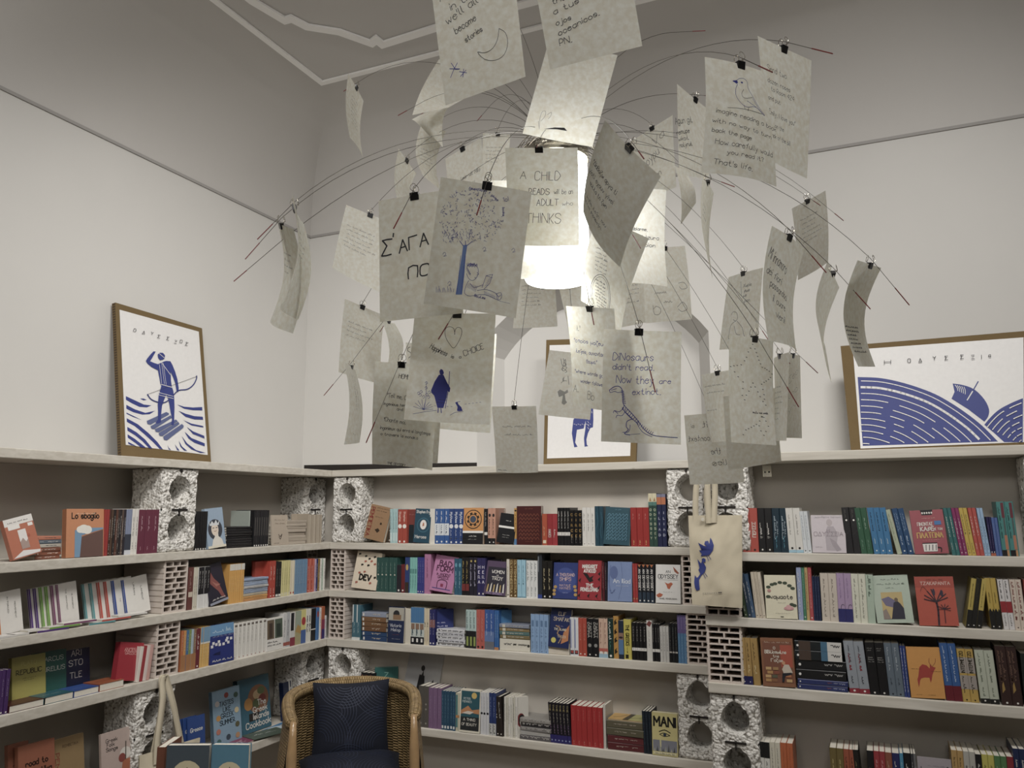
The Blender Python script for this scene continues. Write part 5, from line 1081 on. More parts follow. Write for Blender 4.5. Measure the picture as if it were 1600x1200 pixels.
F('B2', 903, 940, 877, '9c2530', 'red book with black birds and white capitals', [('t', .5, .8, .13, 'MARGARET', 'dcd8d2', .24, .62), ('t', .5, .69, .13, 'ATWOOD', 'dcd8d2', .24, .5), ('p', [(.2, .68), (.42, .5), (.5, .44), (.66, .48), (.6, .54), (.68, .62), (.5, .56), (.4, .66)], '1d1719'), ('t', .5, .33, .12, 'THE', 'dcd8d2', .24, .3), ('t', .5, .22, .13, 'PENELOPIAD', 'dcd8d2', .24, .74), *[('p', [(x, y), (x+.12, y+.07), (x+.08, y-.03), (x+.16, y-.08)], '1d1719') for x, y in ((.02, .48), (.0, .1), (.84, .52), (.82, .3), (.74, .1), (.4, .1), (.85, .66))]], tilt=7, t=.03)
S('B2', 941, 949, 2, 879, '5a1f28 24202a', 'dark wine spine between two face-out books', [('s', .5, .3, .9, .3, 'b8888c')])
F('B2', 950, 988, 879, '7388b4', 'periwinkle book with faint portrait', [('e', .25, .72, .17, .26, '55689a'), ('l', [(.12, .9), (.05, .5), (.15, .2), (.3, .3)], .05, '5f74a4'), ('l', [(.55, .98), (.6, .5), (.45, .05)], .012, '4a5c8c'), ('t', .58, .46, .16, 'An Iliad', 'd4d8e0', .13, .7), ('h', .35, .38, .5, .04, 'c4cad8')], tilt=6, t=.03)
S('B2', 989, 997, 2, 881, 'a82c2c', 'scarlet spine with gold speck', [('s', .5, .3, .9, .3, 'c87a6a'), ('e', .5, .1, .25, .25, 'b89a4a')])
S('B2', 997, 1023, 4, 882, '1b1d24', 'black spine with white title and orange tip', [('p', [(.1, 1), (.9, 1), (.5, .92)], 'b86a34'), ('v', .5, .88, .5, 'AN ODYSSEY', 'd8d6d0', .56), ('r', .1, 0, .9, .28, '2a3a4c'), ('e', .5, .06, .18, .18, 'd8d6d0')])
F('B2', 1022, 1036, 883, '8f8d8a', 'grey cover behind the white bird book', [], push=.05, tilt=1)
F('B2', 1025, 1064, 884, 'd8d6d2', 'white book with orange birds', [('t', .5, .78, .1, 'AN', '2a2a30', .14), ('t', .5, .64, .15, 'ODYSSEY', '2a2a30', .15, .8), ('p', [(.36, .54), (.5, .5), (.62, .54), (.7, .5), (.62, .44), (.56, .36), (.48, .38), (.44, .46)], 'b8582e'), ('p', [(.7, .95), (.78, .9), (.95, .78), (.88, .76), (.76, .82)], '9a4a28'), ('p', [(.02, .2), (.16, .26), (.3, .22), (.22, .16), (.1, .14)], 'b8582e'), ('h', .3, .28, .36, .05, 'b0aca8'), ('t', .5, .1, .05, 'DANIEL MENDELSOHN', '55524e', .16, .7), ('r', .12, .6, .9, .605, '6a6864')], tilt=8, t=.028)
# ---- middle bay, third row
S('B3', 549, 562, 2, 945, '3a6a7a', 'blue-green spine with white stripe', [('r', .1, .5, .35, 1, 'd0d4d2'), ('r', 0, 0, 1, .08, 'd0d4d2'), ('s', .6, .2, .5, .3, 'a8c0c4')])
H('B3', 564, 604, 6, 957, '22406a 23456f 6f4a2a 75502c 7a5530 8a93a8', 'thick paperback in the blue and brown stack', [('s', .5, .4, .75, .4, 'c8b8a0'), ('r', .2, .04, .8, .1, 'd8d4cc')], d=.12)
F('B3', 567, 592, 948, '131418', 'black cover standing behind the blue-brown stack', [], push=.14, tilt=1)
F('B3', 606, 631, 949, '1d2c50', 'navy novel with photo top', [('r', .02, .62, .98, .98, 'a8a496'), ('e', .5, .8, .2, .2, '2a2a2c'), ('r', .3, .64, .8, .78, '8a6a4a'), ('t', .48, .44, .15, 'Victoria', 'c8ccd4', .14, .7), ('t', .5, .32, .15, 'Hislop', 'c8ccd4', .14, .6), ('h', .3, .22, .4, .05, '8a4a54'), ('h', .28, .1, .5, .04, 'a8acb4')], tilt=3, t=.03)
S('B3', 632, 641, 1, 951, 'cdc6b4', 'cream spine beside the navy novel', [])
S('B3', 641, 662, 3, 949, 'b9c2bc', 'blue-topped harbour spine with black foot', [('r', 0, .58, 1, 1, '3c76a8'), ('r', .1, .4, .9, .56, '8a6a54'), ('s', .5, .24, .4, .5, '4a6a78'), ('r', 0, 0, 1, .2, '14161c'), ('r', .3, .06, .7, .16, 'd8d6d0')])
S('B3', 662, 670, 2, 951, 'cdbfa0', 'cream spine with a black tree mark', [('s', .5, .5, .62, .5, '2a2620'), ('s', .5, .1, .4, .2, '8a7a5a')])
S('B3', 670, 679, 2, 953, '2a2c66', 'indigo spine with orange blush', [('r', 0, .5, 1, .72, '8a5a54'), ('s', .5, .3, .9, .3, 'a8a8c8'), ('e', .5, .06, .25, .25, 'd8d6d0')])
F('B3', 678, 700, 953, '27336e', 'indigo cover seen aslant left of the zebra stack', [('h', .1, .6, .6, .12, 'a8aac8'), ('h', .1, .5, .6, .12, 'a8aac8')], push=.02, tilt=1, yaw=38)
H('B3', 681, 727, 5, 984, 'c9c9cc bfc0c6', 'black-and-white striped book in the zebra stack', [('s', .5, .06, .94, .7, '33343a')], jit=.01)
S('B3', 727, 744, 3, 953, 'a8c0bc', 'pale mint spine with black and lime foot', [('r', 0, 0, 1, .45, '1c1e20'), ('r', .25, .06, .8, .3, '8a9a3c'), ('s', .5, .5, .95, .45, '3a5a5c')])
S('B3', 744, 757, 2, 953, 'b8564a', 'coral spine', [('s', .5, .2, .8, .4, 'd0908a'), ('e', .5, .05, .25, .25, '2a2024')])
S('B3', 757, 772, 2, 953, '2f5aa0', 'blue spine fading to grey foot', [('r', 0, 0, 1, .2, '6a6c74'), ('r', 0, .2, 1, .45, '5a78ac'), ('s', .5, .3, .9, .3, 'b8c4dc')])
S('B3', 772, 779, 2, 954, '2a66a8', 'bright blue spine with orange foot', [('r', 0, 0, 1, .07, 'b8783c'), ('s', .5, .3, .9, .3, 'a8c0dc')])
F('B3', 778, 796, 954, '1f4a78', 'blue seascape cover behind the tan stack', [('r', 0, .5, 1, 1, '2a6a9a'), ('p', [(.1, .3), (.6, .5), (.7, .7), (.3, .5)], '12243c')], push=.03, tilt=1, yaw=30)
H('B3', 780, 828, 4, 976, '7a6a42 4a6e6c 8a7448 7f8698', 'slim paperback in the tan and teal stack', [('s', .5, .25, .8, .4, 'c8c2b0'), ('r', .1, .1, .9, .2, 'c8c2b0')], z0=999, d=.12)
H('B3', 780, 829, 1, 999, 'd2cdbd', 'thick white paperback under the tan stack', [('s', .5, .45, .9, .25, '3a3834'), ('s', .5, .15, .4, .25, '6a6864'), ('e', .5, .95, .12, .12, '3a3834')], d=.13)
S('B3', 829, 857, 4, 960, '7fa3cc', 'light blue spine', [('r', .25, .68, .75, .84, '55789f'), ('s', .5, .4, .64, .4, '4f6f98'), ('s', .5, .08, .3, .3, '4f6f98'), ('e', .5, .04, .1, .1, '2a3a50')])
H('B3', 856, 890, 2, 1006, 'c9bfae', 'pale book lying under the navy snake book', [], d=.12, jit=.004)
F('B3', 857, 889, 954, '1e2b5a', 'navy-orange novel with a yellow disc', [('p', [(.6, .1), (.95, .2), (.95, .6), (.7, .4)], 'b8743c'), ('t', .56, .82, .15, 'ELIF', 'b8a890', .15, .5), ('t', .54, .68, .16, 'SHAFAK', 'b8a890', .15, .75), ('h', .3, .54, .4, .07, '8a7aa0'), ('t', .52, .44, .09, 'THE ISLAND', 'd0c8b0', .16, .6), ('t', .62, .26, .09, 'TREES', 'd0c8b0', .16, .4), ('e', .24, .18, .12, .12, 'c2b83c'), ('l', [(.3, .55), (.5, .5), (.4, .36), (.6, .28), (.5, .12)], .05, 'a8845c')], tilt=9, t=.028, lean=3, z0=.028)
S('B3', 891, 904, 2, 965, 'd0d2d6', 'white spine with blue and red marks', [('r', .1, .2, .3, .95, '5a6aa8'), ('r', .1, .04, .9, .14, '2a2430'), ('e', .5, .1, .3, .3, 'b0443c')])
S('B3', 904, 917, 2, 966, 'b0412c', 'orange-red spine with thin title', [('s', .5, .4, .85, .26, 'd89a84'), ('e', .5, .06, .16, .16, 'd8d4cc')])
S('B3', 917, 936, 2, 967, '17161a', 'thick black spine with grey disc', [('e', .5, .3, .28, .28, '8a8884'), ('v', .35, .9, .3, 'DONNA', 'b8b4ac', .5), ('v', .68, .9, .3, 'TARTT', 'b8b4ac', .5), ('e', .5, .06, .12, .12, 'd8d4cc')])
S('B3', 936, 950, 2, 967, 'cba890', 'peach spine with white foot', [('r', 0, 0, 1, .1, '8ab0c4'), ('p', [(.1, .1), (.9, .1), (.5, .25)], 'd8d4cc'), ('r', 0, .16, 1, .24, 'b8584a'), ('s', .5, .35, .9, .36, '8a5a50')])
S('B3', 950, 959, 1, 967, '16332f', 'dark green spine with white capitals', [('s', .5, .48, .92, .5, 'd0d4cc'), ('s', .5, .15, .42, .34, '4a9a8a'), ('e', .5, .06, .2, .2, 'd8d4cc')])
S('B3', 959, 967, 1, 963, 'b98726', 'ochre spine with black figures', [*[('p', [(.2, y), (.8, y+.06), (.5, y+.1), (.7, y+.16), (.2, y+.1)], '2a2014') for y in (.1, .36, .56, .78)]])
S('B3', 967, 975, 1, 970, '1f2c40', 'dark spine with a sunset photo', [('r', 0, .5, 1, .68, '8a6a58'), ('r', 0, .12, 1, .5, '4a74a0'), ('e', .5, .56, .4, .2, '2a2430')])
S('B3', 975, 987, 1, 968, 'c2b52c', 'bright yellow spine with black title', [('v', .5, .86, .42, 'THE GREEKS', '2a280c', .52), ('r', .2, .02, .6, .12, '2a2410'), ('s', .5, .16, .3, .2, '5a5414')])
S('B3', 988, 1011, 4, 973, '161517', 'black classic spine with white label', [('r', 0, .25, 1, .33, 'd6d3cc'), ('s', .5, .5, .9, .3, 'a8a49e'), ('s', .5, .26, .32, .2, '2a2a2a')])
S('B3', 1011, 1020, 1, 970, 'd2cfc8', 'white spine with dark red tip', [('p', [(0, .9), (.5, 1), (1, .95), (.6, .84)], '7a3c38'), ('s', .5, .3, .75, .28, 'a8a49c')])
S('B3', 1020, 1032, 3, 975, '18171a', 'slim black classic with label', [('r', 0, .25, 1, .33, 'd6d3cc'), ('s', .5, .5, .9, .3, 'a8a49e')])
S('B3', 1032, 1046, 3, 979, 'c9c7c2', 'slim pale grey spine', [('s', .5, .3, .85, .3, '77757a')])
S('B3', 1046, 1060, 3, 974, '17181b 1c2024', 'slim black spine with fine print', [('s', .5, .25, .9, .3, '8a8c8a'), ('r', .1, .24, .9, .28, 'b8b4ac')])
S('B3', 1060, 1074, 3, 961, '4f86b4', 'two-tone spine, purple above blue', [('r', 0, .62, 1, 1, '6a5a94'), ('s', .5, .7, .95, .3, 'a89ac0'), ('s', .5, .1, .55, .3, '8ab4d4')])
# ---- middle bay, lowest row
S('B4', 562, 582, 3, 1051, '1c1a1c', 'black book top behind the wicker chair', [('s', .5, .7, .95, .5, '8a4a2a')], push=.02, d=.16)
F('B4', 585, 612, 1044, '23605c', 'teal book standing aslant behind the chair', [('t', .5, .8, .2, 'Z', '7ab0a4', .12)], push=.05, tilt=1, yaw=30)
F('B4', 622, 676, 1020, 'a3a3a4', 'tall grey album with a black-dressed figure', [('p', [(.38, .4), (.62, .4), (.8, .28), (.55, .3), (.5, .2), (.42, .2), (.4, .3), (.28, .26)], '18181c'), ('p', [(.4, .62), (.55, .62), (.62, .4), (.38, .4)], '18181c'), ('e', .47, .72, .055, .07, '22201f'), ('p', [(.46, .62), (.5, .7), (.52, .62)], '22201f'), ('p', [(.72, .5), (.82, .6), (.84, .52)], '22242a')], push=.1, tilt=6, lean=14, t=.012, name='album', cat='book')
S('B4', 653, 669, 2, 1072, '55504a', 'olive-grey spine beside the chair', [*[('e', .5, y, .16, .16, '8f8a82') for y in (.44, .56, .1)]], d=.15)
S('B4', 669, 689, 3, 1075, '7a5a80', 'mauve spine', [('s', .5, .25, .8, .16, 'a88aae')], d=.15)
S('B4', 689, 711, 5, 1080, '1f4a66', 'sea-blue spine with white square foot', [('r', .2, .04, .8, .11, 'cfd2d2'), ('s', .5, .2, .9, .3, '6a9ab4')], d=.15)
S('B4', 711, 718, 1, 1083, 'b8b49c', 'cream spine with teal strip', [('r', .1, .1, .5, .95, '3a7a7c'), ('r', .1, .35, .9, .42, 'b87a3c')], d=.15)
F('B4', 718, 750, 1079, 'd2ccb8', 'bordered night-sea book with a yellow moon', [('r', .05, .36, .95, .96, '1f5460'), ('e', .68, .86, .13, .13, 'c8a84a'), ('t', .34, .76, .08, 'PETER', 'c8d0cc', .14, .4), ('t', .34, .69, .08, 'FIENNES', 'c8d0cc', .14, .5), ('p', [(.05, .5), (.4, .62), (.6, .52), (.95, .56), (.95, .44), (.5, .46), (.05, .42)], 'b87a44'), ('p', [(.1, .44), (.5, .42), (.7, .48), (.4, .5)], 'c9beb0'), ('r', .05, .05, .95, .36, '262a2c'), ('t', .48, .27, .1, 'A THING', 'd0ccc0', .16, .6), ('t', .48, .16, .1, 'OF BEAUTY', 'd0ccc0', .16, .72)], tilt=5, t=.028)
S('B4', 750, 764, 3, 1082, 'c5c6ca', 'white spine with black disc', [('e', .5, .5, .36, .36, '1c1c20'), ('s', .5, .55, .9, .3, 'a0a4ac')], d=.15)
S('B4', 764, 775, 2, 1083, '24386e', 'blue spine with patterned foot', [('r', 0, 0, 1, .28, 'b8b8b4'), ('s', .5, .02, .26, .6, '2a2a2e'), ('s', .5, .4, .9, .34, '8a9ac4')], d=.15)
S('B4', 775, 786, 2, 1089, '2a2320', 'dark brown spine', lean=-4, d=.15)
S('B4', 787, 808, 6, 1090, 'cdcabf c2beae d2cfc6', 'slim cream spine with grey title', d=.14)
F('B4', 806, 822, 1090, 'c4c0b6', 'cream cover with a red and black ring', [('e', .45, .42, .3, .5, '7a2028'), ('e', .5, .42, .24, .42, '1f1a1a'), ('e', .52, .38, .18, .3, 'c8c2b8')], push=.01, tilt=1, yaw=35)
H('B4', 811, 862, 5, 1124, '5a5658 a8a6a2 7a7674 2e2c2e 8a8680', 'grey printed book in the scribbled stack', [('s', .5, .05, .95, .7, 'b0aca6')], d=.14, jit=.01)
S('B4', 860, 893, 6, 1099, '17151f', 'black spine with violet foot', [('r', 0, 0, 1, .2, '2a2468'), ('v', .5, .95, .4, 'THE', 'a89a5c', .2), ('s', .5, .46, .74, .36, 'b8b0a0'), ('s', .5, .24, .45, .36, 'b090b8'), ('e', .5, .07, .2, .2, '8a9ac0')], lean=-4, d=.15)
S('B4', 893, 943, 6, 1104, 'a81c1e', 'plain red hardback', [('s', .5, .62, .9, .16, 'd07a70'), ('s', .5, .04, .12, .16, 'd09a8a')], d=.16, lean=-1)
S('B4', 943, 947, 1, 1102, 'bfbab0', 'thin grey spine right of the red hardbacks', [], d=.16)
H('B4', 948, 1008, 4, 1128, '5a1c22 5f2026 57523c 5a543e', 'hardback in the maroon and olive stack', [('s', .5, .2, .55, .2, 'b8a898'), ('s', .5, .62, .8, .2, 'b8a898')], d=.15)
flat('B4', 950, 1006, 'c0953c', 'yellow illustrated cover on top of the maroon stack', [('r', .5, 0, 1, 1, 'a8a45c'), ('p', [(.4, 0), (.56, 0), (.62, 1), (.48, 1)], '3c3420'), ('l', [(.1, .3), (.3, .5), (.4, .8)], .02, '6a4c1c'), ('l', [(.6, .3), (.8, .4), (.9, .7)], .02, '3a3a20')], t=.006, d=.13, z0=1128, push=.01)
S('B4', 1006, 1020, 3, 1112, '16212e', 'midnight blue spine beside the eye book', [('s', .5, .2, .9, .3, '3c5664')], d=.16, lean=-2)
F('B4', 1020, 1060, 1115, 'c8bc74', 'pale yellow book with a drawn eye', [('t', .5, .68, .34, 'MANI', '1a1a18', .2, .84), ('l', [(.28, .55), (.5, .6), (.72, .54)], .035, '1a1a18'), ('l', [(.3, .49), (.48, .53), (.7, .48)], .025, '1a1a18'), ('l', [(.3, .49), (.48, .45), (.7, .48)], .02, '1a1a18'), ('e', .5, .49, .06, .06, '2a3a4c'), ('r', .03, .1, .97, .36, '7a7c88'), ('r', .3, .2, .36, .4, 'c8c088'), *[('p', [(.06+.11*i, .1), (.13+.11*i, .1), (.1+.11*i, .18+.05*(i % 3))], '4a4c48' if i % 2 else 'a8a68c') for i in range(8)], ('r', .06, .03, .94, .09, 'd0c898'), ('h', .12, .04, .76, .06, '1a1a18')], tilt=3, t=.028)
# ---- right bay, top row
S('C1', 1161, 1186, 2, 794, 'b04638', 'coral red spine with white vertical title', [('V', .5, .34, .42, 'ΠΕΡΣΕΣ', 'd8ccc0', .34), ('e', .5, .05, .14, .14, '241c1a')])
S('C1', 1186, 1209, 2, 794, '1c1b1d', 'black spine with white vertical title', [('s', .5, .32, .66, .42, 'd8d4cc'), ('e', .5, .06, .12, .12, 'd8d4cc')])
S('C1', 1209, 1233, 2, 794, '17303e', 'deep petrol spine', [('s', .38, .3, .82, .3, 'a8b8c0'), ('s', .7, .35, .7, .26, 'a8b8c0'), ('s', .5, .1, .36, .2, '4a9ab0')])
S('C1', 1233, 1256, 2, 794, 'cfccc4', 'white spine with pale blue foot', [('r', 0, 0, 1, .06, '8ab4c8'), ('e', .5, .1, .16, .16, '1c1c1e'), ('s', .5, .4, .85, .3, '9a968e')], lean=-3)
S('C1', 1256, 1269, 2, 799, 'c8cdd0', 'slim white spine right of the blue-footed pair', [('s', .5, .3, .9, .26, '8a98a8'), ('e', .5, .05, .16, .16, '1c1c1e')], lean=-4)
F('C1', 1270, 1323, 806, 'c2b8bd', 'lilac-grey book with a seated statue', [('t', .5, .92, .06, 'Jean-Pierre Vernant', 'a0989e', .16, .8), ('p', [(.42, .06), (.7, .06), (.78, .5), (.66, .7), (.48, .7), (.4, .5)], 'a89ea4'), ('e', .54, .8, .09, .11, 'b0a4a6'), ('p', [(.52, .4), (.7, .3), (.86, .08), (.72, .04), (.6, .2)], '9a9096'), ('t', .5, .54, .1, 'Η', '8a7c84', .12), ('t', .5, .44, .13, 'ΟΔΥΣΣΕΙΑ', '8a7c84', .1, .86), ('h', .1, .14, .2, .03, '8a7c84')], tilt=6, t=.025)
S('C1', 1323, 1346, 2, 793, '262527', 'charcoal spine with a white dot', [('e', .5, .72, .14, .14, 'dcdad4'), ('s', .5, .78, .95, .4, '55534f'), ('l', [(.1, .4), (.9, .5)], .05, '3a393b')], lean=-4)
S('C1', 1346, 1365, 2, 794, '2b5a40', 'bottle green spine', [('s', .5, .5, .78, .28, 'b0c8b4'), ('s', .5, .1, .3, .2, '7aa08a')], lean=-7)
S('C1', 1366, 1396, 3, 793, '2f74a4', 'azure spine with dark title', [('s', .5, .5, .9, .26, '16304c'), ('s', .5, .2, .34, .26, 'c0d4e0'), ('e', .5, .07, .12, .12, 'd8dcdc')], lean=-7)
S('C1', 1402, 1410, 1, 797, 'a8b094', 'sage spine leaning', [('s', .5, .3, .9, .26, '6a7458')], lean=-14)
S('C1', 1410, 1429, 2, 795, '234a74', 'navy blue leaning spine', [('s', .35, .5, .9, .22, '9ab4cc'), ('s', .68, .5, .9, .22, '9ab4cc'), ('s', .5, .2, .4, .3, 'b8c8d8'), ('e', .5, .07, .14, .14, 'd8dcdc')], lean=-12)
F('C1', 1430, 1483, 799, 'a04a54', 'rose-red book with cup drawings', [('p', [(.32, 1), (.7, 1), (.66, .88), (.36, .88)], '221c1e'), *[('e', .38+.07*i, .93, .026, .034, 'd8d4cc') for i in range(5)], ('h', .34, .8, .4, .04, 'd0a090'), ('t', .42, .64, .11, 'ΠΙΝΟΝΤΑΣ', 'd8ccc4', .16, .46), ('r', .7, .65, .9, .74, '3a74b0'), ('t', .46, .52, .13, 'ΚΑΦΕ', 'd8d0c8', .2, .4), ('t', .78, .53, .07, 'ΜΕ ΤΟΝ', 'd8d0c8', .16, .26), ('t', .52, .36, .17, 'ΠΛΑΤΩΝΑ', 'c8a04a', .18, .76), ('h', .28, .3, .5, .03, 'd0a090'), ('p', [(.28, .05), (.68, .05), (.7, .24), (.26, .24)], 'd8d2cc'), ('l', [(.7, .14), (.8, .12), (.78, .04)], .03, '2a2022'), *[('l', [(.34+.1*i, .08), (.36+.1*i, .2)], .02, '2a2022') for i in range(4)], ('r', .26, .23, .7, .25, '241c1e')], tilt=5, t=.025, lean=-4)
S('C1', 1488, 1501, 2, 794, '2a6a6a', 'teal green leaning spine', lean=-9)
S('C1', 1501, 1513, 2, 794, '8a2c62', 'magenta leaning spine', lean=-9)
S('C1', 1513, 1526, 2, 794, 'c2a428', 'mustard yellow leaning spine', lean=-9)
S('C1', 1526, 1539, 2, 794, 'b84a40', 'coral leaning spine', lean=-8)
S('C1', 1539, 1549, 2, 794, '93b4d4', 'baby blue leaning spine', lean=-7)
S('C1', 1549, 1557, 2, 808, '2a2450', 'short indigo spine with orange foot', [('r', 0, 0, 1, .07, 'b05a38'), ('e', .5, .1, .25, .25, 'd8d4dc'), ('s', .5, .2, .8, .3, '8a7ab0')], lean=-3)
S('C1', 1557, 1567, 2, 809, '4a66a4', 'short cornflower spine', [('s', .5, .2, .85, .26, '8a9ec8')], lean=-3)
S('C1', 1567, 1594, 2, 784, '3a8480', 'tall teal spine with red and orange blocks', [('r', .5, .7, .85, .98, '6a2c38'), ('s', .3, .3, .9, .28, '1c4a48'), ('r', .5, .12, .85, .38, 'b07050'), ('r', 0, 0, .6, .11, '1c1a1c'), ('r', .6, 0, .85, .11, 'b88450'), ('r', .6, .38, .8, .7, '4a5a58')], lean=-3)
# ---- right bay, second row
S('C2', 1163, 1181, 3, 897, '33442c 2f4258 3c5878', 'dark leaning spine beside the tote bag', lean=-10)
S('C2', 1181, 1197, 3, 894, 'c5b8a2 beb09a c9bda8', 'cream leaning spine left of the lotus book', [('s', .5, .3, .85, .24, '8a7c68'), ('e', .5, .05, .16, .16, '3a342c')], lean=-6)
F('C2', 1198, 1247, 900, 'd4cdb0', 'cream book with lotus flower and green leaves', [*[('e', x, y, .075, .05, '3f4a38') for x, y in ((.12, .72), (.24, .78), (.34, .8), (.5, .83), (.66, .82), (.8, .76), (.9, .7), (.84, .33), (.92, .31), (.1, .5))], ('e', .14, .64, .06, .05, 'b8847c'), ('t', .52, .46, .13, 'ναμαστέ', '55504c', .14, .78), ('e', .74, .24, .16, .06, 'c48a8c'), ('e', .74, .27, .09, .07, 'd09a9a'), ('h', .4, .36, .24, .03, '8a867a'), ('h', .3, .12, .45, .03, '8a867a'), ('r', .46, .04, .56, .055, '3a3834')], tilt=3, t=.03, lean=-1)
S('C2', 1248, 1256, 1, 887, '8f9cc0', 'lavender striped spine', [('s', .5, .1, .9, .6, 'c8ccd8')])
S('C2', 1256, 1261, 1, 887, '3a7a5a', 'emerald spine', [('e', .5, .06, .2, .2, 'd8d4cc'), ('s', .5, .2, .9, .4, '8ab8a0')])
S('C2', 1261, 1266, 1, 887, 'b89a5c', 'sand-gold spine', [('s', .5, .2, .9, .4, '7a4a34')])
S('C2', 1266, 1272, 1, 887, 'b04448', 'raspberry spine', [('s', .5, .2, .9, .4, 'd89a94'), ('e', .5, .05, .18, .18, 'd8d4cc')])
S('C2', 1272, 1284, 3, 901, '1f2a4a', 'slim navy spine', [('s', .5, .1, .9, .4, '4a6088')])
S('C2', 1285, 1311, 2, 896, 'c2b6a6', 'beige spine with grey title', [('s', .5, .1, .88, .28, '8a7e72')])
S('C2', 1311, 1334, 2, 896, 'a58aae', 'lilac spine with navy swan foot', [('r', 0, 0, 1, .27, '2c2c6a'), ('l', [(.4, .26), (.5, .34), (.75, .36), (.85, .33)], .06, '2a2440'), ('s', .5, .45, .9, .24, '8a709a')])
S('C2', 1334, 1357, 2, 897, 'ccccb8', 'ivory spine with small print', [('s', .5, .1, .9, .26, '8a8878')])
S('C2', 1357, 1369, 1, 898, 'a5b8a4', 'pale sage spine', [('s', .5, .55, .98, .4, '5a6e5c')])
F('C2', 1371, 1429, 902, 'a9b8a6', 'pale green book with a painting of a dark-clad man', [('h', .25, .9, .5, .05, '4a584a'), ('h', .12, .8, .76, .06, '6a786a'), ('h', .36, .72, .24, .04, '6a786a'), ('r', .2, .08, .78, .64, 'b8a060'), ('p', [(.2, .5), (.4, .55), (.6, .45), (.6, .3), (.3, .36)], '6a6484'), ('p', [(.42, .1), (.52, .42), (.62, .46), (.7, .4), (.78, .3), (.78, .08), (.4, .08)], '2c2a3c'), ('e', .6, .48, .05, .06, '6a5a44'), ('p', [(.2, .08), (.4, .08), (.3, .3), (.2, .25)], '8a7a70')], tilt=7, t=.02, lean=-5)
F('C2', 1437, 1499, 903, 'b8503c', 'coral red book with a dark palm drawing', [('r', 0, .78, 1, 1, 'a84636'), ('h', .3, .92, .45, .05, '4a2a24'), ('t', .52, .83, .085, 'ΤΖΑΚΑΡΑΝΤΑ', 'd4b0a4', .17, .76), ('l', [(.5, .02), (.52, .3), (.5, .5)], .05, '3a2a34'), *[('l', [(.5, .48), (.5+.3*math.cos(a), .5+.2*math.sin(a)+.05)], .028, '3a2a34') for a in (.1, .5, 1, 1.9, 2.3, 2.8, 3.2)], ('e', .46, .68, .035, .1, '3a3444'), ('e', .66, .66, .04, .09, '3a3444'), *[('l', [(.68, .34), (.68+.16*math.cos(a), .34+.1*math.sin(a))], .016, '3a2a34') for a in (.2, .8, 1.4, 2, 2.6, 3.2, -.3)], ('l', [(.68, .34), (.67, .06)], .02, '3a2a34'), ('l', [(.12, .7), (.2, .8), (.3, .7)], .01, '6a3a34')], tilt=4, t=.02, lean=-3)
S('C2', 1509, 1534, 3, 905, 'b09a30 26241c b8a034', 'yellow-and-black spine leaning right', [('r', 0, 0, 1, .36, '1c1b19'), ('s', .5, .42, .9, .24, '5a5020'), ('e', .5, .05, .12, .12, 'd8d4cc')], lean=16)
S('C2', 1549, 1567, 2, 904, 'b89a26', 'yellow spine with black torn-edge foot', [('p', [(0, 0), (1, 0), (1, .36), (.8, .4), (.6, .34), (.3, .41), (0, .35)], '1c1b19'), ('s', .5, .5, .72, .26, '6a5a1c'), ('e', .5, .05, .12, .12, 'd8d4cc')], lean=-4)
S('C2', 1569, 1587, 2, 906, 'd0cccb', 'white spine with a red middle panel', [('r', 0, .34, 1, .56, '9a2028'), ('s', .5, .6, .97, .4, '3a3436'), ('s', .5, .08, .3, .3, '7a7672')], lean=-4)
S('C2', 1587, 1606, 2, 906, 'd0bfae', 'cream spine with large red title', [('s', .5, .2, .95, .5, '8a3a30'), ('e', .5, .05, .12, .12, '3a2a24')], lean=-3)
S('C2', 1606, 1622, 2, 906, '8a3a30', 'dark red spine at the right edge')
# ---- right bay, third row
S('C3', 1160, 1177, 2, 997, 'a8843c', 'gold spine with navy foot', [('r', 0, 0, 1, .18, '1f1f56'), ('s', .5, .5, .9, .34, '6a5020'), ('s', .5, .22, .42, .36, 'e0cc94'), ('e', .5, .06, .1, .1, 'd8d4cc')], lean=-2)
S('C3', 1178, 1189, 1, 998, 'a5823a', 'plain gold spine', [('s', .5, .5, .9, .34, '6a5020'), ('s', .5, .22, .42, .36, 'e0cc94')], lean=-3)
F('C3', 1193, 1244, 999, '8a5a3a', 'book cover painted with a reader among book piles', [('r', .06, .08, .96, .93, '7a4a34'), ('r', .6, .4, .96, .86, 'a84a34'), ('h', .12, .9, .76, .055, 'b8a08a'), ('t', .42, .77, .07, 'Ο', 'dcd4c4', .2), ('t', .45, .68, .1, 'βιβλιοπώλης', 'dcd4c4', .17, .66), ('t', .46, .6, .08, 'της', 'dcd4c4', .17, .2), ('t', .48, .51, .09, 'Γάζας', 'dcd4c4', .17, .36), *[('r', x, y, x+.17, y+.06, c) for x, y, c in ((.1, .1, 'b08444'), (.28, .1, '8a5a34'), (.1, .18, 'c0985a'), (.3, .18, '5a5a44'), (.16, .26, 'b08444'), (.36, .26, '8a4a34'), (.12, .34, 'c09a5c'), (.34, .34, 'a07a44'), (.74, .1, 'c0985a'), (.72, .2, 'b06a3a'))], ('p', [(.62, .36), (.7, .46), (.84, .46), (.94, .3), (.8, .24), (.66, .28)], 'bfb2a0'), ('e', .68, .49, .05, .06, 'c08a60'), ('p', [(.6, .1), (.66, .1), (.7, .22), (.92, .26), (.9, .3), (.62, .28)], '26262e')], tilt=3, t=.03, lean=-2)
H('C3', 1246, 1327, 2, 1063, '2a3468', 'navy hardback at the foot of the dark stack', [('s', .5, .7, .94, .34, '9aa0b8'), ('s', .5, .56, .68, .3, '8a4a54'), ('e', .5, .05, .14, .14, 'dcdad6')], d=.14)
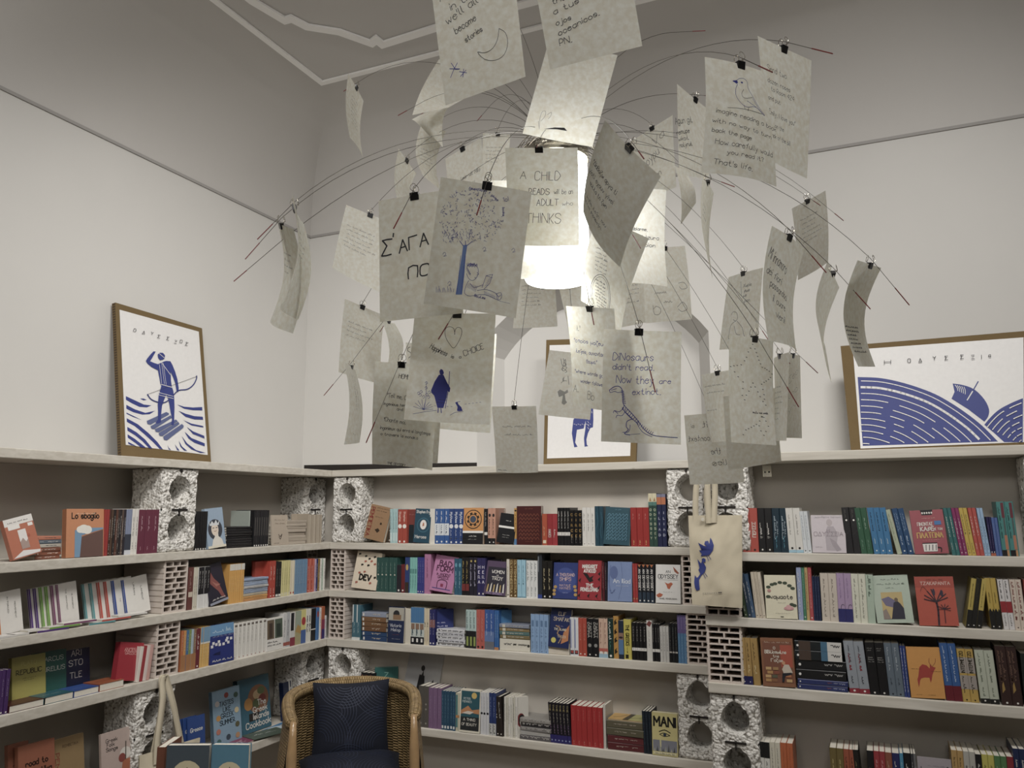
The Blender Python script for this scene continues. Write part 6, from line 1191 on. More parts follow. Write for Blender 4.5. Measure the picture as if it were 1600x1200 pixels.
H('C3', 1245, 1326, 2, 1033, '1b1b1d', 'black hardback in the middle of the dark stack', [('s', .5, .58, .93, .36, '9a9894'), ('e', .5, .08, .14, .14, 'dcdad6')], d=.14, z0=1063)
H('C3', 1244, 1320, 2, 1003, '1e2326', 'white-and-black hardback on top of the dark stack', [('r', 0, .7, 1, 1, 'c8c6c0'), ('r', 0, .56, 1, .7, '3a6a88'), ('r', 0, .08, 1, .34, '4a3a30'), ('s', .5, .74, .96, .4, '3a3a3c'), ('e', .5, .06, .12, .12, 'dcdad6')], d=.14, z0=1033)
S('C3', 1328, 1360, 2, 1003, '8c939c', 'blue-grey spine with red foot', [('r', 0, 0, 1, .09, '8a1f30'), ('e', .5, .045, .12, .1, 'd8d4cc'), ('s', .5, .44, .76, .36, '8a2c38'), ('s', .5, .18, .32, .26, '3a3c44'), ('s', .5, .6, .92, .2, '5c626c')], lean=-6)
S('C3', 1360, 1390, 2, 1005, '19181a', 'thick black spine with grey lettering', [*[('h', .2, y, .6, .18, '9a9894') for y in (.88, .84, .7, .66, .62)], ('e', .5, .04, .1, .1, 'd8d4cc')], lean=-4)
S('C3', 1390, 1414, 2, 1006, '5d6b78', 'slate blue spine', [('s', .5, .48, .92, .3, 'b4bec6'), ('s', .5, .18, .34, .22, '2c343c'), ('e', .5, .04, .12, .12, '1c2026')], lean=-4)
S('C3', 1414, 1423, 2, 1010, '2c3f80', 'cobalt spine with white letters', [('s', .5, .1, .95, .5, 'c8ccd8')], lean=-3)
F('C3', 1424, 1478, 1014, 'c98a2c', 'orange-yellow book with a red bull', [('p', [(.28, .42), (.34, .6), (.44, .66), (.56, .64), (.64, .58), (.66, .66), (.72, .62), (.82, .6), (.76, .54), (.7, .46), (.66, .36), (.62, .3), (.6, .4), (.46, .4), (.36, .38), (.32, .34), (.26, .2), (.24, .36)], 'a03024'), ('l', [(.72, .62), (.82, .7), (.84, .78)], .012, '8a3a28'), ('l', [(.7, .64), (.64, .7), (.66, .78)], .012, '8a3a28'), ('h', .1, .56, .3, .03, '4a3414'), ('h', .66, .52, .3, .03, '4a3414'), ('h', .15, .06, .2, .025, '4a3414'), ('h', .5, .06, .22, .025, '4a3414')], tilt=5, t=.025, lean=-3)
S('C3', 1479, 1505, 2, 1006, '2c5a98', 'royal blue spine with dark red foot', [('r', 0, 0, 1, .26, '6a1424'), ('s', .5, .3, .95, .26, 'b8c8dc')], lean=-5)
S('C3', 1505, 1531, 2, 1015, 'b8952f', 'yellow spine with grey panels', [('r', 0, .54, 1, .84, '9a9088'), ('r', 0, .24, 1, .5, '9a9088'), ('V', .5, .55, .42, 'ΙΝΤΕΡΜΕΤΖΟ', '2a2414', .4), ('s', .5, .16, .48, .36, '2a2414'), ('e', .5, .04, .1, .1, '1c1a14')], lean=-4)
S('C3', 1533, 1563, 2, 1017, 'b0b6a2', 'pale grey-green spine with dark leaf foot', [('r', 0, 0, 1, .09, '1c1c1a'), ('s', .5, .4, .94, .3, '77806c'), ('s', .5, .14, .3, .26, '77806c'), ('e', .5, .05, .1, .1, 'd8d4cc')], lean=-4)
S('C3', 1566, 1600, 2, 1011, '3a2622', 'dark brown spine with gold figure', [('s', .35, .4, .92, .32, '7a5a48'), ('s', .68, .4, .92, .32, '7a5a48'), ('p', [(.2, .2), (.5, .26), (.4, .4), (.25, .34)], '9a7a30'), ('e', .5, .04, .1, .1, 'd8d4cc')], lean=-4)
S('C3', 1602, 1622, 1, 1022, '1c2422', 'black-green spine at the right edge')
# ---- right bay, lowest row
S('C4', 1188, 1206, 2, 1160, 'cdcbc4', 'white spine with black top', [('r', 0, .7, 1, 1, '141416'), ('s', .5, .2, .64, .3, '4a4844')], d=.15)
S('C4', 1206, 1223, 2, 1161, 'c8c2ae', 'cream spine with fine vertical print', [('s', .5, .2, .9, .22, '5a5648')], d=.15)
S('C4', 1223, 1243, 2, 1162, 'b85a22', 'vivid orange spine', [('s', .5, .3, .92, .14, '8a3a14'), ('r', .4, .1, .6, .3, '2a1a10')], d=.15)
S('C4', 1301, 1323, 2, 1170, '6a5a26', 'olive gold spine', [('s', .5, .2, .8, .3, 'b8a860')], d=.15)
S('C4', 1323, 1341, 2, 1172, '9a4a2c', 'burnt orange spine', [('s', .5, .2, .86, .4, '4a2014')], d=.15)
S('C4', 1341, 1351, 1, 1173, '1c1a18', 'black spine beside the burnt orange pair', [('s', .5, .2, .8, .3, '8a7a4a')], d=.15, lean=-4)
S('C4', 1360, 1371, 1, 1174, '1a191c', 'black spine left of the strawberry pair', [('s', .5, .2, .7, .3, '9a9894')], d=.15)
S('C4', 1371, 1389, 2, 1175, '9a2c34', 'strawberry red spine', [('s', .5, .2, .85, .34, 'd0989a')], d=.15)
S('C4', 1389, 1400, 1, 1177, '8a4a34', 'terracotta spine', [('s', .5, .2, .85, .34, 'c8a08a')], d=.15)
S('C4', 1400, 1412, 1, 1178, '23265c', 'ultramarine spine', d=.15)
S('C4', 1412, 1418, 1, 1178, '3a8ab0', 'cyan spine', [('s', .5, .2, .85, .34, 'a8d0dc')], d=.15)
S('C4', 1418, 1430, 1, 1178, '17171c', 'black spine right of the cyan one', d=.15)
S('C4', 1430, 1438, 2, 1179, '3a3a40 6a6a6c', 'slim grey spine', d=.15)
F('C4', 1440, 1494, 1187, '9a9298', 'grey-mauve pamphlet with a thin black frame', [('l', [(.1, .84), (.1, .7)], .02, '2a2a2e'), ('h', .3, .86, .5, .05, '77707a'), ('l', [(.86, .86), (.9, .86), (.9, .7)], .02, '2a2a2e')], tilt=4, t=.01)
S('C4', 1495, 1514, 2, 1174, 'b08a44', 'honey yellow spine', [('s', .5, .5, .9, .34, '5a4420')], d=.15)
S('C4', 1514, 1533, 2, 1176, 'aaa79e', 'ash grey spine with dark label', [('s', .5, .5, .8, .4, '3a3834')], d=.15)
S('C4', 1533, 1543, 1, 1180, '1c1b1c', 'black spine left of the lemon pair', d=.15)
S('C4', 1543, 1563, 2, 1181, 'b8b034', 'lemon yellow spine', [('s', .5, .5, .85, .3, '5a5414')], d=.15)
S('C4', 1563, 1583, 2, 1183, '4a7a44', 'leaf green spine', [('s', .5, .5, .85, .3, 'b8c8a8')], d=.15)
S('C4', 1583, 1594, 1, 1184, '8a2430', 'ruby spine', d=.15)
S('C4', 1594, 1614, 2, 1172, '1f2c52', 'tall dark blue spine at the right edge', d=.17)
# ------------------------------------------------------------------ prints on cardboard
def poster(label, board, print_, p0, n, back, art, scale, org):
    """board and print corners in px of an enlarged view (scale, origin); set on the plane through p0"""
    X = lambda x, y: (org[0]+x/scale, org[1]+y/scale); n = Vector(n).normalized()
    P = lambda x, y, e=0.: hit(*X(x, y), Vector(p0)+n*e, n)
    q = [P(*c) for c in board]                                       # TL TR BR BL
    for i, j in ((3, 0), (2, 1)):
        d = q[i]-q[j]; q[i] = q[j]+d*((1.8675-q[j].z)/d.z)
    base = (q[2]+q[3])/2
    o = thing('cardboard_print', label, 'poster', base, group=None)
    b = MB(); b.quadbox([c-base for c in (q[3], q[2], q[1], q[0])], -n*back, CARD, CARD)
    L_, Rr = q[3]-base, q[0]-base                                    # fluted edge on the left side
    k = 60
    for i in range(k):
        a, c = L_+(Rr-L_)*((i+.2)/k), L_+(Rr-L_)*((i+.7)/k); sd = (q[0]-q[1]).normalized()*.0008
        b.add([a+sd-n*back*.12, c+sd-n*back*.12, c+sd-n*back*.88, a+sd-n*back*.88], [(0,1,2,3)], CARDK)
    b.build('cardboard_board', o)
    b = MB(); pq = [P(*c, .0022)-base for c in print_]; b.quadbox([pq[3], pq[2], pq[1], pq[0]], -n*.0012, PRINT)
    for li, it in enumerate(art):
        e = .0027+.00012*li; mp = lambda x, y: P(x, -y, e)-base
        m = {'b': BLUE, 'w': PRINT, 'k': INKK, 'm': mat('55618f', .6)}[it[-1]]
        if it[0] == 'p': poly(b, mp, [(x, -y) for x, y in it[1]], m)
        elif it[0] == 'c': ribbon(b, mp, smooth_pl([(x, -y) for x, y in it[1]], 4), it[2], m)
        elif it[0] == 'l': ribbon(b, mp, [(x, -y) for x, y in it[1]], it[2], m)
        elif it[0] == 't':
            pls, wd = strokes(it[3], it[4]); put(b, mp, pls, it[1], -it[2], R(it[5]), it[4]*.13, m)
    b.build('printed_sheet', o); return o
a9 = R(8)
wav = [[(200,724),(260,752),(320,780),(372,786),(340,800),(290,796),(240,772),(200,748)], [(203,782),(260,812),(330,836),(396,822),(360,845),(310,848),(250,832),(203,808)],
 [(204,834),(250,856),(306,884),(250,864),(204,842)], [(206,872),(280,912),(350,970),(410,1030),(448,1080),(425,1076),(380,1030),(320,975),(260,925),(207,896)],
 [(210,930),(270,965),(330,1015),(378,1075),(355,1072),(310,1025),(260,985),(211,955)], [(212,980),(260,1010),(305,1045),(336,1070),(300,1066),(260,1035),(213,1002)], [(215,1030),(270,1058),(235,1052),(216,1042)],
 [(296,740),(318,740),(340,748),(318,752)], [(543,780),(590,795),(650,800),(711,797),(712,820),(650,818),(590,808)], [(553,822),(600,842),(660,858),(715,862),(717,882),(660,880),(600,862)],
 [(583,884),(640,908),(718,924),(719,934),(640,920)], [(608,930),(650,960),(725,990),(727,1008),(650,978)], [(594,962),(640,1005),(728,1040),(728,1060),(660,1036),(620,1008)],
 [(574,990),(610,1040),(670,1085),(735,1104),(700,1104),(640,1080),(600,1045)], [(555,1022),(575,1060),(612,1092),(590,1088),(565,1060)], [(528,1046),(545,1070),(560,1088),(545,1086)], [(478,1050),(488,1070),(502,1084),(488,1080)]]
fig = [[(400,425),(385,424),(365,445),(345,470),(334,488),(345,505),(372,528),(415,550),(425,600),(432,640),(438,655),(428,690),(420,720),(414,780),(416,830),(415,880),(398,905),(412,908),(435,900),(436,850),(442,790),(456,750),(470,715),(482,735),(492,780),(500,830),(510,880),(503,915),(522,918),(524,870),(526,800),(524,740),(518,690),(508,660),(502,620),(500,560),(518,600),(532,640),(540,690),(552,697),(554,668),(545,610),(530,560),(512,515),(498,490),(470,488),(455,492),(415,510),(385,500),(362,490),(375,470),(392,440)],
 [(413,445),(428,433),(448,434),(462,450),(460,472),(446,480),(430,484),(418,470)]]
raft = [[(340,890),(470,830),(488,838),(488,848),(365,915),(345,910)], [(365,925),(500,852),(508,868),(390,945),(372,942)], [(395,945),(535,880),(548,892),(420,965),(400,962)], [(420,970),(550,895),(560,910),(445,992),(425,988)], [(450,995),(575,910),(588,922),(585,935),(475,1020),(455,1015)]]
poster('print of a bow-carrying man on a raft, leaning on the left wall', [(130,97),(710,270),(770,1150),(170,1108)], [(158,145),(688,292),(748,1118),(200,1050)], (-3.235, 3, 1.867), (math.cos(a9), 0, math.sin(a9)), .024,
 [('p', w_, 'b') for w_ in wav]+[('p', r_, 'm') for r_ in raft]+[('p', f_, 'b') for f_ in fig]+[('c', [(345,712),(370,745),(420,765),(470,762),(520,715),(555,685),(610,678),(650,650),(672,610),(674,588)], 7, 'b'), ('l', [(345,712),(675,592)], 2, 'k'),
  ('l', [(425,512),(440,640)], 2, 'w'), ('l', [(440,505),(458,645)], 2, 'w'), ('l', [(450,502),(470,648)], 2, 'w'), ('l', [(440,500),(498,580)], 3, 'w'), ('l', [(436,645),(510,665)], 4, 'w'), ('l', [(422,700),(516,725)], 3, 'w'), ('l', [(418,715),(518,740)], 3, 'w'), ('l', [(425,440),(460,470)], 3, 'w')]+
 [('t', x, y, q, 20, -14, 'k') for x, y, q in ((250,290,'Ο'),(310,305,'Δ'),(366,312,'Υ'),(412,332,'Σ'),(472,345,'Σ'),(524,368,'Ξ'),(560,365,'Ο'),(598,382,'Σ'))], 4.285, (150, 450))
fl = [[(718,600),(785,600),(788,740),(785,790),(768,795),(752,830),(742,870),(745,905),(754,914),(730,918),(726,860),(735,800),(738,745),(724,798),(680,806),(674,850),(668,890),(684,918),(662,922),(654,880),(646,830),(656,740),(690,700)], [(700,480),(770,470),(790,610),(712,610)], [(730,420),(760,415),(765,465),(728,468)]]
poster('cardboard-backed print of blue legs, in the niche behind the notes', [(478,215),(1092,196),(1068,998),(460,1018)], [(500,250),(1052,236),(1030,978),(483,995)], (-1.4, 4.235, 1.867), (0, -math.cos(R(6)), math.sin(R(6))), .02,
 [('p', f_, 'b') for f_ in fl]+[('l', [(725+i*13, 685+(i % 2)*12), (727+i*13, 697+(i % 2)*12)], 2.5, 'w') for i in range(5)]+[('l', [(660+i*13, 768+(i % 2)*5), (667+i*13, 770+(i % 2)*5)], 2.5, 'w') for i in range(9)]+[('l', [(750, 710+i*20), (758, 722+i*20)], 2.5, 'w') for i in range(5)], 4.21, (740, 480))
big = smooth_pl([(258,460),(420,466),(560,490),(720,535),(880,596),(1010,668),(1130,748),(1260,850),(1390,980)], 4)
rgt = smooth_pl([(1280,845),(1330,785),(1400,722),(1500,668),(1592,630)], 4)
art = [('p', big+[(300,1015)], 'b'), ('p', rgt+[(1590,985),(1440,985),(1360,912)], 'b'), ('p', smooth_pl([(1025,512),(1110,525),(1200,560),(1280,640),(1318,720),(1310,780),(1280,820)], 3)+[(1150,720),(1015,635),(1040,580)], 'b'),
 ('l', [(1230,497),(1185,575)], 9, 'b'), ('l', [(1185,575),(1142,645)], 9, 'w')]
for i in range(5): art.append(('c', [(1044+i*18, 524+i*4), (1062+i*16, 548+i*5), (1066+i*15, 570+i*7)], 5, 'w'))
for j in range(15):
    s_ = .965-.058*j; pl = [(285+(x-285)*s_, 1330+(y-1330)*s_) for x, y in big]; lx = 262+(j*3)
    pl = [p for p in pl if p[1] < 1000-(p[0]-300)*.012 and p[0] > lx]
    if j in (0, 1, 2): cuts = [(0, len(pl))]
    else:
        cuts = []; a_ = 0
        while a_ < len(pl)-2: c_ = a_+rp.randint(4, 13); cuts.append((a_, min(c_, len(pl)))); a_ = c_+2
    for a_, c_ in cuts:
        if c_-a_ > 1: art.append(('l', pl[a_:c_], 18 if j == 1 else 7, 'w'))
for j in range(7):
    s_ = 1-.13*(j+.6); pl = [(1600+(x-1600)*s_, 1010+(y-1010)*s_+4) for x, y in rgt]; pl = [p for p in pl if p[1] < 980 and p[0] < 1585]
    a_ = 0
    while a_ < len(pl)-1:
        c_ = a_+rp.randint(3, 9); art.append(('l', pl[a_:c_+1], 8, 'w')) if len(pl[a_:c_+1]) > 1 else None; a_ = c_+2
art += [('t', x, y, q, 30, a_, 'k') for x, y, q, a_ in ((478,354,'Ι',90),(662,342,'Ο',3),(752,340,'Δ',3),(866,324,'Υ',3),(962,320,'Σ',3),(1088,312,'Σ',3),(1176,314,'Ξ',3),(1258,312,'Ι',3),(1314,298,'α',3))] + [('l', [(474,325),(474,356)], 4, 'k'), ('l', [(526,322),(526,352)], 4, 'k'), ('l', [(474,340),(526,337)], 4, 'k')]
art = [q for q in art if not (q[0] == 't' and q[3] == 'Ι' and q[1] == 478)]
poster('wide blue print of waves with a sinking ship, right end of top plank', [(120,210),(1712,80),(1712,1006),(205,1057)], [(220,240),(1596,140),(1600,985),(282,1037)], (.3, 3.99, 1.867), (0, -math.cos(R(9)), math.sin(R(9))), .02, art, 5.161, (1290, 500))

# ------------------------------------------------------------------ wicker armchair
PH = R(37)
ca = thing('wicker_armchair', 'wicker tub armchair with bamboo arm posts in front of the corner shelves', 'chair', (-2.1, 3.05, 0), (0, 0, PH))
def plan(s, e=0.):
    """s 0..1 from the left arm front round the back to the right arm front"""
    a = (s-.5)*2
    if abs(a) > .62:
        k = (abs(a)-.62)/.38; x = (.262+e)-.03*k*k; y = .02-.25*k
        return (math.copysign(x, a), y)
    t = a/.62*math.pi/2; return ((.262+e)*math.sin(t), .02+(.245+e)*math.cos(t))
def rimz(s): a = abs(s-.5)*2; return .832-.06*a**2.2
def shell(e, z0, flip):
    def fn(u, v):
        z = z0+(rimz(u)-z0)*v; x, y = plan(u, e+.012*math.sin(v*math.pi)+.045*(1-v)); return (x, y, z)
    return fn
def uvgrid(b, me, fn, nu, nv):
    pass
def woven(name, fn, nu, nv, parent, su, sv):
    b = MB(); b.grid(fn, nu, nv, WICKER); o = b.build(name, parent, smooth=True)
    uv = o.data.uv_layers.new(name='weave')
    for p in o.data.polygons:
        for li in p.loop_indices:
            vi = o.data.loops[li].vertex_index; uv.data[li].uv = ((vi % (nu+1))/nu*su, (vi//(nu+1))/nv*sv)
    return o
woven('outer_shell', shell(.018, .10, 0), 80, 30, ca, 1.35, .72)
woven('inner_shell', lambda u, v: shell(-.008, .36, 0)(1-u, v), 80, 20, ca, 1.25, .48)
rim = [(*plan(i/60, .006), rimz(i/60)+.004) for i in range(61)]
def tubefn(path, r):
    P_ = [Vector(p) for p in path]; n = len(P_)-1
    def fn(u, v):
        f_ = v*n; i = min(int(f_), n-1); t = f_-i; p = P_[i].lerp(P_[i+1], t); d = (P_[min(i+1, n)]-P_[max(i-1, 0)]).normalized() if 0 < i < n else (P_[i+1]-P_[i]).normalized()
        a = d.cross(Vector((0, 0, 1))).normalized(); c = d.cross(a); w_ = u*6.2832; return p+(a*math.cos(w_)+c*math.sin(w_))*r*min(1, .05+(min(v, 1-v)*40)**.5)
    return fn
woven('braided_rim', tubefn(rim, .027), 16, 90, ca, .2, 1.4)
woven('seat', lambda u, v: ((u-.5)*.47*(1 if v < .6 else 1-(v-.6)*.8), -.25+v*.46, .44+.01*math.sin(u*3.14)), 20, 20, ca, .5, .46)
woven('front_apron', lambda u, v: ((u-.5)*.5, -.252, .1+v*.34), 20, 14, ca, .5, .34)
for sx in (-1, 1):
    b = MB(); pts = []
    for i in range(15):
        t = i/14; pts.append((sx*(.238+.004*math.sin(t*3.14)), -.235-.022*math.sin(min(1, t*3)*1.57), (.785)*(1-t)+(.012 if i == 0 else 0)))
    b.tube(pts, [.012+.009*min(1, i/2) for i in range(15)], 12, BAMBOO)
    for z in (.34, .58): b.tube([(sx*.241, -.257, z-.006), (sx*.241, -.257, z+.006)], .0225, 12, WICKER)
    b.build('bamboo_arm_post', ca, smooth=True)
    b = MB(); b.tube([(sx*.21, .17, .12), (sx*.22, .19, 0)], .018, 10, BAMBOO); b.build('rear_leg', ca, smooth=True)
def cushion(name, label, w_, h_, t_, M4, seed):
    b = MB(); n = 22
    def fn(sg):
        def f(u, v):
            x, y = u*2-1, v*2-1; k = max(0, (1-abs(x)**3.2)*(1-abs(y)**3.2))**.55; pin = 1-.07*((1-x*x)*(y*y)+(1-y*y)*(x*x))
            return (x*w_/2*pin*sg, y*h_/2*pin, sg*t_/2*k+.006*noise.noise(Vector((x*2, y*2, seed)))*k)
        return f
    b.grid(fn(1), n, n, NAVY); b.grid(fn(-1), n, n, NAVY)
    f = fn(1); mp = lambda x, y: Vector(f(x, y))+Vector((0, 0, .0012))
    rr = random.Random(seed)                                          # stitched wave lines
    for cx, cy, a0, a1, r0, r1, m_ in ((.42, 1.05, 3.3, 6.0, .1, .42, 9), (.95, .98, 2.7, 5.0, .12, .5, 10), (.08, .3, -.2, 1.9, .1, .45, 10), (.9, .2, 1.2, 3.4, .12, .5, 11), (.45, -.1, .3, 2.9, .1, .36, 8), (.3, .62, -.9, 1.1, .08, .3, 6)):
        for j in range(m_):
            r_ = r0+(r1-r0)*j/m_
            pl = [(cx+r_*math.cos(a0+(a1-a0)*i/20), cy+r_*math.sin(a0+(a1-a0)*i/20)) for i in range(21)]
            run = []
            for p in pl+[(9, 9)]:
                if .05 < p[0] < .95 and .05 < p[1] < .95: run.append(p)
                else:
                    if len(run) > 2: ribbon(b, mp, run, .006, NAVYL)
                    run = []
    o = b.build(name, None, smooth=True); o.matrix_world = M4; tag(o, label, 'cushion'); return o
base = Matrix.Translation((-2.1, 3.05, 0)) @ Matrix.Rotation(PH, 4, 'Z')
cushion('cushion', 'square navy cushion with stitched wave lines, leaning in the wicker chair', .34, .34, .12, base @ Matrix.Translation((0, .12, .70)) @ Matrix.Rotation(R(77), 4, 'X'), 3)
cushion('seat_cushion', 'round-edged navy seat cushion lying on the wicker chair', .44, .42, .13, base @ Matrix.Translation((0, -.045, .53)) @ Matrix.Rotation(R(3), 4, 'X'), 8)

# ------------------------------------------------------------------ cloth bags
def strap(b, pts, w_, m, wd):
    pts = smooth_pl3(pts, 6); wd = Vector(wd).normalized()*w_/2; vs = []
    for i, p in enumerate(pts):
        d = (pts[min(i+1, len(pts)-1)]-pts[max(i-1, 0)]).normalized(); n = d.cross(wd).normalized()*.0013
        vs += [p-wd-n, p+wd-n, p+wd+n, p-wd+n]
    fs = []
    for i in range(len(pts)-1):
        for k in range(4): fs.append((i*4+k, i*4+(k+1) % 4, i*4+4+(k+1) % 4, i*4+4+k))
    b.add(vs, fs, m)
def smooth_pl3(p, n):
    p = [Vector(q) for q in p]; o = []
    for i in range(len(p)-1):
        p0, p1, p2, p3 = p[max(i-1, 0)], p[i], p[i+1], p[min(i+2, len(p)-1)]
        for k in range(n):
            t = k/n; o.append(.5*(2*p1+(p2-p0)*t+(2*p0-5*p1+4*p2-p3)*t*t+(3*p1-p0-3*p2+p3)*t**3))
    return o+[p[-1]]
def bag(b, corners, bulge, seed, m, nd):
    TL, TR, BR, BL = [Vector(c) for c in corners]; nd = Vector(nd)
    def sf(sg):
        def f(u, v):
            p = TL*(1-u)*v+TR*u*v+BR*u*(1-v)+BL*(1-u)*(1-v); k = math.sin(math.pi*u)**.6*(1-v**6)*(math.sin(math.pi*min(1, v+.12)*.9)**.4)
            wr = noise.noise(Vector((u*2.2+v*1.5, v*3.1, seed)))*.014+noise.noise(Vector((u*6, v*2.5, seed+5)))*.006+noise.noise(Vector((u*9-v*7, v*9, seed+9)))*.003
            return p+nd*(bulge*k*sg+(wr*math.sin(math.pi*u)**.3 if sg > 0 else -.002)+.002*sg)
        return f
    b.grid(sf(1), 26, 36, m); b.grid(lambda u, v: sf(-1)(1-u, v), 10, 14, m); return sf(1)
bx = Vector((-.64, 3.69, 1.2))
o = thing('tote_bag', 'natural canvas tote with two blue birds hanging before the blocks', 'tote bag', bx)
b = MB(); f = bag(b, [Vector(c)-bx for c in ((-.76, 3.694, 1.592), (-.524, 3.694, 1.594), (-.541, 3.69, 1.197), (-.757, 3.69, 1.203))], .012, 2.3, CANVAS, (0, -1, 0))
X = lambda x, y: hit(1020+x/4.616, 700+y/4.616, (0, 3.69, 0), (0, 1, 0))
def onbag(x, y, e=.0035):
    p = X(x, -y)-bx; v = (p.z+.001)/.394; xl = -.12+.003*(1-v); xr = .116-.017*(1-v); u = (p.x-xl)/(xr-xl); q = f(min(max(u, .01), .99), min(max(v, .01), .99)); return Vector((p.x, q.y-e, p.z))
for pl in ([(418,645),(432,665),(446,700),(440,735),(415,768),(385,775),(348,780),(358,762),(336,738),(356,735),(330,682),(372,704),(395,710),(376,692),(380,672),(402,668),(412,690)], [(372,792),(386,802),(384,822),(366,822),(378,838),(388,860),(380,890),(352,918),(336,948),(338,985),(342,1020),(318,1028),(306,1005),(300,970),(304,915),(318,935),(328,930),(345,905),(330,880),(338,865),(322,800),(350,832),(358,815),(356,798)]):
    poly(b, onbag, [(x, -y) for x, y in pl], BLUE)
for pl in ([(392,775),(408,812)], [(404,772),(424,800)], [(366,905),(384,938)], [(376,898),(397,925)]): ribbon(b, onbag, [(x, -y) for x, y in pl], 4, BLUE)
for i in range(9): ribbon(b, onbag, [(365+i*16, -1046+i*.6), (372+i*16, -1046+i*.6)], 4, INKG)
ribbon(b, onbag, [(480, -1040), (503, -1039)], 6, INKK); b.build('bag_body', o, smooth=True)
b = MB(); p = X(365, 514); b.tube([p-bx+Vector((0, -.014, 0)), p-bx+Vector((0, -.018, 0))], .0075, 16, mat('cfc8b8', .4)); b.build('button', o)
hk = Vector((-.66, 3.70, 1.845))-bx
for k, (xa, xb) in enumerate(((1087, -.705), (1108, -.625))):
    pa = hit(xa, 807, (0, 3.69, 0), (0, 1, 0))-bx; b = MB(); yy = .006 if k == 0 else -.008
    strap(b, [pa+Vector((0, yy, -.03)), pa+Vector((0, yy, .05)), Vector((pa.x*.8+hk.x*.2, yy, .55)), Vector((hk.x+(-.012 if k == 0 else .012), yy*.5, hk.z-.03)), hk+Vector((0, 0, .004)), Vector((hk.x+.02, .01+yy, hk.z-.05)), Vector((pa.x+(.05 if k == 0 else .03), .012+yy, .5)), Vector((pa.x+(.06 if k == 0 else .02), .004+yy, .36))], .026, CANVAS, (1, .25, 0)); b.build('strap', o, smooth=True)
t = tag((lambda b: (b.tube([(-.66, 3.7245, 1.845), (-.66, 3.69, 1.848)], .0025, 8, STEEL), b.build('nail'))[1])(MB()), 'small steel nail in the top plank holding the bird tote', 'nail')
# plain bag hanging on the left
bx = Vector((-2.985, 2.9, .2))
o = thing('tote_bag', 'plain canvas tote with long straps hanging from a left shelf', 'tote bag', bx)
b = MB(); bag(b, [Vector(c)-bx for c in ((-2.985, 2.74, .572), (-2.985, 3.09, .562), (-2.985, 3.06, .18), (-2.985, 2.75, .18))], .03, 7.1, CANVAS, (1, 0, 0)); b.build('bag_body', o, smooth=True)
hk = Vector((-2.996, 2.862, .872))-bx
b = MB(); strap(b, [Vector((.024, -.085, .32)), Vector((.018, -.08, .42)), Vector((.008, -.055, .58)), hk+Vector((.006, -.012, -.02)), hk+Vector((.006, 0, .012)), hk+Vector((.006, .012, -.02)), Vector((.01, .004, .55)), Vector((.016, .04, .43)), Vector((.022, .07, .32))], .03, CANVAS, (.1, 1, 0)); b.build('strap', o, smooth=True)
b = MB(); strap(b, [Vector((-.006, -.08, .36)), Vector((-.004, -.05, .55)), hk+Vector((-.004, -.01, .0)), hk+Vector((-.004, .01, .012)), hk+Vector((-.004, .026, -.02)), Vector((-.004, .03, .52)), Vector((-.006, .07, .36))], .028, CANVAS, (.1, 1, 0)); b.build('strap', o, smooth=True)
b = MB(); b.tube([(-3.0219, 2.862, .862), (-2.985, 2.862, .866)], .0025, 8, STEEL); tag(b.build('nail'), 'small steel nail holding the plain tote on the left', 'nail')

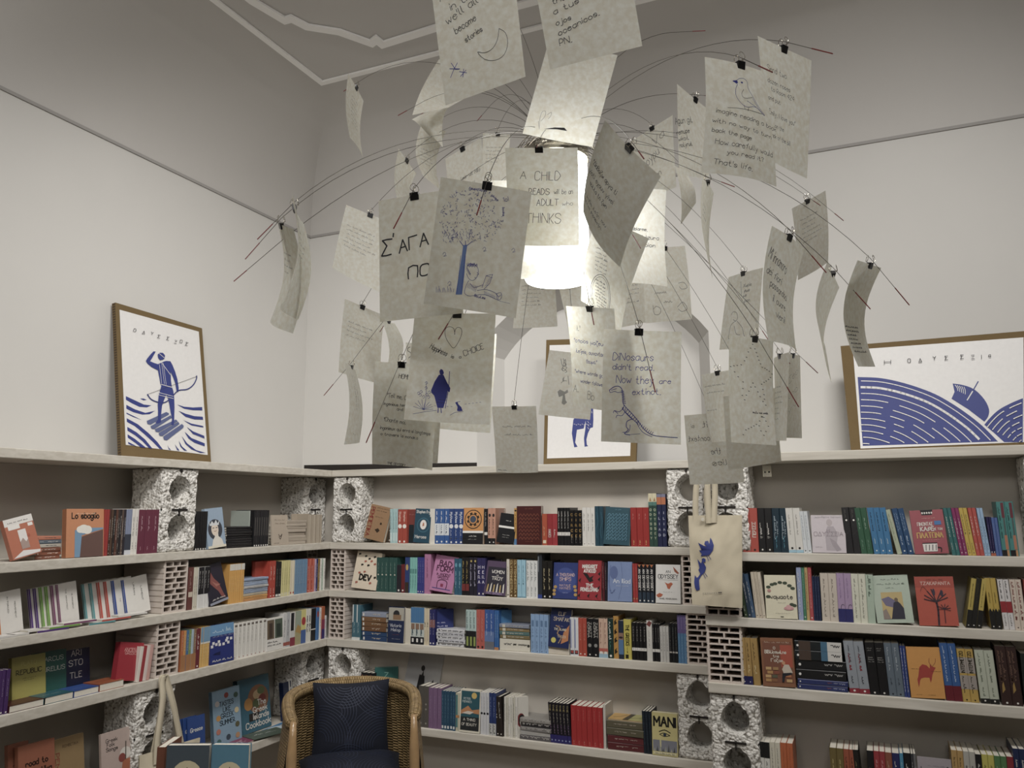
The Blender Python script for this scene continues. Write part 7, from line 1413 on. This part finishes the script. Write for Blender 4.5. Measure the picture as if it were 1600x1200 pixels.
# ------------------------------------------------------------------ low table with books in the near left
tb = thing('display_table', 'low wooden display table at the lower left under the standing books', 'table', (-2.08, 2.3, 0), (0, 0, R(25)))
b = MB(); b.box((-.3, -.2, .60), (.3, .22, .635), WOOD); bevel(b.build('table_top', tb), .004)
for x in (-.27, .27):
    for y in (-.17, .19): b = MB(); b.box((x-.02, y-.02, 0), (x+.02, y+.02, .6), WOOD); b.build('leg', tb)
cream = [('e', .5, .52, .36, .36, 'cfc39a'), ('l', [(.3, .58), (.45, .62), (.6, .56), (.7, .6)], .02, '3a3a34'), ('l', [(.35, .5), (.5, .54), (.62, .48)], .02, '3a3a34'), ('l', [(.5, .66), (.52, .56)], .02, '3a3a34')]
for nm, x, y, wd, col, sp, t_, yw in (('slate grey hardback with a cream disc, lower left foreground', -2.147, 2.172, .142, '4a5660', '6a3a28', .03, 24), ('sky blue hardback with a cream disc, lower left foreground', -2.02, 2.232, .126, '4f86a0', '3a6a84', .026, 21)):
    place('book', nm, 'book', None, cover_mesh(wd, .206, t_, col, cream, sp), (x, y, .6405), Matrix.Rotation(R(yw), 3, 'Z').to_euler())
m_ = spine_mesh(.028, .2, .14, '7a4630', []); place('book', 'brown spine behind the slate grey hardback in the foreground', 'book', None, m_, (-2.245, 2.15, .6355), (0, 0, R(24)))
# small bracket under the right top plank
b = MB(); x, y, z = -.436, 3.944, 1.79
b.box((x-.02, y-.004, z-.022), (x+.02, y, z+.036), STEEL); b.box((x-.02, y-.03, z+.032), (x+.02, y-.004, z+.0365), STEEL)
for dx in (-.009, .009): b.tube([(x+dx, y-.004, z), (x+dx, y-.006, z)], .004, 10, CLIP)
tag(b.build('metal_bracket'), 'small grey metal bracket under the right top plank', 'bracket')

# ------------------------------------------------------------------ the spine-out books: the largest as things, the slimmest as one
faced = sum(1 for o in bpy.data.objects if o.get('category') == 'book' and o.parent is None)
runs = {}
for q in QUEUE: runs.setdefault(q[4] or q[2], []).append(q)
left = 300-faced; rest = []
for k, qs in sorted(runs.items(), key=lambda kv: -sum(q[0] for q in kv[1])/len(kv[1])):
    if len(qs) <= left:
        left -= len(qs)
        for a, i, lab, cat, grp, ms, loc, rot in qs: place('book', lab, cat, grp, ms, loc, rot)
    else: rest += qs
V, Fc, MI, ML = [], [], [], []
for a, i, lab, cat, grp, ms, loc, rot in rest:
    T4 = Matrix.Translation(loc) @ (rot.to_matrix().to_4x4() if hasattr(rot, 'to_matrix') else Matrix.Identity(4))
    for me in ms:
        n = len(V); V += [tuple(T4 @ v.co) for v in me.vertices]; mm = []
        for m in me.materials:
            if m not in ML: ML.append(m)
            mm.append(ML.index(m))
        for p in me.polygons: Fc.append([n+j for j in p.vertices]); MI.append(mm[p.material_index])
me = bpy.data.meshes.new('slim_books'); me.from_pydata(V, [], Fc)
for m in ML: me.materials.append(m)
me.polygons.foreach_set('material_index', MI); me.update()
tag(obj('slim_books', me), 'slimmest paperbacks in the gaps of the shelves, thin spines of mixed colours', 'book', kind='stuff')
